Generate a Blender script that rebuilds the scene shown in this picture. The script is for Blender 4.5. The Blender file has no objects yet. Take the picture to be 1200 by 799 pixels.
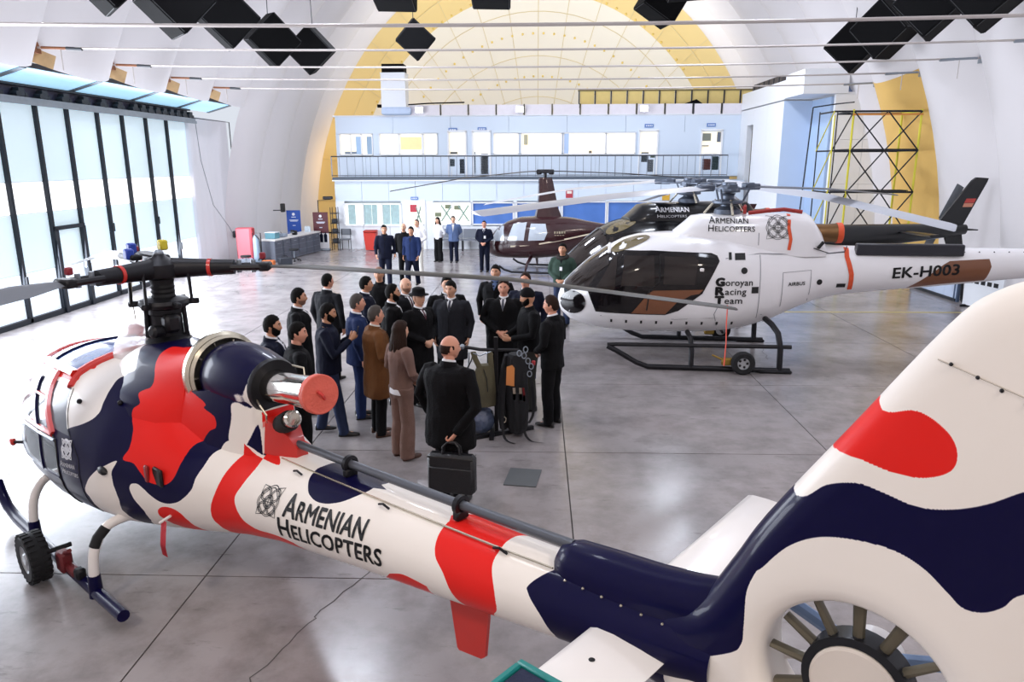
import bpy, bmesh, math, random
import numpy as np
from mathutils import Vector, Matrix, Euler
from mathutils.bvhtree import BVHTree
R = math.radians
PI = math.pi
SC = bpy.context.scene
COL = SC.collection

# ---------------------------------------------------------------- camera
cam_d = bpy.data.cameras.new('camera')
cam = bpy.data.objects.new('camera', cam_d)
COL.objects.link(cam)
cam.location = (0, 0, 3.5)
cam_d.sensor_width = 36.0
cam_d.lens = 36.0 * 860.07 / 1200.0
cam.rotation_mode = 'QUATERNION'
cam.rotation_quaternion = (Matrix.Rotation(R(1.988), 3, 'Z') @ Matrix.Rotation(R(90 - 13.6645), 3, 'X') @ Matrix.Rotation(R(-0.184), 3, 'Z')).to_quaternion()
cam_d.clip_start = 0.05
cam_d.clip_end = 300
SC.camera = cam

# ---------------------------------------------------------------- world, exposure
WORLD = 0.85
world = bpy.data.worlds.new('daylight')
SC.world = world
world.use_nodes = True
bgn = world.node_tree.nodes['Background']
bgn.inputs['Color'].default_value = (0.86, 0.91, 1.0, 1)
bgn.inputs['Strength'].default_value = WORLD
SC.view_settings.view_transform = 'Standard'
SC.view_settings.look = 'None'
SC.view_settings.gamma = 1.0
SC.view_settings.use_curve_mapping = False
SC.view_settings.exposure = 0.0
DOOR_W = 2900.0
DOOR_GLOW = 1.0          # daylight through the translucent sliding doors
BAY_W = 110.0            # one high-bay lamp under the ridge
DOME_W = 290.0           # warm flood on the office roof, aimed at the end dome

def lin(c):
    if isinstance(c, str):
        c = c.lstrip('#')
        c = [int(c[i:i + 2], 16) / 255 for i in (0, 2, 4)]
    return tuple((v / 12.92 if v <= 0.04045 else ((v + 0.055) / 1.055) ** 2.4) for v in c)

def area_light(name, loc, size, power, color, direction, size_y=None):
    d = bpy.data.lights.new(name, 'AREA')
    d.energy = power
    d.color = lin(color)
    d.size = size
    if size_y:
        d.shape = 'RECTANGLE'
        d.size_y = size_y
    o = bpy.data.objects.new(name, d)
    COL.objects.link(o)
    o.location = loc
    o.rotation_mode = 'QUATERNION'
    o.rotation_quaternion = Vector(direction).to_track_quat('-Z', 'Y')
    return o

for i, (x, y) in enumerate([(-4.5, -1.5), (4.5, -1.5), (-4.5, 7), (4.5, 7), (-4.5, 15.5), (4.5, 15.5), (-4.5, 24), (4.5, 24)]):
    area_light('high_bay_light', (x, y, 9.0), 1.2, BAY_W * {-1.5: 2.9, 7: 1.0, 15.5: 2.6, 24: 3.8}[y], '#fff1e0' if y < 0 else '#e9f0ff', (0, 0, -1))
# added warm fill, hidden behind the offices, to yellow the passage end
area_light('passage_warm_fill', (-8.0, 35.6, 3.2), 0.8, 120, '#ffcf7a', (-.55, 1, -.05))
# daylight coming in through the wall of translucent sliding doors
area_light('door_daylight', (-11.25, 15.9, 2.45), 16.8, DOOR_W, '#eef4ff', (1, 0, -.12), 4.5)
for x in (-2.9, 0.6, 4.2):
    area_light('dome_flood_light', (x, 33.2, 6.3), 0.7, DOME_W, '#fffdf6', (0, 0.75, 0.65))

# ---------------------------------------------------------------- helpers
MATS = {}

def mat(name, color=None, rough=0.5, metal=0.0, coat=0.0, var=0.06, scale=6.0, bump=0.0, bscale=40.0, emit=0.0, tl=0.0, alpha=1.0, trans=0.0, spec=0.5, sheen=0.0):
    """procedural material: noise varies the colour a little and can add fine relief"""
    if name in MATS:
        return MATS[name]
    m = bpy.data.materials.new(name)
    MATS[name] = m
    m.use_nodes = True
    nt = m.node_tree
    b = nt.nodes['Principled BSDF']
    c = lin(color)
    tc = nt.nodes.new('ShaderNodeTexCoord')
    nz = nt.nodes.new('ShaderNodeTexNoise')
    nz.inputs['Scale'].default_value = scale
    nz.inputs['Detail'].default_value = 3
    nt.links.new(tc.outputs['Object'], nz.inputs['Vector'])
    mx = nt.nodes.new('ShaderNodeMix')
    mx.data_type = 'RGBA'
    mx.inputs['A'].default_value = (*[v * (1 - var) for v in c], 1)
    mx.inputs['B'].default_value = (*[min(1, v * (1 + var)) for v in c], 1)
    nt.links.new(nz.outputs['Fac'], mx.inputs['Factor'])
    nt.links.new(mx.outputs['Result'], b.inputs['Base Color'])
    b.inputs['Roughness'].default_value = rough
    b.inputs['Metallic'].default_value = metal
    b.inputs['Coat Weight'].default_value = coat
    b.inputs['Coat Roughness'].default_value = 0.06
    b.inputs['Specular IOR Level'].default_value = spec
    b.inputs['Sheen Weight'].default_value = sheen
    if emit:
        nt.links.new(mx.outputs['Result'], b.inputs['Emission Color'])
        b.inputs['Emission Strength'].default_value = emit
    b.inputs['Alpha'].default_value = alpha
    b.inputs['Transmission Weight'].default_value = trans
    if tl:      # thin fabric: part of the daylight outside comes through
        tr = nt.nodes.new('ShaderNodeBsdfTranslucent'); ms = nt.nodes.new('ShaderNodeMixShader')
        nt.links.new(mx.outputs['Result'], tr.inputs['Color'])
        ms.inputs['Fac'].default_value = tl
        nt.links.new(b.outputs['BSDF'], ms.inputs[1]); nt.links.new(tr.outputs['BSDF'], ms.inputs[2])
        nt.links.new(ms.outputs['Shader'], nt.nodes['Material Output'].inputs['Surface'])
    if bump:
        n2 = nt.nodes.new('ShaderNodeTexNoise')
        n2.inputs['Scale'].default_value = bscale
        n2.inputs['Detail'].default_value = 4
        nt.links.new(tc.outputs['Object'], n2.inputs['Vector'])
        bp = nt.nodes.new('ShaderNodeBump')
        bp.inputs['Strength'].default_value = bump
        bp.inputs['Distance'].default_value = 0.02
        nt.links.new(n2.outputs['Fac'], bp.inputs['Height'])
        nt.links.new(bp.outputs['Normal'], b.inputs['Normal'])
    return m

class MB:
    """collects shapes, then links them as ONE mesh object"""
    def __init__(s):
        s.v = []; s.f = []; s.mi = []; s.m = 0

    def add(s, vs, fs):
        o = len(s.v)
        s.v.extend([tuple(float(q) for q in p) for p in vs])
        for f in fs:
            s.f.append(tuple(o + i for i in f)); s.mi.append(s.m)
        return s

    def box(s, c, d, rz=0.0, rot=None):
        x, y, z = [k / 2 for k in d]
        vs = [Vector(p) for p in ((-x, -y, -z), (x, -y, -z), (x, y, -z), (-x, y, -z), (-x, -y, z), (x, -y, z), (x, y, z), (-x, y, z))]
        M = rot if rot is not None else Matrix.Rotation(rz, 3, 'Z')
        return s.add([M @ p + Vector(c) for p in vs], [(0, 3, 2, 1), (4, 5, 6, 7), (0, 1, 5, 4), (1, 2, 6, 5), (2, 3, 7, 6), (3, 0, 4, 7)])

    def rbox(s, c, d, r=0.02, rz=0.0, rot=None):
        """box with chamfered edges (26 faces)"""
        x, y, z = [k / 2 for k in d]
        r = min(r, x * .95, y * .95, z * .95)
        M = rot if rot is not None else Matrix.Rotation(rz, 3, 'Z')
        vs = []; idx = {}
        for sx in (-1, 1):
            for sy in (-1, 1):
                for sz in (-1, 1):
                    for a, p in enumerate(((sx * x, sy * (y - r), sz * (z - r)), (sx * (x - r), sy * y, sz * (z - r)), (sx * (x - r), sy * (y - r), sz * z))):
                        idx[(sx, sy, sz, a)] = len(vs)
                        vs.append(M @ Vector(p) + Vector(c))
        F = []
        I = lambda *k: idx[k]
        for g in (-1, 1):
            F.append([I(g, -1, -1, 0), I(g, 1, -1, 0), I(g, 1, 1, 0), I(g, -1, 1, 0)][::g])
            F.append([I(-1, g, -1, 1), I(1, g, -1, 1), I(1, g, 1, 1), I(-1, g, 1, 1)][::-g])
            F.append([I(-1, -1, g, 2), I(1, -1, g, 2), I(1, 1, g, 2), I(-1, 1, g, 2)][::g])
        for a in (-1, 1):
            for b in (-1, 1):
                F.append([I(a, b, -1, 0), I(a, b, -1, 1), I(a, b, 1, 1), I(a, b, 1, 0)][::a * b])
                F.append([I(a, -1, b, 0), I(a, 1, b, 0), I(a, 1, b, 2), I(a, -1, b, 2)][::a * b])
                F.append([I(-1, a, b, 1), I(1, a, b, 1), I(1, a, b, 2), I(-1, a, b, 2)][::-a * b])
                for e in (-1, 1):
                    F.append([I(a, b, e, 0), I(a, b, e, 1), I(a, b, e, 2)][::a * b * e])
        return s.add(vs, F)

    def tube(s, pts, r, n=8, cap=True, squash=None, up=None):
        """tube along points; r number or list; squash flattens along the frame's second axis"""
        P = [Vector(p) for p in pts]
        k = len(P)
        rr = r if isinstance(r, (list, tuple)) else [r] * k
        T = []
        for i in range(k):
            a = P[max(0, i - 1)]; b = P[min(k - 1, i + 1)]
            T.append((b - a).normalized())
        u = Vector(up) if up else (Vector((0, 0, 1)) if abs(T[0].z) < .9 else Vector((0, 1, 0)))
        vs = []
        for i in range(k):
            x = u.cross(T[i])
            if x.length < 1e-5:
                x = Vector((1, 0, 0)).cross(T[i])
            x.normalize()
            y = T[i].cross(x).normalized()
            if not up:
                u = y
            ri = rr[i]
            rx, ry = ri if isinstance(ri, (tuple, list)) else (ri, ri * (squash or 1))
            for j in range(n):
                t = 2 * PI * j / n
                vs.append(P[i] + x * (rx * math.cos(t)) + y * (ry * math.sin(t)))
        F = []
        for i in range(k - 1):
            for j in range(n):
                a = i * n + j; b = i * n + (j + 1) % n
                F.append((a, b, b + n, a + n))
        if cap:
            F.append(tuple(range(n - 1, -1, -1)))
            F.append(tuple((k - 1) * n + j for j in range(n)))
        return s.add(vs, F)

    def cyl(s, a, b, r, r2=None, n=12, cap=True):
        return s.tube([a, b], [r, r if r2 is None else r2], n, cap)

    def loft(s, rings, cap0=True, cap1=True, closed=True):
        n = len(rings[0]); k = len(rings)
        vs = [p for r in rings for p in r]
        F = []
        for i in range(k - 1):
            for j in range(n if closed else n - 1):
                a = i * n + j; b = i * n + (j + 1) % n
                F.append((a, b, b + n, a + n))
        if cap0:
            F.append(tuple(range(n - 1, -1, -1)))
        if cap1:
            F.append(tuple((k - 1) * n + j for j in range(n)))
        return s.add(vs, F)

    def lathe(s, prof, o=(0, 0, 0), axis=(0, 0, 1), n=24, cap=True):
        """prof: list of (radius, height along axis)"""
        A = Vector(axis).normalized()
        X = A.orthogonal().normalized(); Y = A.cross(X)
        O = Vector(o)
        rings = [[O + A * h + X * (r * math.cos(2 * PI * j / n)) + Y * (r * math.sin(2 * PI * j / n)) for j in range(n)] for r, h in prof]
        return s.loft(rings, cap, cap)

    def prism(s, poly, o, ex, ey, t):
        """polygon (2-D points) in the plane ex, ey, thickness vector t"""
        O = Vector(o); X = Vector(ex); Y = Vector(ey); T = Vector(t)
        n = len(poly)
        vs = [O + X * a + Y * b for a, b in poly] + [O + X * a + Y * b + T for a, b in poly]
        F = [tuple(range(n)), tuple(range(2 * n - 1, n - 1, -1))]
        for i in range(n):
            j = (i + 1) % n
            F.append((i, i + n, j + n, j))
        return s.add(vs, F)

    def ball(s, c, r, n=12, k=8):
        r = r if isinstance(r, (tuple, list)) else (r, r, r)
        rings = []
        for i in range(k + 1):
            t = -PI / 2 + PI * i / k
            q = max(math.cos(t), 1e-3)
            rings.append([(c[0] + r[0] * q * math.cos(2 * PI * j / n), c[1] + r[1] * q * math.sin(2 * PI * j / n), c[2] + r[2] * math.sin(t)) for j in range(n)])
        return s.loft(rings)

    def mesh(s, name):
        me = bpy.data.meshes.new(name)
        me.from_pydata(s.v, [], s.f)
        me.polygons.foreach_set('material_index', s.mi)
        me.update()
        return me

    def build(s, name, mats, parent=None, smooth=True, sharp=38, fix=True, loc=None):
        me = s.mesh(name)
        if fix:
            bm = bmesh.new(); bm.from_mesh(me)
            bmesh.ops.recalc_face_normals(bm, faces=bm.faces)
            bm.to_mesh(me); bm.free()
        for m in (mats if isinstance(mats, (list, tuple)) else [mats]):
            me.materials.append(m)
        if smooth:
            me.polygons.foreach_set('use_smooth', [True] * len(me.polygons))
            me.set_sharp_from_angle(angle=R(sharp))
        o = bpy.data.objects.new(name, me)
        COL.objects.link(o)
        if parent is not None:
            o.parent = parent
        if loc is not None:
            o.location = loc
        return o

def tag(o, label=None, cat=None, group=None, kind=None):
    if label: o['label'] = label
    if cat: o['category'] = cat
    if group: o['group'] = group
    if kind: o['kind'] = kind
    return o

def thing(name, label, cat, loc=(0, 0, 0), rz=0.0, group=None):
    o = bpy.data.objects.new(name, None)
    COL.objects.link(o)
    o.location = loc
    o.rotation_euler = (0, 0, rz)
    o.empty_display_size = 0.2
    return tag(o, label, cat, group)

def struct(o, label=None):
    o['kind'] = 'structure'
    if label:
        o['label'] = label
    return o

KIDS = {}
def copy_tree(o, parent=None, label=None, loc=None, rz=None):
    c = o.copy(); COL.objects.link(c)
    if parent is not None:
        c.parent = parent
    if label: c['label'] = label
    if loc is not None: c.location = loc
    if rz is not None: c.rotation_euler[2] = rz
    for ch in list(o.children):
        copy_tree(ch, c)
    return c

def catmull(pts, k=6, closed=True):
    P = [np.array(p, float) for p in pts]; n = len(P); out = []
    for i in range(n if closed else n - 1):
        if closed:
            a, b, c, d = P[i - 1], P[i], P[(i + 1) % n], P[(i + 2) % n]
        else:
            a, b, c, d = P[max(0, i - 1)], P[i], P[i + 1], P[min(n - 1, i + 2)]
        for t in np.arange(k) / k:
            out.append(.5 * ((2 * b) + (c - a) * t + (2 * a - 5 * b + 4 * c - d) * t * t + (3 * b - a - 3 * c + d) * t ** 3))
    if not closed:
        out.append(P[-1])
    return out

def bvh_of(objs, space=None):
    """BVH of several mesh objects in the space of one parent (their own local coordinates)"""
    v = []; f = []
    for o in objs:
        k = len(v)
        M = o.matrix_basis
        v += [M @ q.co for q in o.data.vertices]
        f += [tuple(k + i for i in p.vertices) for p in o.data.polygons]
    return BVHTree.FromPolygons(v, f)

def text_shape(body, size, bold=0.0, small_caps=False, shear=0.0, spacing=1.0, align='LEFT', line=1.0):
    cu = bpy.data.curves.new('t', 'FONT')
    cu.body = body; cu.size = size; cu.offset = bold; cu.shear = shear
    cu.space_character = spacing; cu.align_x = align; cu.space_line = line
    cu.resolution_u = 3
    if small_caps:
        cu.small_caps_scale = 0.78
        for ch in cu.body_format:
            ch.use_small_caps = True
    o = bpy.data.objects.new('t', cu)
    COL.objects.link(o)
    dg = bpy.context.evaluated_depsgraph_get()
    me = bpy.data.meshes.new_from_object(o.evaluated_get(dg))
    bpy.data.objects.remove(o)
    bpy.data.curves.remove(cu)
    return me

def stroke(path, w, closed=False):
    """2-D ribbon: vertices and quads"""
    P = [np.array(p, float) for p in path]; n = len(P); vs = []
    for i in range(n):
        a = P[(i - 1) % n] if (closed or i) else P[0]
        b = P[(i + 1) % n] if (closed or i < n - 1) else P[-1]
        t = b - a; t /= (np.hypot(*t) + 1e-9)
        nrm = np.array([-t[1], t[0]]) * w / 2
        vs += [P[i] + nrm, P[i] - nrm]
    F = [(2 * i, 2 * i + 1, (2 * i + 3) % (2 * n), (2 * i + 2) % (2 * n)) for i in range(n if closed else n - 1)]
    return vs, F

def knot_mesh(R0, w):
    """interlaced medallion: rings, corner loops and a small cross, as flat ribbons"""
    me = MB()
    A = np.linspace(0, 2 * PI, 40, endpoint=False)
    def addp(p, closed=True, ww=w):
        v, f = stroke(p, ww, closed)
        me.add([(a, b, 0) for a, b in v], f)
    for r in (0.30, 0.42):
        addp([(R0 * r * math.cos(a), R0 * r * math.sin(a)) for a in A])
    for r in (0.80, 0.93):
        addp([(R0 * (r + .05 * math.cos(4 * a)) * math.cos(a), R0 * (r + .05 * math.cos(4 * a)) * math.sin(a)) for a in A])
    for q in range(4):
        c = q * PI / 2 + PI / 4
        for rr in (.30, .40):
            addp([(R0 * (.60 * math.cos(c) + rr * math.cos(a)), R0 * (.60 * math.sin(c) + rr * math.sin(a))) for a in A])
        ex, ey = np.array([math.cos(c), math.sin(c)]), np.array([-math.sin(c), math.cos(c)])
        addp([tuple(R0 * (ex * .86 + ey * .34)), tuple(R0 * ex * 1.32), tuple(R0 * (ex * .86 - ey * .34))], False)
    for q in range(2):
        a = q * PI / 2
        addp([(R0 * .30 * math.cos(a), R0 * .30 * math.sin(a)), (-R0 * .30 * math.cos(a), -R0 * .30 * math.sin(a))], False)
    return me.mesh('knot')

def decal(name, me, m, parent, bvh, o, ex, ey, direction, off=0.003, cuts=(), thick=0.0):
    """lay a flat mesh (2-D in x, y) onto a surface: o + x*ex + y*ey, shot along direction"""
    bm = bmesh.new(); bm.from_mesh(me)
    for (co, no) in cuts:
        bmesh.ops.bisect_plane(bm, geom=bm.verts[:] + bm.edges[:] + bm.faces[:], plane_co=co, plane_no=no)
    O = Vector(o); X = Vector(ex); Y = Vector(ey); D = Vector(direction).normalized()
    bad = []
    for v in bm.verts:
        p = O + X * v.co.x + Y * v.co.y
        hit, nrm, _, _ = bvh.ray_cast(p - D * 1.5, D)
        if hit is None:
            bad.append(v)
        else:
            v.co = hit - D * off
    bmesh.ops.delete(bm, geom=bad, context='VERTS')
    m2 = bpy.data.meshes.new(name)
    bm.to_mesh(m2); bm.free()
    m2.materials.append(m)
    ob = bpy.data.objects.new(name, m2)
    COL.objects.link(ob)
    ob.parent = parent
    return ob

def hcuts(y0, y1, n):
    return [((0, y0 + (y1 - y0) * i / n, 0), (0, 1, 0)) for i in range(1, n)]
# ================================================================ the hangar
HW, RH = 11.45, 13.5
M_membrane = mat('white_membrane', '#e8e3e4', .75, var=.03, scale=.5, bump=.15, bscale=3, tl=.4)
M_dome = mat('yellow_membrane', '#eed79c', .75, var=.04, scale=.4, bump=.15, bscale=3, tl=.15)
M_skirt = mat('weathered_skirt', '#c4a57a', .85, var=.25, scale=6)
M_bay_glow = mat('yellow_bay_glow', '#e3b968', .7, var=.08, scale=1.5)
M_seam = mat('membrane_seam', '#dccfa8', .8)
M_dot = mat('yellow_grommet', '#e6cf7a', .7)
M_steel_dark = mat('dark_blue_steel', '#20262f', .45, .3)
M_steel = mat('galvanised_steel', '#9aa2ab', .4, .7, var=.12)
M_white = mat('white_panel', '#edf1f6', .45, var=.02)
M_bluewall = mat('pale_blue_panel', '#dbe8f6', .45, var=.02, scale=.8)
M_black = mat('black_fabric', '#060608', .9, var=.2, spec=.2)
M_dkgrey = mat('dark_grey_metal', '#34373c', .5, .3)

# floor: concrete slabs with recessed joints
def concrete():
    m = bpy.data.materials.new('concrete'); m.use_nodes = True
    nt = m.node_tree; L = nt.links.new; N = nt.nodes.new
    b = nt.nodes['Principled BSDF']
    tc = N('ShaderNodeTexCoord')
    def noise(scale, detail, vec=None, rough=.55):
        n = N('ShaderNodeTexNoise'); n.inputs['Scale'].default_value = scale; n.inputs['Detail'].default_value = detail; n.inputs['Roughness'].default_value = rough
        L(vec or tc.outputs['Object'], n.inputs['Vector']); return n
    big = noise(.45, 4); mid = noise(2.2, 6, rough=.65); fine = noise(38, 4)
    r = N('ShaderNodeValToRGB'); L(big.outputs['Fac'], r.inputs['Fac'])
    r.color_ramp.elements[0].position = .33; r.color_ramp.elements[0].color = (*lin('#8d8888'), 1)
    r.color_ramp.elements[1].position = .68; r.color_ramp.elements[1].color = (*lin('#a7a0a0'), 1)
    r2 = N('ShaderNodeValToRGB'); L(mid.outputs['Fac'], r2.inputs['Fac'])
    r2.color_ramp.elements[0].position = .30; r2.color_ramp.elements[0].color = (.60, .59, .58, 1)
    r2.color_ramp.elements[1].position = .58; r2.color_ramp.elements[1].color = (1, 1, 1, 1)
    mx = N('ShaderNodeMix'); mx.data_type = 'RGBA'; mx.blend_type = 'MULTIPLY'; mx.inputs['Factor'].default_value = .8
    L(r.outputs['Color'], mx.inputs['A']); L(r2.outputs['Color'], mx.inputs['B'])
    # dark scuffs
    mp = N('ShaderNodeMapping'); mp.inputs['Scale'].default_value = (.8, 3.2, 1); mp.inputs['Rotation'].default_value = (0, 0, .9)
    L(tc.outputs['Object'], mp.inputs['Vector'])
    sc = noise(2.6, 7, mp.outputs['Vector'], .7)
    r3 = N('ShaderNodeValToRGB'); L(sc.outputs['Fac'], r3.inputs['Fac'])
    r3.color_ramp.elements[0].position = .30; r3.color_ramp.elements[0].color = (.55, .54, .53, 1)
    r3.color_ramp.elements[1].position = .40; r3.color_ramp.elements[1].color = (1, 1, 1, 1)
    mx2 = N('ShaderNodeMix'); mx2.data_type = 'RGBA'; mx2.blend_type = 'MULTIPLY'; mx2.inputs['Factor'].default_value = .75
    L(mx.outputs['Result'], mx2.inputs['A']); L(r3.outputs['Color'], mx2.inputs['B'])
    L(mx2.outputs['Result'], b.inputs['Base Color'])
    mr = N('ShaderNodeMapRange'); mr.inputs['To Min'].default_value = .10; mr.inputs['To Max'].default_value = .34
    L(mid.outputs['Fac'], mr.inputs['Value']); L(mr.outputs['Result'], b.inputs['Roughness'])
    bp = N('ShaderNodeBump'); bp.inputs['Strength'].default_value = .12; bp.inputs['Distance'].default_value = .004
    L(fine.outputs['Fac'], bp.inputs['Height']); L(bp.outputs['Normal'], b.inputs['Normal'])
    return m
M_conc = concrete()
M_joint = mat('joint_dirt', '#4a4744', .9)
M_line = mat('worn_yellow_paint', '#b9ab72', .6, var=.2, scale=3)
floor = MB().box((0, 15.5, -.16), (23.6, 46, .3)).build('floor', M_joint, smooth=False)
struct(floor)
XJ = [-11.6, -9.35, -6.12, -2.88, .36, 3.62, 6.97, 10.3, 11.6]
YJ = [-7, -6.0, -3.1, -.15, 2.75, 5.65, 8.55, 11.45, 14.35, 17.25, 20.15, 23.05, 25.95, 28.85, 31.75, 38.4]
rs = random.Random(3)
for i in range(len(XJ) - 1):
    for j in range(len(YJ) - 1):
        g = .007
        x0, x1, y0, y1 = XJ[i] + g, XJ[i + 1] - g, YJ[j] + g, YJ[j + 1] - g
        MB().box(((x0 + x1) / 2, (y0 + y1) / 2, -.0125), (x1 - x0, y1 - y0, .025)).build('slab', M_conc, floor, smooth=False)
MB().box((7.4, 17.47, .002), (8.1, .10, .004)).build('painted_line', M_line, floor, smooth=False)
# cracks in the slabs
def crack(name, pts, w=.009, seed=1):
    r = random.Random(seed); P = []
    for (a, b) in zip(pts, pts[1:]):
        for t in np.arange(0, 1, .12):
            P.append((a[0] + (b[0] - a[0]) * t + r.uniform(-.03, .03), a[1] + (b[1] - a[1]) * t + r.uniform(-.03, .03)))
    v, f = stroke(P, w)
    m = MB().add([(x, y, .0012) for x, y in v], f)
    m.build(name, M_joint, floor, smooth=False)
crack('crack', [(-2.0, 4.3), (-1.75, 5.1), (-1.35, 6.0), (-1.15, 6.9), (-.75, 8.5)], .011, 2)
crack('crack', [(3.6, 15.4), (4.4, 14.2), (4.2, 13.0)], .012, 5)
MB().box((-.15, 7.78, .006), (.37, .47, .012), rz=R(-8)).build('floor_cover_plate', mat('grey_mat', '#55585a', .8), floor, smooth=False)

# arched membrane, one inflated bay per rib spacing
YB = [12.95 + 2.75 * k for k in range(-7, 10)]
def arch_pt(a, y, k=1.0):
    return (HW * k * math.cos(a), y, RH * k * math.sin(a))
ceiling = thing('ceiling', None, None)
struct(ceiling)
a_door = math.asin(5.55 / RH)
for y0, y1 in zip(YB, YB[1:]):
    a1 = PI - (a_door if 7 < y0 and y1 < 27 else 0)
    rings = []
    for i in range(9):
        u = i / 8
        k = 1 - .042 * math.sin(PI * u) ** .7
        rings.append([arch_pt(a, y0 + (y1 - y0) * u, k) for a in (np.linspace(0, a1, 44) if a1 == PI else np.concatenate([np.linspace(0, a1 - .045, 42), [a1 - .022, a1]]))])
    mb = MB().loft(rings, False, False, closed=False)
    if 21 < y0 < 22:          # warm glow beside the tower put into this bay's yellow colour
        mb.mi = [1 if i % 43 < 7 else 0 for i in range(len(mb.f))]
    if a1 < PI:               # weathered brown corners where the bays end above the canopy
        for i in range(8):
            if i in (0, 7): mb.mi[i * 43 + 42] = 2
    mb.build('membrane_bay', [M_membrane, M_bay_glow, M_skirt], ceiling, sharp=80)
# shut the end behind the camera
MB().prism([(HW * math.cos(a), RH * math.sin(a)) for a in np.linspace(0, PI, 40)], (0, -6.4, 0), (1, 0, 0), (0, 0, 1), (0, .1, 0)).build('wall_front', M_membrane, smooth=False)
struct(bpy.data.objects['wall_front'])
# rounded end dome
YD, DD = YB[-1], 9.0
def dome_pt(a, t, k=1.0):
    return (HW * k * math.cos(t) * math.cos(a), YD + DD * k * math.sin(t), RH * k * math.cos(t) * math.sin(a))
rings = [[dome_pt(a, t) for a in np.linspace(0, PI, 57)] for t in np.linspace(0, PI / 2 - .02, 22)]
m_ = MB().loft(rings, False, False, closed=False)
m_.mi = [0 if i // 56 < 6 else 1 for i in range(len(m_.f))]
wb = m_.build('wall_back', [M_dome, mat('cream_membrane', '#f3f0e9', .75, var=.02, scale=.4, bump=.15, bscale=3, tl=.15)], sharp=80); struct(wb)
MB().box((0, 42, -.02), (23, 9, .04)).build('floor_strip', M_conc, wb, smooth=False)
sm = MB()
for a in np.linspace(.12, PI - .12, 19):
    sm.tube([dome_pt(a, t, .995) for t in np.linspace(0, 1.5, 14)], .014, 4)
for t in (.28, .56, .80, 1.0, 1.16):
    sm.tube([dome_pt(a, t, .995) for a in np.linspace(0, PI, 40)], .016, 4)
sm.build('membrane_seam', M_seam, wb)
dm = MB()
for t, n in ((.42, 56), (.68, 46), (.9, 40), (1.08, 34), (1.2, 30), (1.3, 24)):
    for a in np.linspace(.1, PI - .1, n):
        p = dome_pt(a, t, .992)
        dm.ball(p, .07, 5, 3)
dd = dm.build('grommet_rows', M_dot, wb); dd['kind'] = 'stuff'

# tie rods across the hangar with their end brackets
M_rod = mat('white_rod', '#c4bcb8', .4, .2)
M_rust = mat('rusty_bracket', '#8d5a3a', .7)
ROD = ['second tie rod from the camera, ends beside the door canopy', 'third tie rod from the camera, passing the hanging cubes', 'fourth tie rod from the camera, over the parked helicopters', 'farthest tie rod, thin line just before the office building']
for i, y in enumerate([12.95, 15.7, 18.45, 21.2, 23.95]):
    z, xe = 5.82, 10.28
    t = thing('tie_rod', ('long white steel tie rod highest in the picture, nearest the camera' if i == 0 else ROD[i - 1]), 'tie rod', (0, y, z), group='steel tie rods spanning the hangar')
    MB().tube([(x, 0, -.12 * (1 - (x / xe) ** 2)) for x in np.linspace(-xe, xe, 17)], .030 if i == 0 else .021, 8).build('rod', M_rod, t)
    for s in (-1, 1):
        b = MB()
        b.cyl((s * (xe - .1), 0, 0), (s * (xe - .62), 0, -.02), .028, n=8); b.box((s * (xe + .02), 0, 0), (.08, .22, .22))
        b.build('end_bracket', M_rust if s < 0 else M_steel, t)
        MB().cyl((s * (xe - .62), 0, -.02), (s * (xe - .95), 0, -.04), .034, n=8).build('turnbuckle', M_dkgrey if s < 0 else M_steel, t)
        MB().cyl((s * (xe - .5), 0, 0), (s * (xe - .5), 0, -.45), .012, n=6).build('strap', M_rod, t)

# ---------------------------------------------------------------- left: sliding doors, canopy, rail
XL = -HW
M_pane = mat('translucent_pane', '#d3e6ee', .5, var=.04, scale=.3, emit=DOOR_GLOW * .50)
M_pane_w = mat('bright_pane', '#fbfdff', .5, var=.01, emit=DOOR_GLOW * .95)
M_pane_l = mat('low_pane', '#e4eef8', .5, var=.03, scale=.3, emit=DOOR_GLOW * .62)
YM = [-5.9 + 1.62 * k for k in range(0, 30)]
def atY(y): return y
MULL = [7.5, 8.5, 9.72, 10.94, 12.16, 13.38, 14.6, 15.83, 17.06, 18.21, 19.48, 20.65, 21.9, 23.12, 24.6]
door = thing('door_1', None, None); struct(door)
for k, (y0, y1) in enumerate(zip(MULL, MULL[1:])):
    ym = (y0 + y1) / 2; w = y1 - y0
    for nm, z0, z1, mm in (('upper_pane', 3.12, 4.8, M_pane), ('middle_pane', 2.42, 3.10, M_pane_w), ('lower_pane', 1.12, 2.40, M_pane), ('bottom_pane', .12, 1.10, M_pane_l)):
        MB().box((XL - .03, ym, (z0 + z1) / 2), (.03, w - .04, z1 - z0)).build(nm, mm, door, smooth=False)
for k, y in enumerate(MULL[1:-1]):
    MB().box((XL + .02, y, 2.42), (.10, .085, 4.8)).build('mullion', M_steel_dark, door, smooth=False)
    MB().box((XL + .09, y, .95 + .9 * (k % 2)), (.05, .06, .22)).build('lock_rail', M_dkgrey, door, smooth=False)
MB().box((XL + .02, 15.95, .06), (.10, 16.9, .12)).build('bottom_rail', M_steel_dark, door, smooth=False)
# wicket door in one leaf
MB().box((XL + .06, 17.63, 2.02), (.10, 1.15, .09)).build('wicket_head', M_steel_dark, door, smooth=False)
MB().box((XL + .06, 17.10, 1.0), (.10, .12, 2.0)).build('wicket_jamb', M_steel_dark, door, smooth=False)
MB().box((XL + .06, 18.17, 1.0), (.10, .12, 2.0)).build('wicket_jamb', M_steel_dark, door, smooth=False)
MB().box((XL + .10, 18.05, 1.05), (.05, .05, .16)).build('wicket_handle', M_steel, door, smooth=False)
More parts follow.
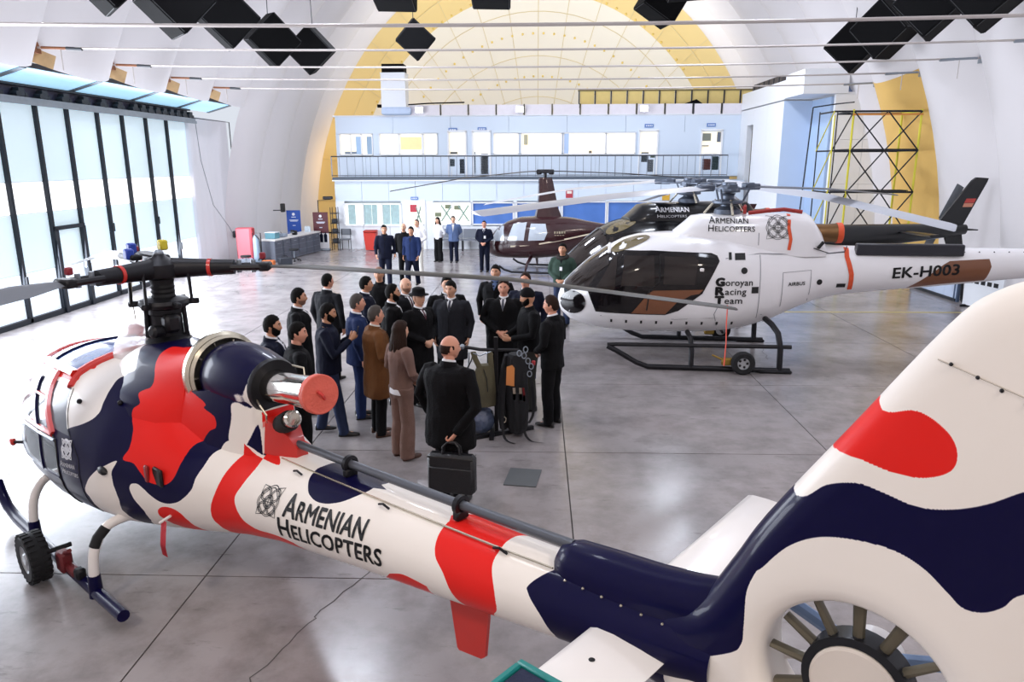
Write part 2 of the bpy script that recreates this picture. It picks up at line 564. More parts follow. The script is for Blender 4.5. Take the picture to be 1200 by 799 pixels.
# rail with rollers
tr = MB().box((XL + .12, 16.0, 4.86), (.34, 17.2, .12)).build('trim_1', M_steel, smooth=False); struct(tr)
MB().box((XL + .30, 16.0, 4.80), (.05, 17.2, .08)).build('lower_rail', M_steel, tr, smooth=False)
MB().box((XL - .02, 16.0, 5.05), (.12, 17.2, .28)).build('rail_back', mat('rail_back', '#4b4658', .6), tr, smooth=False)
MB().box((XL + .05, 16.0, 5.19), (.2, 17.2, .05)).build('upper_rail', M_dkgrey, tr, smooth=False)
y = 13.3
while y < 24.7:
    b = MB(); b.box((XL + .16, y, 5.03), (.14, .20, .18)); b.cyl((XL + .10, y - .17, 4.98), (XL + .26, y - .17, 4.98), .06, n=8); b.box((XL + .2, y + .15, 4.97), (.06, .08, .1))
    b.build('roller_carriage', M_dkgrey, tr, smooth=False)
    y += .78 if y < 20.5 else .42
# canopy of light-blue panes between rail and membrane
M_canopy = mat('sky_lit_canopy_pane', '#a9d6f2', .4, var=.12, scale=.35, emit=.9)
can = thing('window_1', None, None); struct(can)
CY = [7.45, 10.2, 12.95, 15.7, 18.45, 21.2, 23.95, 26.2]
x0, z0, x1, z1 = XL + .02, 5.22, -10.62, 5.45
for a, b in zip(CY, CY[1:]):
    g = .10
    MB().add([(x0, a + g, z0), (x0, b - g, z0), (x1, b - g, z1), (x1, a + g, z1), (x0, a + g, z0 + .03), (x0, b - g, z0 + .03), (x1, b - g, z1 + .03), (x1, a + g, z1 + .03)],
             [(0, 1, 2, 3), (7, 6, 5, 4), (0, 4, 5, 1), (1, 5, 6, 2), (2, 6, 7, 3), (3, 7, 4, 0)]).build('canopy_pane', M_canopy, can, smooth=False)
for a in CY:
    MB().add([(x0, a - .10, z0 - .02), (x0, a + .10, z0 - .02), (x1, a + .10, z1 - .02), (x1, a - .10, z1 - .02), (x0, a - .10, z0 + .08), (x0, a + .10, z0 + .08), (x1, a + .10, z1 + .08), (x1, a - .10, z1 + .08)],
             [(0, 1, 2, 3), (7, 6, 5, 4), (0, 4, 5, 1), (1, 5, 6, 2), (2, 6, 7, 3), (3, 7, 4, 0)]).build('canopy_bar', mat('canopy_bar', '#8a949c', .5, .3), can, smooth=False)
MB().box((-10.6, 16.8, 5.50), (.10, 18.8, .10)).build('canopy_edge', M_dkgrey, can, smooth=False)
# white tarpaulin wall between the door end and the membrane foot
M_tarp = mat('white_tarp', '#ece9ee', .7, var=.03, scale=1, bump=.4, bscale=2.5, tl=.5)
rings = []
for i in range(25):
    y = 24.35 + (27.6 - 24.35) * i / 24
    q = .03 * math.sin(i * 1.9) + .02 * math.sin(i * .8)
    rings.append([(XL + .03 + q * (.4 + .6 * (1 - z / 5)), y, z) for z in np.linspace(0, 5.0, 8)])
wl = MB().loft(rings, False, False, closed=False).build('wall_left', M_tarp); struct(wl)
cb = thing('hoist_frame', 'thin steel cable frame with slack rope hung on white tarpaulin', 'cable frame', (XL + .15, 24.5, 0))
MB().tube([(.05, 0, 4.95), (.05, 3.0, 4.95), (.05, 3.0, 0)], .018, 6).build('steel_bar', M_dkgrey, cb)
MB().tube([(.05, .25, 4.9), (.05, .4, 3.6), (.06, 1.0, 2.1), (.08, 2.1, 1.25), (.08, 2.4, .95)], .012, 5).build('slack_rope', mat('grey_rope', '#8f8f96', .8), cb)
MB().rbox((.1, 2.45, .95), (.1, .14, .25), .03).build('hook_block', M_dkgrey, cb)

# ---------------------------------------------------------------- the two-storey office block at the far end
OY, UY = 30.6, 31.8
M_room = mat('lit_room', '#efeee4', .6, var=.05, scale=2, emit=.75)
M_curt = mat('pale_curtain', '#a9c3c4', .7, var=.2, scale=9, emit=.15)
M_bluefilm = mat('blue_window_film', '#5278bd', .25, var=.2, scale=1.5, coat=.3, emit=.18)
M_fr = mat('window_frame_white', '#f4f6f8', .4)
M_pic = mat('dark_shelf_goods', '#5d6a66', .7, var=.5, scale=30)
wr = thing('wall_rear', None, None); struct(wr)
def panels(x0, x1, z0, z1, y, m, step=1.15, th=.1):
    n = max(1, round((x1 - x0) / step)); w = (x1 - x0) / n
    for i in range(n):
        MB().box((x0 + w * (i + .5), y + th / 2, (z0 + z1) / 2), (w - .012, th, z1 - z0)).build('wall_panel', m, wr, smooth=False)
MB().box((0.05, 31.4, 1.4), (16.9, .9, 2.78)).build('lower_core', mat('dim_core', '#c9d3dc', .8), wr, smooth=False)
panels(-8.35, 8.35, 0, .95, OY, M_white); panels(-8.35, 8.35, 1.97, 2.78, OY, M_bluewall)
WL = [(-7.99, -5.64, .98, 1.86, 'curtain'), (-4.3, -2.75, 1.0, 1.9, 'cross'), (-2.67, -.99, 1.02, 1.9, 'blue'), (-.85, .9, 1.02, 1.9, 'blue'), (1.02, 2.80, 1.02, 1.93, 'blue'), (2.88, 4.5, 1.02, 1.93, 'blue'), (4.6, 6.3, 1.02, 1.93, 'blue')]
xp = -8.35
for w in WL + [(8.35, 8.35, 0, 0, '')]:
    if w[0] - xp > .02:
        MB().box(((xp + w[0]) / 2, OY + .05, 1.46), (w[0] - xp, .1, 1.02)).build('wall_panel', M_white, wr, smooth=False)
    xp = w[1]
def win(nw, x0, x1, z0, z1, y, panes, kind):
    t = thing('window_%d' % nw, None, None); struct(t)
    f = MB(); b = .05
    f.box(((x0 + x1) / 2, y - .02, z0), (x1 - x0 + b, .08, b)); f.box(((x0 + x1) / 2, y - .02, z1), (x1 - x0 + b, .08, b))
    for i in range(panes + 1):
        f.box((x0 + (x1 - x0) * i / panes, y - .02, (z0 + z1) / 2), (b, .08, z1 - z0))
    f.build('window_frame', M_fr, t, smooth=False)
    w = (x1 - x0) / panes
    for i in range(panes):
        mm = {'blue': M_bluefilm}.get(kind, M_room)
        MB().box((x0 + w * (i + .5), y + .03, (z0 + z1) / 2), (w - .05, .02, z1 - z0 - .05)).build('pane', mm, t, smooth=False)
    return t
nw = 2
for (x0, x1, z0, z1, k) in WL:
    t = win(nw, x0, x1, z0, z1, OY, 3 if k == 'curtain' else 2 if k == 'cross' else 1, k); nw += 1
    if k == 'curtain':
        rr = random.Random(4)
        for cx, cw in ((x0 + .30, .3), (x0 + .95, .35), (x0 + 1.25, .22), (x0 + 1.75, .3), (x0 + 2.1, .36)):
            m = MB(); q = []
            for i in range(13):
                q.append((cx - cw / 2 + cw * i / 12, OY + .005 - .012 * (i % 2)))
            m.loft([[(a, b, z0 + .04), (a, b, z1 - .04)] for a, b in q], False, False, closed=False)
            m.build('curtain', M_curt, t, sharp=20)
    if k == 'cross':
        for cx in (x0 + .55, x0 + 1.25):
            m = MB(); s_ = .22
            m.tube([(cx - s_, OY, z0 + .15), (cx + s_, OY, z1 - .1)], .03, 5); m.tube([(cx + s_, OY, z0 + .15), (cx - s_, OY, z1 - .1)], .03, 5)
            m.build('cross_tape', mat('sage_tape', '#8ea79c', .6), t)
        for (cx, cz) in ((x0 + .2, z0 + .42), (x0 + .62, z1 - .16), (x0 + 1.0, z1 - .2)):
            MB().box((cx, OY, cz), (.26, .02, .16)).build('paper', mat('olive_paper', '#7c8468', .7), t, smooth=False)
# ground-floor door with sign
t = thing('door_2', None, None); struct(t)
MB().box((-5.05, OY - .03, 1.0), (.86, .06, 2.0)).build('door_leaf', M_fr, t, smooth=False)
MB().box((-5.05, OY - .07, 1.45), (.62, .03, .78)).build('door_glass', M_room, t, smooth=False)
m = MB(); m.tube([(-5.0, OY - .1, 1.1), (-4.8, OY - .1, 1.75)], .03, 5); m.tube([(-4.8, OY - .1, 1.1), (-5.0, OY - .1, 1.75)], .03, 5); m.build('cross_tape', MATS['sage_tape'], t)
MB().box((-5.1, OY - .11, 1.68), (.28, .02, .3)).build('red_notice', mat('red_notice', '#c23a4a', .5), t, smooth=False)
MB().cyl((-4.7, OY - .05, 1.0), (-4.7, OY - .13, 1.0), .02, n=6).build('door_handle', M_steel, t)
M_sign = mat('blue_sign', '#5f86c6', .5)
def plate(x, z, y, w=.34, h=.13, txt='OFFICE', label='small blue name plate above a door'):
    s = thing('door_sign', label, 'sign', (x, y, z))
    MB().box((0, 0, 0), (w, .03, h)).build('plate', M_sign, s, smooth=False)
    m = MB()
    for i in range(5):
        m.box((-w * .32 + i * w * .16, -.018, 0), (w * .09, .006, h * .4))
    m.build('lettering', mat('sign_white', '#f5f7fb', .5), s, smooth=False)
plate(-5.06, 2.08, OY - .03, .30, .12, label='small blue door sign on the ground floor, left of centre')
# red notice plates on the lower facade
for (x, z, w, h, c, l, cat) in ((1.30, 2.27, .28, .36, '#b8404d', 'small red notice on wall behind the dark brown helicopter', 'notice'), (5.22, 2.2, .30, .42, '#d8a93a', 'small yellow notice on the wall above the parked helicopters', 'notice')):
    s = thing('wall_notice', l, cat, (x, OY - .02, z))
    MB().box((0, 0, 0), (w, .03, h)).build('sheet', mat('notice_' + c[1:], c, .6), s, smooth=False)
    MB().box((0, -.018, h * .12), (w * .7, .006, h * .3)).build('print', mat('notice_print', '#f0e6dc', .6), s, smooth=False)
# balcony
bal = thing('balcony', 'steel balcony with grey balusters along the upper office floor', 'balcony', (0, 0, 0))
MB().box((-.35, 31.15, 2.87), (16.1, 1.3, .12)).build('deck', mat('deck_edge', '#55606c', .6), bal, smooth=False)
MB().box((-.35, 30.5, 2.80), (16.1, .06, .05)).build('deck_trim', M_white, bal, smooth=False)
MB().cyl((-8.4, 30.52, 3.76), (7.6, 30.52, 3.76), .022, n=8).build('handrail', M_dkgrey, bal)
MB().cyl((-8.4, 30.52, 3.0), (7.6, 30.52, 3.0), .014, n=6).build('lower_bar', M_dkgrey, bal)
me_b = None
nb = 50
M_bal = mat('baluster_grey', '#87909e', .5, .3)
for i in range(nb + 1):
    x = -8.4 + 16.0 * i / nb
    big = i % 6 == 0
    b = MB().box((0, 0, 0), (.035 if big else .018, .02, .80)).build('post' if big else 'baluster', M_bal, bal, smooth=False)
    b.location = (x, 30.52, 3.36)
MB().tube([(7.6, 30.52, 3.76), (7.6, 31.7, 3.76)], .02, 6).build('side_rail', M_dkgrey, bal)
MB().tube([(-8.4, 30.52, 3.76), (-8.4, 31.7, 3.76)], .02, 6).build('side_rail', M_dkgrey, bal)
# upper floor
panels(-8.5, 8.5, 2.93, 3.80, UY, M_bluewall, 1.2); panels(-8.5, 8.5, 4.72, 5.40, UY, M_bluewall, 2.4)
MB().box((0, 32.6, 4.1), (17, .6, 2.4)).build('upper_core', MATS['dim_core'], wr, smooth=False)
MB().box((0, 33.6, 5.40), (17.2, 3.6, .06)).build('office_roof', M_white, wr, smooth=False)
UW = [(-8.34, -6.96, 3), (-6.65, -5.85, 1), (-5.8, -4.85, 1), (-4.8, -4.22, 1), (-1.85, -.80, 1), (-.70, 1.0, 1), (1.08, 2.82, 1), (2.86, 4.05, 1)]
DU = [(-3.38, .74), (-2.36, .74), (4.60, .74), (7.2, .84)]
spans = sorted([(a, b) for a, b, _ in UW] + [(x - w / 2, x + w / 2) for x, w in DU]) + [(8.5, 8.5)]
xp = -8.5
for a, b in spans:
    if a - xp > .02:
        MB().box(((xp + a) / 2, UY + .05, 4.26), (a - xp, .1, .92)).build('wall_panel', M_bluewall, wr, smooth=False)
    xp = b
M_room2 = mat('warm_lit_room', '#fbf0d6', .6, var=.03, emit=.62)
for a, b, n in UW:
    t = win(nw, a, b, 3.84, 4.68, UY, n, 'room'); nw += 1
    for ch in t.children:
        if ch.name.startswith('pane'):
            ch.data.materials[0] = M_room2
bpy.data.objects['window_9'].children
for (wx, wz, ww, wh, c) in ((-7.55, 4.2, .22, .76, '#9db9d6'), (-7.1, 4.2, .2, .76, '#8ea6bd'), (-5.3, 4.3, .9, .5, '#f3e2a8'), (-.5, 4.42, .16, .4, '#a9a58e'), (1.2, 4.26, .2, .8, '#a9bfe0'), (2.2, 3.92, .12, .1, '#6b6357'), (-7.9, 3.92, .5, .1, '#7c8794')):
    s = MB().box((wx, UY + .0, wz), (ww, .03, wh)).build('room_object', mat('room_' + c[1:], c, .6, emit=.3), wr, smooth=False)
for i, (x, w) in enumerate(DU):
    t = thing('door_%d' % (3 + i), None, None); struct(t)
    MB().box((x, UY + .06, 3.84), (w, .04, 1.86)).build('door_room', M_room2 if i != 1 else M_room, t, smooth=False)
    f = MB()
    for s in (-1, 1):
        f.box((x + s * w / 2, UY, 3.84), (.07, .1, 1.86))
    f.box((x, UY, 4.78), (w + .07, .1, .07)); f.box((x, UY, 3.82), (w, .05, .05))
    f.build('door_frame', M_fr, t, smooth=False)
    goods = [[(-.22, 3.5, .2, .3, '#4a545c'), (.2, 3.35, .22, .6, '#3f454c'), (-.15, 3.9, .3, .08, '#555c64')], [(.12, 3.45, .3, .85, '#54585c'), (-.28, 3.5, .05, .9, '#8b959d')],
             [(-.12, 3.7, .3, .4, '#4e565c'), (.12, 3.35, .24, .5, '#6b7076'), (.2, 3.75, .2, .15, '#7a8676')], [(-.2, 4.5, .34, .3, '#8a8d80'), (.3, 4.5, .14, .4, '#6d7480'), (-.25, 4.15, .3, .04, '#777'), (-.15, 3.4, .34, .45, '#7a4b46'), (.2, 3.45, .3, .55, '#4b5d60'), (.0, 3.8, .5, .1, '#596a66')]][i]
    for gx, gz, gw, gh, c in goods:
        MB().box((x + gx, UY + .02, gz), (gw, .04, gh)).build('shelf_goods', mat('goods_' + c.strip('#'), c if len(c) == 7 else '#777777', .7), t, smooth=False)
for x, z, l in ((-3.55, 4.84, 'blue door sign over the leftmost balcony door'), (-2.33, 4.86, 'blue door sign over the second balcony door'), (4.60, 4.96, 'blue door sign over the balcony door right of the windows'), (7.15, 4.98, 'blue door sign over the rightmost balcony door')):
    plate(x, z, UY - .03, .36, .14, label=l)
# parapet boxes and yellow fence on the office roof
pr = thing('roof_parapet', 'row of low white parapet panels along the office roof', 'parapet', (0, UY, 0))
xs = [-5.4] + [-4.05 + 1.16 * k for k in range(0, 12)]
for a, b in zip(xs, xs[1:]):
    MB().box(((a + b) / 2, .05, 5.63), (b - a - .09, .05, .40)).build('panel', mat('parapet_white', '#ece8ee', .5), pr, smooth=False)
    MB().box((b, .04, 5.63), (.05, .08, .44)).build('post', M_dkgrey, pr, smooth=False)
fn = thing('roof_fence', 'yellow slatted fence with dark posts behind the roof parapet', 'fence', (0, 32.9, 0))
M_yel = mat('yellow_slat', '#ecd488', .6, var=.06)
for k in range(12):
    x = 1.75 + .68 * k
    MB().box((x + .34, .04, 6.12), (.60, .05, .62)).build('slat', M_yel, fn, smooth=False)
    MB().box((x, 0, 6.1), (.05, .08, .70)).build('post', M_dkgrey, fn, smooth=False)
MB().cyl((1.7, 0, 6.46), (9.9, 0, 6.46), .04, n=6).build('top_rail', mat('fence_rail', '#8a7d55', .6), fn)
for x, l in ((6.5, 'dark bundle on the office roof against the yellow fence'), (7.35, 'small grey bundle on office roof right of the dark one')):
    s = .45 if x < 7 else .26
    t = thing('roof_bundle', l, 'bundle', (x, 32.45, 5.43))
    MB().add([(-s, -.2, .05), (s * .9, -.2, 0), (s, -.2, s * .8), (.2 * s, -.2, s * 1.35), (-s * .8, -.2, s), (-s, .2, .05), (s * .9, .2, 0), (s, .2, s * .8), (.2 * s, .2, s * 1.35), (-s * .8, .2, s)],
             [(0, 1, 2, 3, 4), (9, 8, 7, 6, 5), (0, 5, 6, 1), (1, 6, 7, 2), (2, 7, 8, 3), (3, 8, 9, 4), (4, 9, 5, 0)]).build('cloth', M_black if x < 7 else mat('grey_cloth', '#6d747c', .8), t)
    MB().tube([(-s, -.21, s * .5), (s, -.21, s * .45)], .015, 5).build('cord', M_dkgrey, t)
# air-handling duct on the roof, cable to its right
t = thing('air_duct', 'tall white air duct with black top on the office roof', 'air duct', (-5.95, 31.95, 5.43))
MB().box((0, 0, .95), (1.0, .8, 1.35)).build('housing', M_white, t, smooth=False)
MB().box((0, 0, 1.82), (.9, .74, .36)).build('louvre', M_black, t, smooth=False)
MB().box((0, 0, 1.64), (1.04, .84, .04)).build('flange', M_white, t, smooth=False)
MB().rbox((.08, 0, .16), (1.2, .9, .3), .05).build('drip_tray', mat('blue_tray', '#c3d5ef', .5), t, smooth=False)
MB().tube([(.55, -.1, .42), (1.4, -.1, .47), (2.9, -.1, .5)], .03, 6).build('cable', M_black, t)
MB().box((-.62, 0, .38), (.26, .2, .12)).build('valve', M_black, t, smooth=False)
# flood lamps on the roof edge
M_lamp = mat('flood_lens', '#ffffff', .3, emit=14)
for x, l in ((-.75, 'bright flood lamp on the office roof edge, left one'), (4.35, 'bright flood lamp on the office roof edge, right one'), (-4.9, 'bright flood lamp beside the white air duct')):
    t = thing('flood_lamp', l, 'lamp', (x, 31.62, 5.62), group='flood lamps on the office roof')
    MB().rbox((0, 0, 0), (.34, .12, .26), .02).build('case', M_white, t)
    MB().box((0, -.065, 0), (.28, .02, .2)).build('lens', M_lamp, t, smooth=False)

# ---------------------------------------------------------------- right: wing of the office block, tower
wg = thing('wall_right', None, None); struct(wg)
for y0, y1 in ((31.8, 30.75), (29.95, 28.2), (28.2, 26.4)):
    MB().box((8.45, (y0 + y1) / 2, 2.75), (.2, y0 - y1 - .012, 5.5)).build('wall_panel', M_white, wg, smooth=False)
MB().box((8.45, 30.35, 5.2), (.2, .79, .6)).build('wall_panel', M_white, wg, smooth=False)
MB().box((8.9, 30.35, 2.6), (.7, .78, 4.6)).build('door_recess', mat('dark_recess', '#2a2624', .8), wg, smooth=False)
MB().box((8.9, 29.1, 5.86), (1.1, 5.4, .62)).build('upper_band', M_white, wg, smooth=False)
MB().box((9.05, 25.5, 5.95), (1.4, 1.8, .74)).build('upper_band', M_white, wg, smooth=False)
MB().box((8.85, 26.5, 2.75), (1.0, .2, 5.5)).build('blue_shutter', mat('blue_shutter', '#c3d4ea', .5, var=.04, scale=1), wg, smooth=False)
MB().box((9.34, 25.6, 2.75), (.08, 1.7, 5.5)).build('return_panel', mat('shaded_return', '#a9c0de', .5), wg, smooth=False)  # side face of the white tower; its shade is put into the bluer colour
for k in range(2):
    for j in range(4):
        MB().box((9.86 + .98 * k, 24.66, .70 + 1.39 * j), (.97, .12, 1.38)).build('wall_panel', M_white, wg, smooth=False)
MB().box((10.45, 25.6, 5.6), (1.9, 1.9, .06)).build('tower_roof', M_white, wg, smooth=False)
t = thing('roof_fan_unit', 'dark grey fan unit on the white tower roof', 'fan unit', (10.25, 24.9, 5.63))
MB().box((0, .2, .42), (.62, .5, .84)).build('housing', mat('fan_grey', '#44474d', .6), t, smooth=False)
MB().box((-.34, -.02, .40), (.1, .1, .84)).build('bracket', mat('fan_blue', '#7f95bf', .5), t, smooth=False)
MB().box((-.1, -.06, .02), (.8, .12, .10)).build('base_rail', MATS['fan_blue'], t, smooth=False)
t = thing('roof_louvre', 'dark louvre panel on the wing roof behind the tower', 'louvre', (8.8, 29.3, 6.17))
MB().box((0, 0, .14), (.5, 3.6, .28)).build('louvre_box', mat('louvre_brown', '#4a4442', .7), t, smooth=False)
for k in range(6):
    MB().box((-.26, -1.5 + .6 * k, .14), (.03, .08, .26)).build('fin', M_dkgrey, t, smooth=False)

# scaffold tower
sc = thing('scaffold', 'yellow and black scaffold tower in front of the white tower wall', 'scaffold', (7.95, 20.8, 0))
M_sy = mat('scaffold_yellow', '#d9cf3c', .5); M_sb = mat('scaffold_black', '#22252b', .5, .3)
posts = [(0, 0), (0, 1.1), (.49, 0), (2.28, 0), (2.28, 1.1), (.49, 1.1)]
for i, (x, y) in enumerate(posts):
    MB().cyl((x, y, 0), (x, y, 4.85 if i != 0 else 4.7), .030 if i in (2, 3, 4) else .018, n=8).build('post', M_sb if i in (1, 5) else M_sy, sc)
for z in (1.5, 2.68, 3.78, 4.8):
    for y in (0, 1.1):
        MB().cyl((.49, y, z), (2.28, y, z), .03, n=6).build('ledger', M_sb, sc)
    for x in (0, .49, 2.28):
        MB().cyl((x, 0, z), (x, 1.1, z), .025, n=6).build('transom', M_sb if x < 1 else M_sy, sc)
    MB().cyl((0, 0, z), (.49, 0, z), .025, n=6).build('ledger', M_sb, sc)
for z0, z1 in ((.4, 1.5), (1.5, 2.68), (2.68, 3.78), (3.78, 4.8)):
    for x0, x1 in ((.49, 1.385), (1.385, 2.28)):
        MB().cyl((x0, -.03, z0), (x1, -.03, z1), .018, n=6).build('brace', M_sb, sc)
        MB().cyl((x1, -.04, z0), (x0, -.04, z1), .018, n=6).build('brace', M_sb, sc)
    MB().cyl((0, 0, z0), (.49, 0, z1), .018, n=6).build('brace', M_sb, sc)
    MB().cyl((-.02, 1.1, z0), (-.02, 0, z1), .018, n=6).build('brace', M_sy, sc)
MB().box((1.385, .55, 3.80), (1.84, 1.05, .06)).build('platform', M_sb, sc, smooth=False)
MB().box((1.385, .55, 2.70), (1.84, .5, .05)).build('platform', M_sb, sc, smooth=False)
MB().box((1.385, -.03, 4.72), (1.84, .03, .05)).build('toe_board', mat('scaffold_orange', '#d28a3c', .6), sc, smooth=False)
MB().tube([(-.1, 1.4, 5.0), (.5, 1.2, 5.08), (.55, .2, 5.05)], .02, 6).build('top_tube', M_sb, sc)
MB().tube([(-.1, 1.4, 5.0), (-.32, 1.2, 1.5)], .02, 6).build('leaning_tube', M_sb, sc)

# ================================================================ camouflaged helicopter in front
GST = np.array([
(-2.70,.90,.97,1.04,.05,2,2),(-2.64,.80,.97,1.20,.22,2,2),(-2.48,.70,.97,1.36,.40,2.1,2),(-2.20,.60,.98,1.54,.59,2.2,2.1),
(-1.80,.54,.98,1.68,.76,2.4,2.2),(-1.40,.49,.99,1.77,.87,2.5,2.3),(-1.00,.45,1.0,1.81,.94,2.6,2.4),(-0.50,.41,1.02,1.82,.96,2.6,2.4),
(0.00,.42,1.02,1.80,.93,2.5,2.4),(0.40,.45,1.02,1.70,.86,2.4,2.3),(0.80,.51,1.02,1.58,.73,2.3,2.2),(1.20,.58,1.02,1.46,.57,2.2,2.1),
(1.60,.67,1.03,1.41,.44,2.1,2),(2.00,.74,1.06,1.40,.375,2,2),(3.00,.875,1.13,1.42,.305,2,2),(4.00,1.00,1.215,1.45,.25,2,2),(5.35,1.17,1.35,1.52,.19,2,2)], float)
GX, GY, GA, GZ = -3.2663, 6.2277, -0.67919, 0.0187

def g_zref(s):
    return np.interp(s, GST[:, 0], GST[:, 2])

def g_sec(s, a):
    _, zb, zm, zt, hw, nb, nt_ = [np.interp(s, GST[:, 0], GST[:, k]) for k in range(7)]
    ca, sa = math.cos(a), math.sin(a)
    e = nb if sa < 0 else nt_
    return hw * math.copysign(abs(ca) ** (2 / e), ca), zm + (zm - zb if sa < 0 else zt - zm) * math.copysign(abs(sa) ** (2 / e), sa)
def g_pt(s, a):
    """point of the fuselage shell at station s and section angle a (0 = port side, pi/2 = top);
    ahead of the engine the station lines lean aft towards the sill like the door posts"""
    l, z = g_sec(s, a)
    if s < .6:
        k = .52 * min(1.25, max(0, (1.68 - z) / .39))
        w = min(1, max(0, (s + 2.45) / 1.3)) * min(1, (.6 - s) / 1.2)
        s = s + k * w * min(1, max(0.0, abs(math.cos(a)) * 1.6))
        l, z = g_sec(s, a)
    return (s, -l, z)

# ---- livery: painted shapes in body coordinates (station, angle) and, for the fin, (station, height)
LIV_W, LIV_H = 3400, 2048
def fill_poly(img, pts, col):
    P = np.array(pts, float); h, w = img.shape[:2]
    x, y = P[:, 0], P[:, 1]
    x2, y2 = np.roll(x, -1), np.roll(y, -1)
    for r in range(max(0, int(y.min())), min(h - 1, int(y.max()) + 1) + 1):
        yc = r + .5
        m = (y <= yc) != (y2 <= yc)
        if not m.any(): continue
        xs = np.sort(x[m] + (yc - y[m]) / (y2[m] - y[m]) * (x2[m] - x[m]))
        for a, b in zip(xs[::2], xs[1::2]):
            ia, ib = max(0, int(round(a))), min(w, int(round(b)))
            if ib > ia: img[r, ia:ib] = col
def g_uv(s, phi): return ((s + 2.9) / 8.4, (phi + 90) / 180 * .5)
def f_uv(s, z): return ((s - 4.0) / 3.4, .5 + (z - .5) / 3.0 * .5)
PAINT = {'w': '#f5efe8', 'n': '#0c0a36', 'r': '#e82823', 'k': '#0c0c10', 'g': '#d9d4cc'}
PAINT = {k: lin(v) for k, v in PAINT.items()}
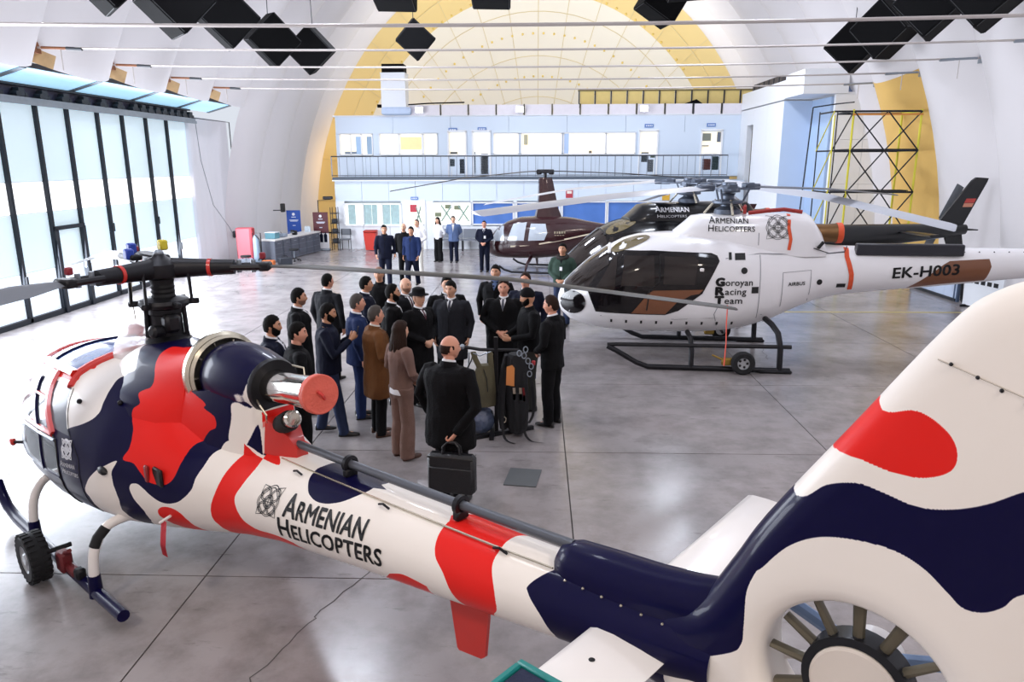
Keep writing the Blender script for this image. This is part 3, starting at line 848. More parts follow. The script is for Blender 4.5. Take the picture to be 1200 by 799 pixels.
#LIVERY_START
LIVERY = [
    ('n', 'b', [(0.015, 79.5), (0.017, 75.2), (0.119, 69.7), (0.192, 64.0), (0.083, 60.6), (0.043, 56.5), (0.098, 49.0), (0.162, 41.2), (0.21, 34.6), (0.161, 28.8), (0.015, 23.3), (-0.25, 18.6), (-1.0, 24), (-1.0, -5), (-2.75, -5), (-2.75, -90.0), (0.0, -90), (0.777, -24.7), (0.806, -14.7), (0.763, -7.3), (0.734, -0.7), (0.753, 3.3), (0.817, 4.3), (0.874, 1.8), (0.926, -1.7), (1.01, -5.7), (1.102, -5.9), (1.202, -1.6), (1.302, 8.7), (1.32, 19.8), (1.337, 30.3), (1.339, 45.8), (1.441, 58.1), (1.75, 66), (1.75, 90.0), (-0.2, 90.0)], 0),
    ('w', 'b', [(0.599, 14.7), (0.477, 9.8), (0.359, 4.4), (0.259, -1.4), (0.175, -8.7), (0.2, -12.3), (0.1, -90), (0.55, -90), (0.553, -16.8), (0.589, -8.2), (0.563, 2.2), (0.56, 8.1)], 0),
    ('r', 'b', [(0.702, 83.3), (0.396, 83.0), (0.367, 76.9), (0.417, 70.9), (0.505, 62.7), (0.415, 54.4), (0.507, 49.5), (0.479, 44.8), (0.524, 39.8), (0.615, 33.4), (0.671, 24.2), (0.651, 16.6), (0.76, 16.1), (0.847, 11.4), (0.911, 7.5), (1.004, 6.8), (1.084, 8.8), (1.137, 15.7), (1.141, 29.3), (1.14, 44.0), (1.224, 55.5), (1.308, 60.5), (1.299, 63.9), (1.258, 64.6), (1.164, 65.0), (1.171, 66.8), (0.925, 68.4), (0.825, 70.9), (0.79, 75.0)], 0),
    ('w', 'b', [(1.476, 71.5), (1.535, 73.5), (1.627, 75.1), (1.68, 78.6), (1.68, 79.1), (1.72, 81.4), (1.72, 60), (1.72, 40), (1.703, 74.2), (1.601, 62.7), (1.523, 57.5), (1.441, 58.6), (1.473, 67.9)], 0),
    ('r', 'b', [(1.577, 60.0), (1.55, 33.8), (1.526, 13.6), (1.48, -3.8), (1.463, -16.2), (1.476, -24.4), (1.476, -90.0), (2.55, -90), (2.296, -25.8), (2.141, -21.8), (1.943, -22.0), (1.818, -12.7), (1.768, -3.6), (1.727, 8.1), (1.726, 15.1), (1.765, 29.3), (1.784, 50.6), (1.72, 81.8), (1.95, 62), (1.62, 62)], 0),
    ('r', 'b', [(0.952, -13.3), (1.008, -9.9), (1.087, -9.7), (1.156, -13.6), (1.183, -22.0), (1.183, -90.0), (0.957, -23.0), (0.933, -18.3)], 0),
    ('r', 'b', [(3.28, -18.1), (3.395, -10.7), (3.5, -12.5), (3.595, -17.4), (3.595, -90.0), (2.9, -90.0)], 0),
    ('n', 'b', [(2.385, 48.7), (2.32, 61.3), (2.281, 78.2), (2.289, 89.9), (2.289, 90.0), (2.95, 90.0), (2.86, 83.9), (2.85, 71.5), (2.772, 52.4), (2.662, 41.6), (2.544, 38.1), (2.442, 42.1)], 0),
    ('r', 'b', [(3.586, 78.9), (3.606, 50.4), (3.653, 28.0), (3.754, 7.3), (3.839, -31.9), (3.839, -90.0), (3.95, -90.0), (4.081, -27.5), (4.124, -12.2), (4.109, 12.2), (4.045, 41.2), (4.033, 61.9), (4.023, 77.8), (4.023, 90.0), (3.55, 90.0)], 0),
    ('n', 'b', [(4.421, 69.8), (4.313, 34.8), (4.322, 23.3), (4.424, -0.7), (4.483, -27.6), (4.483, -90.0), (5.3, -90.0), (5.3, 90.0), (4.35, 90.0)], 0),
    ('n', 'f', [(4.4, 0.6), (4.4, 1.7), (5.2, 1.75), (5.25, 2.1), (5.35, 2.3), (5.564, 2.22), (5.679, 2.306), (5.783, 2.346), (5.871, 2.337), (5.985, 2.318), (6.089, 2.341), (6.183, 2.389), (6.271, 2.457), (6.42, 2.56), (6.9, 2.66), (6.9, 2.3), (6.48, 2.2), (6.319, 2.122), (6.272, 2.057), (6.22, 2.017), (6.163, 2.011), (6.113, 2.047), (6.029, 2.107), (5.928, 2.138), (5.793, 2.131), (5.669, 2.096), (5.564, 2.019), (5.476, 1.898), (5.451, 1.865), (5.425, 1.768), (5.43, 1.625), (5.428, 1.542), (5.382, 1.477), (5.19, 1.355), (5.072, 1.281), (5.15, 0.6)], 0),
    ('r', 'f', [(5.62, 2.45), (5.702, 2.438), (5.789, 2.436), (5.892, 2.419), (5.988, 2.425), (6.064, 2.468), (6.078, 2.533), (6.039, 2.602), (5.942, 2.652), (5.828, 2.625), (5.74, 2.72)], 0),
    ('r', 'b', [(-2.2, 43), (-0.52, 43), (-0.46, 50), (-0.46, 58), (-0.52, 53), (-2.2, 54)], 0),
]
#LIVERY_END
def soft_poly(pts, region):
    n = len(pts); out = []
    hard = [region == 'b' and abs(p[1]) > 89 for p in pts]
    for i in range(n):
        b, c = i, (i + 1) % n
        if hard[b] or hard[c]:
            out.append(pts[b]); continue
        a = b if hard[i - 1] else i - 1
        d = c if hard[(i + 2) % n] else (i + 2) % n
        A, B, C, D = [np.array(pts[k], float) for k in (a, b, c, d)]
        for t in np.arange(6) / 6:
            out.append(tuple(.5 * (2 * B + (C - A) * t + (2 * A - 5 * B + 4 * C - D) * t * t + (3 * B - A - 3 * C + D) * t ** 3)))
    return out
def make_livery():
    img = np.empty((LIV_H, LIV_W, 4), np.float32); img[...] = (*PAINT['w'], 1)
    for col, region, pts, smooth in LIVERY:
        P = soft_poly(pts, region)
        uv = [(g_uv if region == 'b' else f_uv)(a, b) for a, b in P]
        fill_poly(img, [(u * LIV_W, v * LIV_H) for u, v in uv], (*PAINT[col], 1))
    im = bpy.data.images.new('livery', LIV_W, LIV_H, float_buffer=False)
    im.colorspace_settings.name = 'sRGB'
    rgb = img[..., :3]
    img[..., :3] = np.where(rgb <= .0031308, rgb * 12.92, 1.055 * np.power(rgb, 1 / 2.4) - .055)
    im.pixels.foreach_set(img.ravel()); im.update(); im.pack()
    m = bpy.data.materials.new('livery_paint'); m.use_nodes = True
    nt = m.node_tree; b = nt.nodes['Principled BSDF']
    t = nt.nodes.new('ShaderNodeTexImage'); t.image = im
    nt.links.new(t.outputs['Color'], b.inputs['Base Color'])
    b.inputs['Roughness'].default_value = .34; b.inputs['Specular IOR Level'].default_value = .1; b.inputs['Coat Weight'].default_value = .16; b.inputs['Coat Roughness'].default_value = .03
    return m
M_liv = make_livery()

def set_uv(o, mode='b'):
    me = o.data
    uvl = me.uv_layers.new(name='uv')
    M = o.matrix_basis
    co = [M @ v.co for v in me.vertices]
    for lp in me.loops:
        p = co[lp.vertex_index]
        if mode == 'b':
            s = p.x
            phi = math.degrees(math.atan2(p.z - g_zref(s), abs(p.y)))
            uvl.data[lp.index].uv = g_uv(s, phi)
        else:
            uvl.data[lp.index].uv = f_uv(p.x, p.z)
    return o

M_glass = mat('clear_canopy', '#cfdbe4', .06, alpha=.26, var=0, spec=.3)
M_glassd = mat('tinted_window', '#6a6f78', .15, alpha=.86, var=.05, spec=.3)
M_glassb = mat('blue_roof_window', '#274a90', .12, alpha=.88, var=.3, scale=2.5, spec=.15)
M_red = mat('red_frame_paint', '#cf2f27', .35, coat=.3)
M_navy = mat('navy_gloss', '#0c0a36', .34, coat=.16, spec=.1)
M_wgloss = mat('white_gloss', '#f3efec', .3, coat=.5, var=.02)
M_rubber = mat('rubber', '#17181b', .8, var=.2, scale=30)
M_gun = mat('dark_gunmetal', '#26262a', .45, .6, var=.25, scale=14)
M_oliv = mat('olive_grey_blade', '#3d3a34', .5, .1, var=.1)
M_blade_lit = mat('lit_blade', '#b8c4c6', .4)  # blade of the same rotor; the light it catches is put into the colour
M_bladeg = mat('grey_blade', '#6f747c', .4, .1)
M_chrome = mat('chrome', '#d8d4cc', .12, 1.0, var=.12, scale=5)
M_steelr = mat('bright_ring', '#d9d2bf', .25, .8, var=.15)
M_bead = mat('sealant_black', '#0e0e10', .5)

gz = thing('helicopter', 'small helicopter in red, white and navy camouflage paint nearest the camera', 'helicopter', (GX, GY, GZ), GA)
# rows (section angle) and columns (station) of the shell; breaks follow the window edges
def a_of_z(z, s=-.5):
    lo, hi = -PI / 2, PI / 2
    for _ in range(40):
        m = (lo + hi) / 2
        _, zb, zm, zt, hw, nb, nt_ = [np.interp(s, GST[:, 0], GST[:, k]) for k in range(7)]
        e = nb if m < 0 else nt_
        zz = zm + (zm - zb if m < 0 else zt - zm) * math.copysign(abs(math.sin(m)) ** (2 / e), math.sin(m))
        lo, hi = (m, hi) if zz < z else (lo, m)
    return lo
ZR = [.62, .90, 1.28, 1.32, 1.62, 1.70]
brk = [a_of_z(z) for z in ZR]
rows = sorted(set([round(v, 5) for v in list(np.linspace(-PI / 2, PI / 2, 25)) if min(abs(v - b) for b in brk) > .04] + [round(b, 5) for b in brk]))
rowsf = rows + [round(PI - a, 5) for a in reversed(rows[1:-1])]      # all around
cols = list(np.unique(np.round(np.concatenate([np.linspace(-2.70, -2.5, 4), np.linspace(-2.4, -.95, 12), [-1.9, -1.2, -1.16, -.86, -.80, -.50, -.42, -.36], np.linspace(-.25, 2.0, 24), np.linspace(2.2, 5.3, 17)]), 4)))
AR = {z: round(b, 5) for z, b in zip(ZR, brk)}
def region(s0, s1, a0, a1):
    """what the shell cell between two stations and two angles is made of"""
    a0, a1 = min(a0, a1), max(a0, a1)
    am = (a0 + a1) / 2
    if am > PI / 2: am = PI - am
    sm = (s0 + s1) / 2
    if am < -PI / 2 + 1e-6: return 'fuselage'
    if sm < -.86 and AR[.90] < am < AR[1.62]: return 'post' if -1.2 < sm < -1.16 else 'cabin_glazing' 
    if sm < -2.15 and am > AR[.62] : return 'cabin_glazing'
    if -.80 < sm < -.42 and AR[1.32] < am < AR[1.62]: return 'door_window'
    if -1.9 < sm < -.50 and am > AR[1.70]: return 'roof_window'
    return 'fuselage'
n = len(rowsf)
V = [g_pt(s, a) for s in cols for a in rowsf]
groups = {}
for i in range(len(cols) - 1):
    for j in range(n):
        k = (j + 1) % n
        a0, a1 = rowsf[j], rowsf[k] if k else rowsf[0] + 2 * PI
        q = (i * n + j, i * n + k, (i + 1) * n + k, (i + 1) * n + j)
        groups.setdefault(region(cols[i], cols[i + 1], a0, a1), []).append(q)
def sub_mesh(name, faces, m, parent, extra=()):
    used = {}; vs = []; fs = []
    for f in faces:
        g = []
        for i in f:
            if i not in used:
                used[i] = len(vs); vs.append(V[i])
            g.append(used[i])
        fs.append(tuple(g))
    b = MB().add(vs, fs)
    return b.build(name, m, parent, sharp=50)
fus_faces = groups['fuselage'] + groups.get('post', [])
fus = sub_mesh('fuselage', fus_faces + [tuple(range(n - 1, -1, -1))], M_liv, gz)
set_uv(fus)
sub_mesh('cabin_glazing', groups['cabin_glazing'], M_glass, gz)
for sd in (1, -1):
    sub_mesh('door_window', [f for f in groups['door_window'] if V[f[0]][1] * sd > 0], M_glassd, gz)
sub_mesh('roof_window', groups['roof_window'], M_glassb, gz)
# frames: red bars along the shell
def along(s0, s1, a, k=14, off=1.0): return [g_pt(s, a) for s in np.linspace(s0, s1, k)]
def across(s, a0, a1, k=14): return [g_pt(s, a) for a in np.linspace(a0, a1, k)]
for sd in (0, 1):
    fa = (lambda a: PI - a) if sd else (lambda a: a)
    MB().tube(across(-.83, fa(AR[1.28]), fa(AR[1.70])), .030, 6).build('door_arch', M_red, gz)
    MB().tube(along(-2.35, -.50, fa(AR[1.70] - .03)), .045, 6).build('roof_arch', M_red, gz)
    MB().tube(across(-.44, fa(AR[1.62]), fa(1.30)), .034, 6).build('roof_brace', M_red, gz)
    MB().tube(along(-2.3, -.86, fa(a_of_z(1.50))), .018, 6).build('glazing_bar', M_red, gz)
    MB().tube(along(-2.45, -.86, fa(a_of_z(1.27))), .024, 6).build('door_rail', M_red, gz)
    MB().tube(along(-1.9, -.86, fa(a_of_z(1.23))), .020, 6).build('door_rail', M_steel, gz)
    MB().tube(across(-1.18, fa(AR[.90]), fa(a_of_z(1.60))), .018, 6).build('glazing_post', M_navy, gz)
    MB().tube(across(-.86, fa(AR[.62]), fa(AR[1.28])), .010, 6).build('door_post', M_gun, gz)
    MB().tube(across(-.38, fa(AR[.62]), fa(AR[1.62])), .004, 5).build('door_seam', M_bead, gz)
    MB().tube(along(-2.55, -.86, fa(AR[.90])), .016, 6).build('sill_seal', M_navy, gz)
MB().tube([g_pt(-1.9, a) for a in np.linspace(AR[1.70], PI - AR[1.70], 12)], .03, 6).build('roof_arch', M_red, gz)
MB().tube([g_pt(-1.25, a) for a in np.linspace(AR[1.70], PI - AR[1.70], 12)], .018, 6).build('roof_bar', M_navy, gz)
MB().tube([g_pt(-.50, a) for a in np.linspace(AR[1.70], PI - AR[1.70], 12)], .03, 6).build('roof_arch', M_red, gz)
MB().tube([g_pt(s, PI / 2) for s in np.linspace(-2.5, -1.9, 8)], .02, 6).build('nose_bar', M_red, gz)
# cabin inside
M_seat = mat('seat_fabric', '#4a505c', .8)
for (sx, sy) in ((-1.35, -.40), (-1.35, .40), (-.62, -.42), (-.62, .42)):
    b = MB(); b.rbox((sx, sy, .92), (.46, .46, .12), .04); b.rbox((sx + .24, sy, 1.22), (.10, .44, .58), .04); b.rbox((sx + .26, sy, 1.55), (.08, .24, .14), .03)
    b.build('seat', M_seat, gz)
MB().box((-1.15, 0, .80), (2.2, 1.3, .04)).build('cabin_floor', mat('cabin_floor', '#6a707a', .8), gz, smooth=False)
b = MB(); b.rbox((-2.0, .05, 1.12), (.22, .62, .30), .05); b.box((-1.95, .05, .9), (.12, .3, .3)); b.build('instrument_panel', M_gun, gz)
MB().box((-.20, 0, 1.15), (.06, 1.3, .8)).build('bulkhead', mat('bulkhead_cloth', '#9da2a8', .8), gz, smooth=False)
for sx in (-1.75,):
    MB().tube([(sx, -.35, .82), (sx - .05, -.35, 1.1)], .014, 6).build('control_stick', M_gun, gz)

# ---- upper cowl under the rotor mast
def cowl_ring(s, w, zb, zt, nn=2.6, k=22, flare=0):
    out = []
    for i in range(k):
        a = -.15 + (PI + .3) * i / (k - 1)
        ca, sa = math.cos(a), math.sin(a)
        y = w * math.copysign(abs(ca) ** (2 / nn), ca) * (1 + flare * max(0, .35 - max(0, sa)))
        z = zb + (zt - zb) * math.copysign(abs(sa) ** (2 / nn), sa)
        out.append((s, -y, z))
    return out
rings = [cowl_ring(*r) for r in [(-.40, .28, 1.72, 1.80, 2.2), (-.32, .35, 1.66, 1.86, 2.2), (-.22, .40, 1.62, 1.91, 2.3, 22, .3), (-.12, .42, 1.58, 1.95, 2.4, 22, .7), (0.0, .44, 1.56, 1.985, 2.5, 22, 1.1),
         (.25, .43, 1.53, 1.99, 2.6, 22, 1.4), (.5, .41, 1.50, 2.0, 2.5, 22, 1.3), (.72, .38, 1.47, 2.05, 2.3, 22, .9), (.88, .335, 1.45, 2.13, 2.1, 22, .3)]]
cw = MB().loft(rings, True, True, closed=False).build('engine_cowl', M_liv, gz, sharp=60); set_uv(cw)
MB().tube([(r[0][0], r[0][1] - .006, r[0][2] + .02) for r in rings[1:]], .010, 5).build('cowl_seam', M_bead, gz)
# air intake ring and engine nacelle
O = (.95, 0, 1.85)
MB().lathe([(.305, -.08), (.325, -.04), (.325, 0), (.30, .02), (.285, 0), (.285, -.08), (.305, -.08)], O, (1, 0, 0), 40, False).build('intake_ring', M_steelr, gz)
MB().lathe([(.30, .03), (.305, .05), (.285, .07), (.268, .05), (.275, .03)], O, (1, 0, 0), 40, False).build('intake_rim', M_steelr, gz)
MB().lathe([(.30, -.06), (.29, .0), (.24, .02), (.2, .06)], O, (1, 0, 0), 32, False).build('intake_shadow', mat('intake_dark', '#171512', .7), gz)
for k in range(10):
    a = 2 * PI * k / 10
    MB().cyl((.99, .30 * math.cos(a), 1.85 + .30 * math.sin(a)), (.995, .24 * math.cos(a), 1.85 + .24 * math.sin(a)), .008, n=5).build('intake_strut', M_steelr, gz)
def ring_yz(s, cy, cz, ry, rz, k=32):
    return [(s, cy + ry * math.cos(2 * PI * j / k), cz + rz * math.sin(2 * PI * j / k)) for j in range(k)]
nac = MB().loft([ring_yz(*r) for r in [(1.0, 0, 1.85, .225, .225), (1.03, 0, 1.85, .245, .245), (1.12, 0, 1.855, .268, .268), (1.25, 0, 1.86, .275, .275), (1.42, 0, 1.865, .262, .262), (1.58, 0, 1.87, .232, .232), (1.68, 0, 1.872, .205, .205)]]).build('engine_nacelle', M_liv, gz, sharp=60)
set_uv(nac)
MB().lathe([(.205, -.01), (.212, .02), (.200, .05), (.12, .035), (.115, -.05)], (1.66, 0, 1.872), (1, 0, 0), 32, False).build('exhaust_shroud', M_gun, gz)
ax = Vector((.68, -.06, .088)).normalized()
MB().lathe([(.118, -.02), (.124, .03), (.114, .05), (.112, .35), (.120, .60), (.126, .66)], (1.68, 0, 1.872), ax, 32, False).build('exhaust_pipe', M_chrome, gz)
cp = MB().lathe([(.128, .645), (.137, .65), (.137, .70), (.130, .705), (.1, .700), (.05, .712), (.0, .712)], (1.68, 0, 1.872), ax, 32, True).build('exhaust_cover', mat('salmon_cover', '#d8604f', .6, var=.12, scale=12, bump=.3, bscale=60), gz)
q = Vector((1.68, 0, 1.872)) + ax * .715
MB().tube([q + Vector((0, -.03, .03)), q + Vector((.02, -.005, .0)), q + Vector((0, .02, -.035))], .012, 6).build('pull_loop', M_red, cp)
for sgn, zz in ((1, 1.80), (-1, 2.0)):
    MB().tube([(1.70, -sgn * .17 * .9, zz), (1.80, -sgn * .19, zz - .01), (1.84, -sgn * .17, zz - .08), (1.78, -sgn * .14, zz - .16)], .008, 5).build('latch_wire', M_steelr, gz)
# pylon under the nacelle and the red rear fairing with its drain pipe
def box_ring(s, w0, w1, z0, z1, k=6):
    """rounded tapering section: half width w0 at z0, w1 at z1"""
    out = []
    for i in range(9):
        t = i / 8; out.append((s, -(w0 + (w1 - w0) * t ** 1.3), z0 + (z1 - z0) * t))
    for i in range(9):
        t = 1 - i / 8; out.append((s, (w0 + (w1 - w0) * t ** 1.3), z0 + (z1 - z0) * t))
    return out
py = MB().loft([box_ring(*r) for r in [(.70, .40, .30, 1.45, 1.70), (.95, .36, .30, 1.40, 1.75), (1.2, .33, .272, 1.36, 1.80), (1.45, .27, .24, 1.34, 1.82), (1.62, .21, .19, 1.34, 1.78), (1.72, .15, .13, 1.36, 1.70)]]).build('engine_pylon', M_liv, gz, sharp=60)
set_uv(py)
hf = MB().loft([box_ring(*r) for r in [(1.55, .17, .12, 1.34, 1.62), (1.70, .15, .115, 1.34, 1.66), (1.82, .12, .10, 1.36, 1.62), (1.93, .08, .06, 1.37, 1.54), (2.0, .05, .04, 1.38, 1.46)]]).build('rear_fairing', M_red, gz, sharp=60)
b = MB(); b.lathe([(.068, 0), (.075, .02), (.078, .17), (.07, .19)], (1.80, -.03, 1.60), (.85, -.15, .42), 18); b.build('drain_sleeve', M_rubber, gz)
b = MB(); b.lathe([(.058, .18), (.064, .20), (.064, .25), (.05, .26), (.048, .2)], (1.80, -.03, 1.60), (.85, -.15, .42), 18); b.build('drain_pipe', M_chrome, gz)
# small things on the flank
def flank(s, a, d=.0):
    p = Vector(g_pt(s, a)); return p
b = MB(); p = flank(1.0, .25); b.rbox(p + Vector((0, -.002, 0)), (.13, .03, .14), .01); b.build('air_vent', M_bead, gz)
MB().rbox(flank(.9, .25) + Vector((0, -.002, 0)), (.05, .03, .14), .01).build('vent_flap', mat('dark_red_flap', '#8c1d1d', .4), gz)
MB().ball(flank(.30, .12), (.07, .03, .035), 10, 6).build('step_recess', M_bead, gz)
for (s, a) in ((-.16, a_of_z(1.57)), (.30, .9)):
    MB().ball(flank(s, a) + Vector((0, -.01, .01)), .022, 8, 6).build('cowl_latch', M_gun, gz)
# ---- tail rotor drive shaft along the boom with its bearings
sh = [(1.78, 0, 1.475), (2.6, 0, 1.497), (3.6, 0, 1.53), (4.45, 0, 1.565)]
MB().tube(sh, .030, 10).build('drive_shaft', mat('shaft_grey', '#5c6068', .4, .4), gz)
for s in (2.57, 3.63):
    z = np.interp(s, [p[0] for p in sh], [p[2] for p in sh])
    MB().lathe([(.036, -.02), (.06, -.015), (.06, .015), (.036, .02)], (s, 0, z), (1, 0, 0), 18, False).build('shaft_bearing', M_gun, gz)
    MB().rbox((s, 0, z - .06), (.05, .10, .06), .01).build('bearing_foot', M_gun, gz)
for s in (2.2, 3.1, 4.05):
    z = g_pt(s, 1.1)
    MB().tube([(s - .05, z[1] - .01, z[2] + .012), (s, z[1] - .015, z[2] + .03), (s + .05, z[1] - .01, z[2] + .012)], .008, 5).build('cable_clip', M_gun, gz)
MB().tube([(s, -.11, g_pt(s, 1.22)[2] + .008) for s in np.linspace(1.9, 4.4, 9)], .006, 5).build('cable', M_steelr, gz)
# shaft cover ahead of the fin
def bump(s, w, z0, z1, k=14):
    return [(s, -w * math.cos(PI * i / (k - 1)), z0 + (z1 - z0) * max(0, math.sin(PI * i / (k - 1))) ** .75) for i in range(k)]
MB().loft([bump(*r) for r in [(4.36, .05, 1.44, 1.50), (4.40, .10, 1.43, 1.57), (4.48, .125, 1.42, 1.60), (4.7, .135, 1.42, 1.62), (4.95, .135, 1.43, 1.64), (5.15, .125, 1.45, 1.67), (5.35, .10, 1.5, 1.72)]], closed=False).build('shaft_cover', M_navy, gz, sharp=60)
for k in range(7):
    s = 4.5 + .11 * k
    p = g_pt(s, .85)
    MB().ball((s, -.142, 1.45), .008, 6, 4).build('rivet', M_steelr, gz)

# ---- fin with the shrouded tail rotor
FC, FZ, FR = 5.85, 1.50, .352
outl = catmull([(4.70, 1.16), (4.82, 1.36), (5.00, 1.52), (5.17, 1.60), (5.30, 1.82), (5.43, 2.07), (5.72, 2.53), (5.98, 2.94), (6.10, 3.07), (6.26, 3.14), (6.50, 3.17), (6.66, 3.12), (6.70, 2.95), (6.66, 2.5), (6.56, 2.02), (6.47, 1.6), (6.38, 1.27), (6.15, 1.04), (5.85, .95), (5.50, 1.0), (5.2, 1.06), (4.9, 1.08)], 4)
def f_half(s, z): return max(.05, (.165 - .064 * (z - 1.5)) * min(1.0, .55 + (s - 4.7) * .9))
def fin_shell():
    bm = bmesh.new()
    P = np.array([(p[0], p[1]) for p in outl]); nP = len(P)
    cen = P.mean(0)
    nrm = []
    for i in range(nP):
        t = P[(i + 1) % nP] - P[i - 1]; t /= np.hypot(*t); nrm.append(np.array([t[1], -t[0]]))
    if np.dot(nrm[0], P[0] - cen) < 0: nrm = [-q for q in nrm]
    cir = [(FC + math.cos(2 * PI * i / 64), FZ + math.sin(2 * PI * i / 64)) for i in range(64)]
    def vert(s, z, side, f): return bm.verts.new((s, -side * f_half(s, z) * f, z))
    loops = {}
    for side in (1, -1):
        # side plate edge inset from the outline, rounded to the middle line
        prof = [(.0, 0.0), (.012, .38), (.035, .68), (.075, .90), (.13, 1.0)]
        lo = []
        for ins, f in prof:
            if ins == 0 and side == -1:
                lo.append(loops[(1, 'o')][0]); continue
            ring = []
            for i in range(nP):
                q = P[i] - nrm[i] * ins
                ring.append(vert(q[0], q[1], side, f) if ins else bm.verts.new((q[0], 0, q[1])))
            lo.append(ring)
        for a, b in zip(lo, lo[1:]):
            for i in range(nP):
                j = (i + 1) % nP
                f_ = (a[i], a[j], b[j], b[i]); bm.faces.new(f_ if side == 1 else f_[::-1])
        loops[(side, 'o')] = lo
        hp = [(FR, 0), (FR, .45), (FR + .008, .72), (FR + .03, .93), (FR + .075, 1.03), (FR + .13, 1.0)]
        li = []
        for r, f in hp:
            if f == 0 and side == -1:
                li.append(loops[(1, 'i')][0]); continue
            ring = []
            for c_ in range(64):
                a = 2 * PI * c_ / 64
                s, z = FC + r * math.cos(a), FZ + r * math.sin(a)
                ring.append(vert(s, z, side, f) if f else bm.verts.new((s, 0, z)))
            li.append(ring)
        for a, b in zip(li, li[1:]):
            for i in range(64):
                j = (i + 1) % 64
                f_ = (a[i], b[i], b[j], a[j]); bm.faces.new(f_ if side == 1 else f_[::-1])
        loops[(side, 'i')] = li
        bm.edges.ensure_lookup_table()
        ed = []
        for ring in (lo[-1], li[-1]):
            for i in range(len(ring)):
                ed.append(bm.edges.get((ring[i], ring[(i + 1) % len(ring)])))
        bmesh.ops.triangle_fill(bm, use_beauty=True, edges=ed)
    bmesh.ops.recalc_face_normals(bm, faces=bm.faces)
    me = bpy.data.meshes.new('tail_fin'); bm.to_mesh(me); bm.free()
    me.materials.append(M_liv)
    me.polygons.foreach_set('use_smooth', [True] * len(me.polygons)); me.set_sharp_from_angle(angle=R(50))
    o = bpy.data.objects.new('tail_fin', me); COL.objects.link(o); o.parent = gz
    return o
fin = fin_shell(); set_uv(fin, 'f')
# fan in the duct
fan = MB().lathe([(.0, -.105), (.158, -.10), (.168, -.09), (.168, .05)], (FC, 0, FZ), (0, 1, 0), 40).build('fan_hub', mat('cream_hub', '#e9e0d6', .45), gz)
MB().lathe([(.170, -.085), (.203, -.08), (.203, .02), (.170, .02)], (FC, 0, FZ), (0, 1, 0), 40, False).build('hub_ring', mat('hub_ring_dark', '#23252b', .4, .4), fan)
M_fb = mat('fan_blade_bronze', '#6a6454', .4, .4, var=.1)
for k in range(13):
    a = 2 * PI * (k + .38) / 13
    ca, sa = math.cos(a), math.sin(a)
    b = MB(); b.tube([(FC + r * ca, -.045, FZ + r * sa) for r in (.18, .24, FR - .012)], [(.023, .021), (.023, .019), (.026, .014)], 8)
    b.build('fan_blade', M_fb, fan)
    MB().lathe([(.024, 0), (.027, .01), (.022, .02)], (FC + .185 * ca, -.045, FZ + .185 * sa), (ca, 0, sa), 10).build('blade_collar', MATS['hub_ring_dark'], fan)
MB().lathe([(.0, .10), (.10, .10), (.12, .12), (.12, .20), (.0, .20)], (FC, 0, FZ), (0, 1, 0), 24).build('gearbox', M_wgloss, fan)
for a in (2.75, 3.5, .4):
    MB().tube([(FC + .1 * math.cos(a), .14, FZ + .1 * math.sin(a)), (FC + FR * math.cos(a), .12, FZ + FR * math.sin(a))], (.03, .02)[a > 3], 8).build('stator_strut', mat('strut_blue', '#7f9ac2', .4) if a < 3 else M_wgloss, fan)
# panel line with screws near the fin top
for k, s in enumerate((6.02, 6.10, 6.17, 6.24, 6.36, 6.50, 6.62)):
    z = 2.83 - .03 * k
    MB().ball((s, -f_half(s, z) - .001, z), .007, 7, 5).build('fin_screw', M_gun, gz)
MB().tube([(5.98, -f_half(5.98, 2.84) - .0, 2.84), (6.64, -f_half(6.64, 2.63) - .001, 2.63)], .0025, 4).build('fin_seam', mat('seam_grey', '#b9b2a8', .6), gz)

# ---- stabiliser, ventral fin
for sd, sgn in (('port', 1), ('starboard', -1)):
    z = 1.30
    sec = lambda l, c0, c1, th: [(c0 + (c1 - c0) * t, -sgn * l, z + th * h) for t, h in ((0, 0), (.03, .55), (.12, .9), (.35, 1), (.7, .6), (1, .05), (1, -.05), (.7, -.4), (.35, -.7), (.12, -.6), (.03, -.35))]
    st = MB().loft([sec(.12, 4.70, 5.10, .035), sec(.9, 4.69, 5.08, .032), sec(1.66, 4.67, 5.05, .028), sec(1.69, 4.69, 5.03, .012)]).build('stabiliser', M_wgloss, gz, sharp=50)
    MB().ball((4.86, -sgn * .42, z + .032), (.016, .016, .004), 10, 4).build('drain_hole', M_bead, st)
vf = [(3.52, .93), (3.86, .98), (3.82, .60), (3.79, .575), (3.60, .545), (3.585, .56)]
MB().prism(vf, (0, -.012, 0), (1, 0, 0), (0, 0, 1), (0, .024, 0)).build('ventral_fin', M_red, gz, smooth=False)

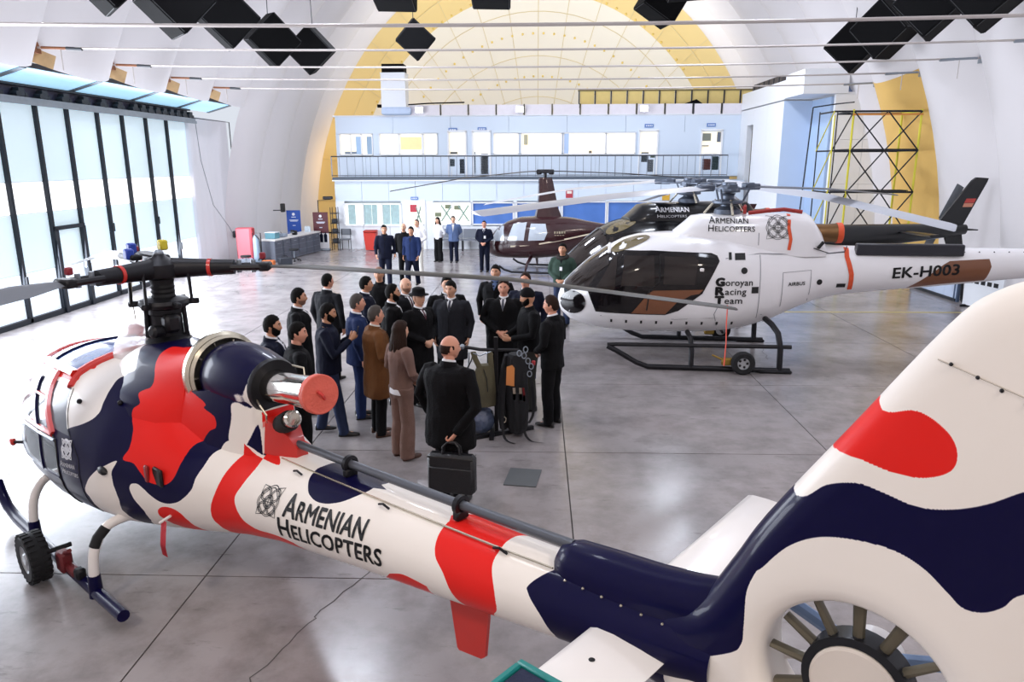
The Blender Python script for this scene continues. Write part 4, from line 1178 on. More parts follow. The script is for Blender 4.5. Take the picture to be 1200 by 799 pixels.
# ---- skid gear, ground wheel
for sgn in (1, -1):
    y = -sgn * 1.0
    MB().tube([(.97, y, .13), (.5, y, .12), (-.9, y, .11), (-1.5, y, .115), (-1.78, y, .16), (-1.93, y, .27), (-2.0, y, .36)], .048, 12).build('skid_tube', M_navy, gz)
    MB().tube([(-1.35, y * 1.03, .075), (-.75, y * 1.03, .075)], .018, 8).build('skid_shoe', M_wgloss, gz)
    for s, zt, yb in ((-.98, .56, .62), (.44, .52, .55)):
        pts = [(s, y, .12), (s, y * .995, .30), (s, y * .97, .47), (s, y * .90, .60), (s, y * .80, .66), (s, y * .62, .66), (s, -sgn * .3, .60)]
        MB().tube(catmull(pts, 3, False), .040, 10).build('skid_strut', M_wgloss, gz)
        MB().cyl((s, y, .08), (s, y * .998, .27), .055, .048, n=12).build('strut_socket', M_navy, gz)
    MB().tube([(.44, y * .965, .50), (.44, y * .93, .57), (.44, y * .86, .635)], .043, 10).build('strut_tape', M_rubber, gz)
    MB().ball((.44, y * .60, .665), (.06, .06, .055), 10, 6).build('strut_clamp', M_wgloss, gz)
    # ground handling wheel
    o = (-.36, y * 1.19, .215)
    whl = MB().lathe([(.12, -.075), (.19, -.08), (.212, -.05), (.216, 0), (.212, .05), (.19, .08), (.12, .075)], o, (0, 1, 0), 32, False).build('tyre', M_rubber, gz, sharp=30)
    tm = MB()
    for k in range(26):
        a = 2 * PI * k / 26
        for q in (-.045, .045):
            tm.box((o[0] + .213 * math.cos(a + q), o[1] + q, o[2] + .213 * math.sin(a + q)), (.02, .06, .026), rot=Matrix.Rotation(-a, 3, 'Y'))
    tm.build('tread_blocks', M_rubber, whl, smooth=False)
    b = MB(); b.lathe([(.128, -.07), (.118, -.055), (.06, -.048), (.045, -.075), (.0, -.075)], o, (0, 1 * (1 if y > 0 else -1) * -1 if False else 1, 0), 24, False); b.lathe([(.128, .07), (.118, .055), (.06, .048), (.045, .075), (.0, .075)], o, (0, 1, 0), 24, False)
    b.build('wheel_rim', mat('rim_grey', '#b7bbbf', .4, .3), whl)
    MB().cyl((o[0], o[1], o[2]), (o[0], y * .9, o[2]), .022, n=8).build('axle', M_gun, whl)
    b = MB(); b.rbox((-.14, y * 1.03, .19), (.14, .10, .18), .02); b.rbox((.02, y * 1.02, .16), (.2, .07, .08), .02); b.cyl((-.1, y * 1.03, .28), (.0, y * 1.02, .33), .02, n=6)
    b.build('wheel_clamp', mat('maroon_steel', '#6d1f24', .5), gz)
    MB().rbox((.18, y * 1.02, .19), (.09, .08, .10), .02).build('jack_lever', M_gun, gz)

# ---- rotor mast and head
b = MB(); b.lathe([(.20, 1.93), (.19, 1.98), (.135, 2.02), (.13, 2.20), (.145, 2.21), (.145, 2.25), (.12, 2.26)], (0, 0, 0), (0, 0, 1), 28); b.build('mast_housing', M_gun, gz)
b = MB(); b.lathe([(.10, 2.24), (.20, 2.27), (.215, 2.30), (.20, 2.33), (.10, 2.35)], (0, 0, 0), (0, 0, 1), 28)
for k in range(6):
    a = k * PI / 3; b.rbox((.24 * math.cos(a), .24 * math.sin(a), 2.30), (.09, .05, .05), .01, rz=a)
b.build('swashplate', M_gun, gz)
b = MB(); b.lathe([(.095, 2.33), (.10, 2.36), (.088, 2.38), (.10, 2.40), (.088, 2.42), (.10, 2.44), (.088, 2.46), (.10, 2.5), (.11, 2.52)], (0, 0, 0), (0, 0, 1), 24); b.build('mast_boot', M_rubber, gz)
hubm = MB(); hubm.lathe([(.09, 2.50), (.15, 2.53), (.165, 2.58), (.16, 2.64), (.11, 2.68), (.06, 2.70), (.03, 2.74), (.0, 2.745)], (0, 0, 0), (0, 0, 1), 28)
hub = hubm.build('rotor_hub', M_gun, gz)
MB().lathe([(.03, 2.70), (.04, 2.71), (.04, 2.74), (.02, 2.76), (.0, 2.76)], (0, 0, 0), (0, 0, 1), 12).build('lifting_eye', M_steel, hub)
for (a, r0, r1) in ((.6, .16, .13), (2.4, .16, .13), (4.3, .17, .13), (5.3, .17, .12)):
    MB().tube([(.26 * math.cos(a), .26 * math.sin(a), 2.31), (.25 * math.cos(a), .25 * math.sin(a), 2.60)], .014, 6).build('pitch_link', M_gun, hub)
for a in (3.4, 3.9, 4.4, 1.0):
    MB().tube([(.16 * math.cos(a), .16 * math.sin(a), 1.95), (.15 * math.cos(a), .15 * math.sin(a), 2.27)], .022, 8).build('servo_rod', M_gun, gz)
MB().rbox((.16, -.03, 2.14), (.12, .14, .16), .03).build('servo_block', M_gun, gz)
MB().lathe([(.05, 0), (.055, .1), (.03, .12)], (.13, -.1, 2.08), (.3, -1, .1), 14).build('servo_cap', M_gun, gz)
# blades: yaw angle in the local frame
def blade(parent, az, droop, r0, r1, chord, m, name, z0, twist=0, th=.018):
    ca, sa = math.cos(az), math.sin(az)
    rings = []
    for r, c in [(r0, .35), (r0 + .10, .5), (r0 + .35, 1), (r0 + (r1 - r0) * .5, 1), (r1 - .12, 1), (r1 - .02, .94), (r1, .7)]:
        z = z0 - droop * ((r - r0) / (r1 - r0)) ** 1.6
        w = chord * c / 2
        rings.append([(r * ca - q * w * sa, r * sa + q * w * ca, z + h * th + twist * q * w) for q, h in ((-1, 0), (-.75, .8), (-.3, 1), (.3, .6), (1, .05), (1, -.05), (.3, -.5), (-.3, -.8), (-.75, -.6))])
    return MB().loft(rings).build(name, m, parent, sharp=40)
def g_arm(az, z, m=M_gun):
    ca, sa = math.cos(az), math.sin(az)
    T = lambda r, q, zz=0: (r * ca - q * sa, r * sa + q * ca, z + zz)
    b = MB(); b.tube([T(.10, 0), T(.2, 0), T(.45, 0), T(.62, 0)], [.09, .085, .07, .065], 12); b.build('blade_grip', m, hub)
    MB().tube([T(.40, 0), T(.43, 0)], .078, 14).build('grip_band', M_red, hub)
    b = MB()
    for q in (-.055, .055):
        b.tube([T(.60, q), T(.86, q * 1.1)], .028, 8)
    b.rbox(T(.88, 0), (.10, .17, .07), .015, rz=az); b.build('blade_fork', m, hub)
    for q in (.66, .78):
        MB().cyl(T(q, 0, -.05), T(q, 0, .06), .022, n=8).build('fork_pin', M_steel, hub)
    MB().rbox(T(.86, .02, .09), (.05, .05, .06), .01, rz=az).build('red_cap', mat('dark_red_cap', '#8e2330', .5), hub)
azA = R(38.9 + 9.3)       # world bearing of the blade over the people, brought into the body frame
# measured from the picture: one blade to the right past the people, one to the left, one away from the camera
for az, dr, zt in ((azA, .50, 2.60), (azA + R(120), .50, 2.60), (azA + R(240), .50, 2.60)):
    g_arm(az, zt)
    blade(hub, az, dr, .88, 5.25, .26, M_blade_lit if 2 < az - azA < 3 else M_oliv if az == azA else M_bladeg, 'rotor_blade', zt, twist=.0 if az == azA else -.22, th=.014)
b = MB()
for (px_, py_, pz_, sx, sy, sz) in ((-.42, .10, 2.66, .5, .16, .06), (-.30, -.12, 2.69, .3, .10, .05)):
    b.rbox((px_, py_, pz_), (sx, sy, sz), .015)
b.build('fold_bracket', M_gun, hub)
for (p, c, nm) in (((-.50, -.02, 2.74), '#2746b0', 'blue_plug'), ((-.22, -.16, 2.72), '#2746b0', 'blue_plug'), ((-.18, .12, 2.78), '#d8c834', 'yellow_plug')):
    MB().rbox(p, (.08, .07, .09), .012).build(nm, mat(nm, c, .5), hub)
# red flags: pitot cover streamer, belly streamer, cable under blade tip
def ribbon(name, pts, w, m, parent, ey=(0, 1, 0)):
    E = Vector(ey) * w / 2; vs = []; F = []
    for i, p in enumerate(pts):
        p = Vector(p); vs += [p + E, p - E, p + E + Vector((.004, 0, 0)), p - E + Vector((.004, 0, 0))]
    for i in range(len(pts) - 1):
        a = 4 * i; F += [(a, a + 1, a + 5, a + 4), (a + 2, a + 6, a + 7, a + 3), (a, a + 4, a + 6, a + 2), (a + 1, a + 3, a + 7, a + 5)]
    return MB().add(vs, F).build(name, m, parent, smooth=False)
M_flag = mat('red_streamer', '#c22330', .6, bump=.5, bscale=25)
# ---- lettering and emblems on the camouflaged helicopter
M_ink = mat('black_lettering', '#141416', .5, var=0)
M_inkw = mat('white_lettering', '#f0f0f4', .5, var=0)
def fit_text(body, w, cap, bold=.022, small=True, shear=0.0):
    me = text_shape(body, 1.0, 0.0, small, shear, 1.04)
    xs = [v.co.x for v in me.vertices]
    x0, x1 = min(xs), max(xs)
    for v in me.vertices:
        v.co.x = (v.co.x - x0) * w / (x1 - x0); v.co.y = v.co.y * cap / .73
    if bold:                  # heavier strokes: the same glyphs laid over each other a little apart
        bm = bmesh.new()
        for dx, dy in ((0, 0), (1, 0), (-1, 0), (0, .8), (0, -.8), (.7, .6), (-.7, -.6), (.7, -.6), (-.7, .6)):
            m2 = me.copy(); d = bold * cap * 1.3
            m2.transform(Matrix.Translation((dx * d, dy * d, 0))); bm.from_mesh(m2)
        bm.to_mesh(me); bm.free()
    return me
bv = bvh_of([fus])
cl = [((0, y, 0), (0, 1, 0)) for y in np.linspace(-.02, .2, 9)] + [((x, 0, 0), (1, 0, 0)) for x in np.linspace(.1, 1.0, 8)]
decal('lettering', fit_text('Armenian', .80, .155), M_ink, gz, bv, (2.255, -1.2, 1.140), (1, 0, .094), (0, 0, 1), (0, 1, 0), .004, cl)
decal('lettering', fit_text('Helicopters', 1.03, .150), M_ink, gz, bv, (2.205, -1.2, .975), (1, 0, .125), (0, 0, 1), (0, 1, 0), .004, cl)
decal('emblem', knot_mesh(.112, .0055), M_ink, gz, bv, (2.075, -1.2, 1.185), (1.02, 0, .12), (.10, 0, .95), (0, 1, 0), .004, cl)
decal('door_emblem', knot_mesh(.085, .013), M_inkw, gz, bv, (-.03, -1.2, 1.20), (1, 0, .1), (0, 0, 1), (0, 1, 0), .005, cl)
decal('door_lettering', fit_text('Armenian', .24, .045, .03), M_inkw, gz, bv, (-.15, -1.2, 1.035), (1, 0, .08), (0, 0, 1), (0, 1, 0), .005, cl)
decal('door_lettering', fit_text('Helicopters', .26, .045, .03), M_inkw, gz, bv, (-.13, -1.2, .975), (1, 0, .05), (0, 0, 1), (0, 1, 0), .005, cl)
# red outline mark near the fin's trailing edge
fb = bvh_of([fin])
v, f = stroke(catmull([(0, 0), (.09, .10), (.2, .13), (.24, .02), (.1, -.03)], 5), .008, True)
decal('red_outline', MB().add([(a, b, 0) for a, b in v], f).mesh('o'), M_red, gz, fb, (6.27, -1.2, 2.94), (1, 0, 0), (0, 0, 1), (0, 1, 0), .003)
# streamers
ribbon('streamer', [(1.02, -.64, .80), (1.03, -.66, .70), (1.02, -.67, .60), (1.04, -.67, .52)], .09, M_flag, gz, (1, 0, .1))
MB().cyl((1.06, -.60, .84), (.99, -.66, .78), .012, n=6).build('streamer_pin', M_wgloss, gz)
ribbon('mast_streamer', [(-.22, -.12, 2.02), (-.36, -.12, 2.03), (-.52, -.13, 2.00)], .09, M_flag, gz, (0, .3, 1))
tp = (5.18 * math.cos(azA), 5.18 * math.sin(azA))
ribbon('blade_strap', [(tp[0], tp[1], 2.13), (tp[0], tp[1], 1.95), (tp[0] + .01, tp[1], 1.75), (tp[0], tp[1] + .01, 1.52)], .035, mat('orange_red_strap', '#d8472f', .6), gz, (.6, -.8, 0))
p = g_pt(-1.75, -.12)
MB().tube([p, (p[0] - .10, p[1] - .05, p[2] - .01)], .018, 7).build('pitot_tube', M_gun, gz)
MB().rbox((p[0] - .14, p[1] - .06, p[2] - .01), (.10, .05, .07), .015).build('pitot_cover', M_red, gz)
# clear protective film over the mast front
M_film = mat('clear_film', '#f1eef0', .3, alpha=.55, var=.03, bump=.6, bscale=6)
rr = random.Random(8); rings = []
for i, (s, w, z) in enumerate([(-.52, .26, 1.86), (-.44, .32, 2.02), (-.34, .33, 2.12), (-.22, .32, 2.13), (-.12, .28, 2.10), (-.02, .22, 2.04)]):
    rings.append([(s + rr.uniform(-.02, .02), -w * math.cos(PI * j / 12) + rr.uniform(-.02, .02), 1.78 + (z - 1.78) * math.sin(PI * j / 12) ** .6 + rr.uniform(-.015, .015) if 0 < j < 12 else 1.76) for j in range(13)])
MB().loft(rings, False, False, closed=False).build('protective_film', M_film, gz, sharp=25)
MB().tube([(-.40, -.1, 2.1), (-.40, -.11, 2.3), (-.36, -.1, 2.62)], .006, 5).build('film_wire', M_steelr, gz)
# ================================================================ the two larger parked helicopters (same type)
AST = np.array([
(-2.99,.96,1.02,1.10,.10,2,2),(-2.93,.80,1.02,1.28,.32,2,2),(-2.75,.65,1.05,1.48,.54,2.2,2),(-2.45,.56,1.12,1.76,.73,2.4,2),(-2.1,.52,1.2,2.02,.85,2.6,2.2),
(-1.8,.50,1.25,2.17,.90,2.8,2.4),(-1.5,.50,1.3,2.25,.93,3,2.6),(-1.0,.50,1.3,2.28,.935,3,2.8),(-.5,.51,1.3,2.28,.93,3,2.8),(0,.54,1.3,2.24,.90,2.8,2.6),
(.4,.61,1.32,2.19,.82,2.6,2.4),(.8,.73,1.36,2.15,.70,2.4,2.2),(1.2,.92,1.45,2.12,.56,2.2,2.1),(1.6,1.09,1.52,2.08,.44,2.1,2),(2.0,1.19,1.58,2.06,.37,2,2),
(2.6,1.26,1.63,2.05,.33,2,2),(3.6,1.36,1.69,2.04,.28,2,2),(4.6,1.48,1.76,2.04,.23,2,2),(6.5,1.68,1.86,2.03,.15,2,2),(7.1,1.76,1.9,2.0,.09,2,2)], float)
def a_pt(s, a):
    _, zb, zm, zt, hw, nb, n2 = [np.interp(s, AST[:, 0], AST[:, k]) for k in range(7)]
    ca, sa = math.cos(a), math.sin(a)
    e = nb if sa < 0 else n2
    return (s, -hw * math.copysign(abs(ca) ** (2 / e), ca), zm + (zm - zb if sa < 0 else zt - zm) * math.copysign(abs(sa) ** (2 / e), sa))
def poly_mesh(poly, step=.07):
    """flat polygon cut into a fine grid so it can follow a curved skin"""
    bm = bmesh.new()
    bm.faces.new([bm.verts.new((x, y, 0)) for x, y in poly])
    xs = [p[0] for p in poly]; ys = [p[1] for p in poly]
    for x in np.arange(min(xs) + step, max(xs), step):
        bmesh.ops.bisect_plane(bm, geom=bm.verts[:] + bm.edges[:] + bm.faces[:], plane_co=(x, 0, 0), plane_no=(1, 0, 0))
    for y in np.arange(min(ys) + step, max(ys), step):
        bmesh.ops.bisect_plane(bm, geom=bm.verts[:] + bm.edges[:] + bm.faces[:], plane_co=(0, y, 0), plane_no=(0, 1, 0))
    me = bpy.data.meshes.new('p'); bm.to_mesh(me); bm.free()
    return me
def side_patch(name, poly, m, parent, bvh, off=.006, sides=(1, -1), smooth=True):
    for sd in sides:
        o = decal(name, poly_mesh(poly), m, parent, bvh, (0, -2.0 * sd, 0), (1, 0, 0), (0, 0, 1), (0, sd, 0), off)
        if smooth:
            o.data.polygons.foreach_set('use_smooth', [True] * len(o.data.polygons))
            o.data.update()
M_win = mat('dark_helicopter_glass', '#161315', .08, spec=.3, coat=.25, var=.3, scale=2)
M_wins = mat('smoked_glass', '#2a2422', .08, spec=.3, coat=.25, var=.35, scale=3)
M_brown = mat('brown_paint', '#7a4a2c', .3, coat=.4, var=.05)
M_shell = mat('white_helicopter_paint', '#f1f0f2', .28, coat=.6, var=.015)
M_blk = mat('black_helicopter_paint', '#08090d', .3, spec=.3, coat=.4, var=.2)
M_rot = mat('rotor_head_grey', '#5a6270', .45, .5, var=.3, scale=20)
M_bl = mat('pale_rotor_blade', '#b9bcc4', .35, coat=.2, var=.04)
M_bd = mat('dark_rotor_blade', '#595d66', .4, var=.06)
M_tit = mat('heat_tinted_exhaust', '#7a5a3a', .3, .7, var=.25, scale=5)
M_org = mat('orange_strap', '#e0552c', .6, bump=.3, bscale=40)
def squirrel(name, label, loc, rz, shell, white, blades):
    t = thing(name, label, 'helicopter', loc, rz)
    ss = list(np.unique(np.round(np.concatenate([np.linspace(-2.99, -2.7, 6), np.linspace(-2.6, 2.2, 38), np.linspace(2.4, 7.1, 18)]), 3)))
    aa = np.linspace(-PI, PI, 56, endpoint=False)
    body = MB().loft([[a_pt(s, a) for a in aa] for s in ss]).build('fuselage', shell, t, sharp=60)
    bv = bvh_of([body])
    # raised engine cowl behind the cabin roof
    def cring(s, w, z0, z1, nn=3.2, k=24):
        return [(s, -w * math.copysign(abs(math.cos(PI * i / (k - 1))) ** (2 / nn), math.cos(PI * i / (k - 1))), z0 + (z1 - z0) * max(0, math.sin(PI * i / (k - 1))) ** (2 / nn)) for i in range(k)]
    fwd = 0 if white else -.55
    cowl = MB().loft([cring(*r) for r in [(-.92 + fwd, .40, 2.1, 2.30), (-.78 + fwd, .43, 2.05, 2.42), (-.62 + fwd, .46, 2.0, 2.57), (-.45 + fwd, .48, 2.0, 2.60), (.5, .50, 1.95, 2.62), (1.30, .44, 1.9, 2.64), (1.40, .41, 1.9, 2.58), (1.58, .36, 1.9, 2.32), (1.66, .33, 1.9, 2.12)]], True, True, closed=False).build('engine_cowl', shell, t, sharp=45)
    cv = bvh_of([cowl])
    # exhaust with its cover
    MB().lathe([(.15, -.1), (.165, .0), (.16, .2), (.17, .36)], (1.52, 0, 2.27), (1, 0, .02), 24).build('exhaust', M_tit, t)
    MB().lathe([(.176, .36), (.18, .37), (.18, .45), (.17, .46), (.0, .46)], (1.52, 0, 2.27), (1, 0, .02), 24, False).build('exhaust_cover', M_org, t)
    # windscreen, doors
    side_patch('cabin_glazing', [(-2.44, 1.32), (-2.28, .93), (-1.64, .92), (-1.08, .92), (-.86, 1.0), (-.47, 1.31), (-.20, 1.86), (-.24, 1.95), (-.34, 1.99), (-1.33, 2.02), (-1.98, 2.0), (-2.03, 1.985)], M_win, t, bv, .008)
    side_patch('door_window', [(-1.85, 1.42), (-1.80, 1.92), (-1.30, 1.94), (-1.28, 1.42)], M_wins, t, bv, .014)
    side_patch('rear_window', [(-1.14, 1.46), (-1.12, 1.93), (-.62, 1.93), (-.56, 1.86), (-.60, 1.46)], M_wins, t, bv, .014)
    side_patch('front_quarter_window', [(-2.30, 1.32), (-1.98, 1.90), (-1.92, 1.90), (-1.96, 1.32)], M_wins, t, bv, .014)
    if white:
        side_patch('brown_panel', [(-1.66, .935), (-1.38, 1.30), (-1.30, 1.35), (-.46, 1.38), (-.52, 1.31), (-.66, 1.28), (-.90, 1.14), (-1.08, .935)], M_brown, t, bv, .016)
        MB().rbox((-.50, -.945, 1.72), (.07, .03, .06), .01).build('door_latch', M_wgloss, t)
    for sd in (1, -1):
        m = MB(); m.tube([(s_, a_pt(s_, 0)[1] * sd * 1.012, z_) for s_, z_ in ((-1.40, 1.0), (-1.36, 1.35), (-1.20, 1.5), (-1.20, 1.98))], .012, 5); m.build('door_gap', M_bead, t)
    # windscreen over the nose (two halves with a centre post)
    for sd in (1, -1):
        ws = []
        for i in range(9):
            u = i / 8
            s_ = -2.86 + (-2.06 + 2.86) * u
            row = []
            for j in range(7):
                a = PI / 2 - .06 - (1.06 - .22 * u) * j / 6
                p = a_pt(s_, a); row.append((p[0] - .008, p[1] * sd * 1.004, p[2] + .010))
            ws.append(row)
        MB().loft(ws, False, False, closed=False).build('windscreen', M_wins, t, sharp=60)
        # oval nose light and roof window
        side_patch('windscreen_corner', [(-2.88, 1.34), (-2.43, 1.33), (-2.0, 1.99), (-2.12, 2.0), (-2.5, 1.68), (-2.75, 1.44)], M_wins, t, bv, .007, (sd,))
        side_patch('nose_window', [(-2.70 + .24 * math.cos(q), 1.05 + .21 * math.sin(q) + .02 * math.cos(q)) for q in np.linspace(0, 2 * PI, 22, endpoint=False)], M_win, t, bv, .012, (sd,))
        rwn = MB(); rwn.loft([[(-1.70 + .34 * r * math.cos(q), sd * -.42 + .19 * r * math.sin(q), a_pt(-1.70 + .34 * r * math.cos(q), 0)[2] * 0 + 2.0) for q in np.linspace(0, 2 * PI, 20, endpoint=False)] for r in (1, .02)], False, False)
        v2 = []
        for (x, y, z) in rwn.v:
            h, _, _, _ = bv.ray_cast(Vector((x, y, 5)), Vector((0, 0, -1)))
            v2.append((x, y, (h.z if h else 2) + .012))
        rwn.v = v2
        rwn.build('roof_window', mat('amber_roof_window', '#6d6142', .08, coat=.8), t)
    MB().tube([a_pt(s, PI / 2) for s in np.linspace(-2.88, -2.08, 8)], .02, 6).build('windscreen_post', shell, t)
    MB().tube([(p[0] + .0, p[1], p[2]) for p in [a_pt(-2.06, a) for a in np.linspace(1.02, PI - 1.02, 14)]], .03, 6).build('roof_edge', shell, t)
    # fin, lower fin, stabiliser, tail rotor
    for nm, po in (('upper_fin', [(6.30, 2.0), (7.0, 1.98), (7.50, 3.02), (7.52, 3.10), (7.20, 3.12), (7.10, 3.05)]), ('lower_fin', [(6.55, 1.75), (7.0, 1.8), (7.12, 1.32), (7.08, 1.2), (6.80, 1.2)])):
        MB().prism(po, (0, -.03, 0), (1, 0, 0), (0, 0, 1), (0, .06, 0)).build(nm, shell, t, smooth=False)
    if not white:
        side_patch('fin_marking', [(6.95, 2.52), (7.22, 2.52), (7.26, 2.62), (7.0, 2.62)], mat('red_marking', '#c0403a', .5), t, BVHTree.FromPolygons([Vector((5, -.03, 0)), Vector((9, -.03, 0)), Vector((9, -.03, 5)), Vector((5, -.03, 5))], [(0, 1, 2, 3)]), .004, (1,), False)
        side_patch('fin_marking', [(6.92, 2.42), (7.17, 2.42), (7.21, 2.51), (6.95, 2.51)], mat('salmon_marking', '#cf8a70', .5), t, BVHTree.FromPolygons([Vector((5, -.03, 0)), Vector((9, -.03, 0)), Vector((9, -.03, 5)), Vector((5, -.03, 5))], [(0, 1, 2, 3)]), .004, (1,), False)
    MB().loft([[(s0 + c_ * k, y, 1.86 + h) for k, h in ((0, 0), (.1, .03), (.5, .035), (1, 0), (.5, -.03), (.1, -.02))] for s0, c_, y in ((5.2, .5, -1.25), (5.2, .52, 0), (5.2, .5, 1.25))]).build('stabiliser', shell, t, sharp=30)
    tr_ = MB().cyl((6.62, .10, 2.02), (6.62, .32, 2.02), .06, n=12).build('tail_rotor_hub', M_rot, t)
    for k in (1, -1):
        MB().loft([[(6.62 + k * (.42 * q) + w_ * .10, .27 + h, 2.02 + k * .90 * q - w_ * .05) for w_, h in ((-1, 0), (0, .015), (1, 0), (0, -.015))] for q in (.08, .3, 1.0)]).build('tail_rotor_blade', mat('tail_blade_grey', '#7c8187', .4), tr_, sharp=20)
    MB().cyl((7.05, 0, 1.88), (7.45, 0, 1.86), .035, .015, n=8).build('tail_guard', shell, t)
    # landing gear: skids, long steps, bowed legs, ground wheels
    for sgn in (1, -1):
        y = -sgn * 1.14
        MB().tube([(1.02, y, .05), (.5, y, .05), (-1.35, y, .05), (-1.55, y, .12), (-1.9, y, .32), (-2.06, y, .40)], .045, 10).build('skid_tube', M_gun, t)
        MB().rbox((.78, y, .03), (.55, .12, .06), .02).build('skid_shoe', M_gun, t)
        MB().tube([(-2.06, y * .99, .42), (-1.9, y * .99, .43), (.95, y * .99, .46), (1.02, y * .99, .46)], .035, 8).build('step_bar', M_gun, t)
        MB().tube([(.85, y, .06), (.84, y * 1.0, .45), (.80, y * .93, .68), (.72, y * .80, .80), (.66, y * .55, .84)], .05, 10).build('rear_leg', M_gun, t)
        MB().tube([(-.62, y, .05), (-.62, y * .99, .35), (-.64, y * .9, .55), (-.66, y * .6, .58)], .045, 10).build('front_leg', M_gun, t)
        o = (.22, y * 1.13, .20)
        w = MB().lathe([(.10, -.06), (.17, -.065), (.195, -.04), (.2, 0), (.195, .04), (.17, .065), (.10, .06)], o, (0, 1, 0), 28, False).build('tyre', M_rubber, t, sharp=30)
        b = MB(); b.lathe([(.105, .06), (.1, .02), (.03, .01), (.0, .012)], o, (0, 1, 0), 20, False); b.lathe([(.105, -.06), (.1, -.02), (.03, -.01), (.0, -.012)], o, (0, 1, 0), 20, False); b.build('wheel_rim', mat('alloy_rim', '#b9bcc0', .35, .6), w)
        for k in range(5):
            a = 2 * PI * k / 5
            MB().ball((o[0] + .065 * math.cos(a), o[1] - sgn * .03, o[2] + .065 * math.sin(a)), (.022, .012, .022), 8, 5).build('rim_hole', M_bead, w)
        MB().tube([(o[0], y * .9, o[2]), (o[0], y * 1.12, o[2])], .025, 8).build('axle', M_gun, w)
        b = MB(); b.rbox((-.02, y * 1.03, .19), (.20, .09, .13), .02); b.tube([(-.1, y * 1.03, .22), (-.28, y * 1.03, .30)], .018, 6); b.build('jack', mat('brass_jack', '#9c7f3a', .4, .6), t)
    # rotor head
    h = MB(); h.lathe([(.24, 2.60), (.22, 2.68), (.12, 2.74), (.10, 2.92), (.13, 2.96)], (0, 0, 0), (0, 0, 1), 20); hub = h.build('rotor_mast', M_rot, t)
    h = MB()
    for k in range(3):
        a = 2 * PI * k / 3 + .5
        h.prism([(0, -.12), (.46, -.10), (.62, -.04), (.62, .04), (.46, .10), (0, .12)], (0, 0, 3.02), (math.cos(a), math.sin(a), 0), (-math.sin(a), math.cos(a), 0), (0, 0, .035))
        h.rbox((.42 * math.cos(a), .42 * math.sin(a), 3.09), (.2, .16, .10), .02, rz=a)
    h.lathe([(.0, 2.96), (.2, 2.98), (.2, 3.06), (.13, 3.10), (.13, 3.15), (.0, 3.16)], (0, 0, 0), (0, 0, 1), 18)
    h.build('rotor_star', M_rot, hub)
    h = MB(); h.lathe([(.12, 2.76), (.27, 2.79), (.27, 2.83), (.12, 2.86)], (0, 0, 0), (0, 0, 1), 20); h.build('swashplate', M_rot, hub)
    for k in range(3):
        a = 2 * PI * k / 3
        MB().cyl((.26 * math.cos(a), .26 * math.sin(a), 2.82), (.36 * math.cos(a), .36 * math.sin(a), 3.04), .018, n=6).build('pitch_link', M_rot, hub)
        MB().cyl((.42 * math.cos(a + .6), .42 * math.sin(a + .6), 2.60), (.22 * math.cos(a + .6), .22 * math.sin(a + .6), 2.84), .022, n=6).build('servo_rod', M_steelr, hub)
    for az, droop, m in blades:
        tw = (-.15 if math.cos(R(az)) < 0 else .34) if m is M_bl else .10
        az = R(az) - rz
        ca, sa = math.cos(az), math.sin(az)
        MB().rbox((.62 * ca, .62 * sa, 3.06), (.36, .14, .11), .02, rz=az).build('blade_grip', M_rot, hub)
        blade(hub, az, droop, .55, 5.345, .34, m, 'rotor_blade', 3.06, twist=tw, th=.018)
    return t, body, cowl, bv, cv
AX, AY, AA = 3.38, 13.37, R(-5.3)
wh, wb_, wc_, wbv, wcv = squirrel('helicopter', 'white helicopter registered EK-H003 with a brown door panel, standing mid-hangar', (AX, AY, 0), AA, M_shell, True, [(218, .24, M_bl), (36, .26, M_bd), (98, .5, M_bl)])
bk, bb_, bc_, bbv, bcv = squirrel('helicopter', 'black helicopter with a tall swept tail fin, half hidden behind the white one', (3.45, 17.2, 0), R(10), M_blk, False, [(154, .62, M_bl), (-33, .80, M_bl), (62, .75, M_bl)])
# lettering on the white one
def lay(par, bvh, body, x, z, w, cap, m=M_ink, bold=.01, small=False, slope=0.0, shear=0.0, name='lettering', off=.012):
    return decal(name, fit_text(body, w, cap, bold, small, shear), m, par, bvh, (x, -2.0, z), (1, 0, slope), (0, 0, 1), (0, 1, 0), off, [((0, y, 0), (0, 1, 0)) for y in np.linspace(.02, .3, 8)])
lay(wh, wcv, 'Armenian', -.36, 2.465, .66, .115, small=True)
lay(wh, wcv, 'Helicopters', -.37, 2.33, .78, .115, small=True)
decal('emblem', knot_mesh(.205, .0075), M_ink, wh, wcv, (.80, -2.0, 2.40), (1, 0, 0), (0, 0, 1), (0, 1, 0), .012)
for i, (b1, b2, w) in enumerate((('G', 'oroyan', .46), ('R', 'acing', .36), ('T', 'eam', .30))):
    z = 1.45 - .155 * i
    lay(wh, wbv, b1, -.245, z, .13, .135, bold=.09)
    lay(wh, wbv, b2, -.09, z, w, .115, bold=.012)
lay(wh, wbv, 'AIRBUS', 1.0, 1.42, .30, .065, bold=.02, slope=.03)
lay(wh, wbv, 'EK-H003', 2.80, 1.535, 1.08, .19, bold=.03, slope=.07)
side_patch('brown_tail_panel', [(3.10, 1.34), (3.62, 1.78), (3.72, 1.84), (4.36, 1.88), (4.40, 1.75), (4.36, 1.50), (3.6, 1.42)], M_brown, wh, wbv, .006)
MB().rbox((3.05, -.215, 2.02), (1.75, .16, .20), .02).build('tail_strake', mat('black_strake', '#22232c', .4), wh)
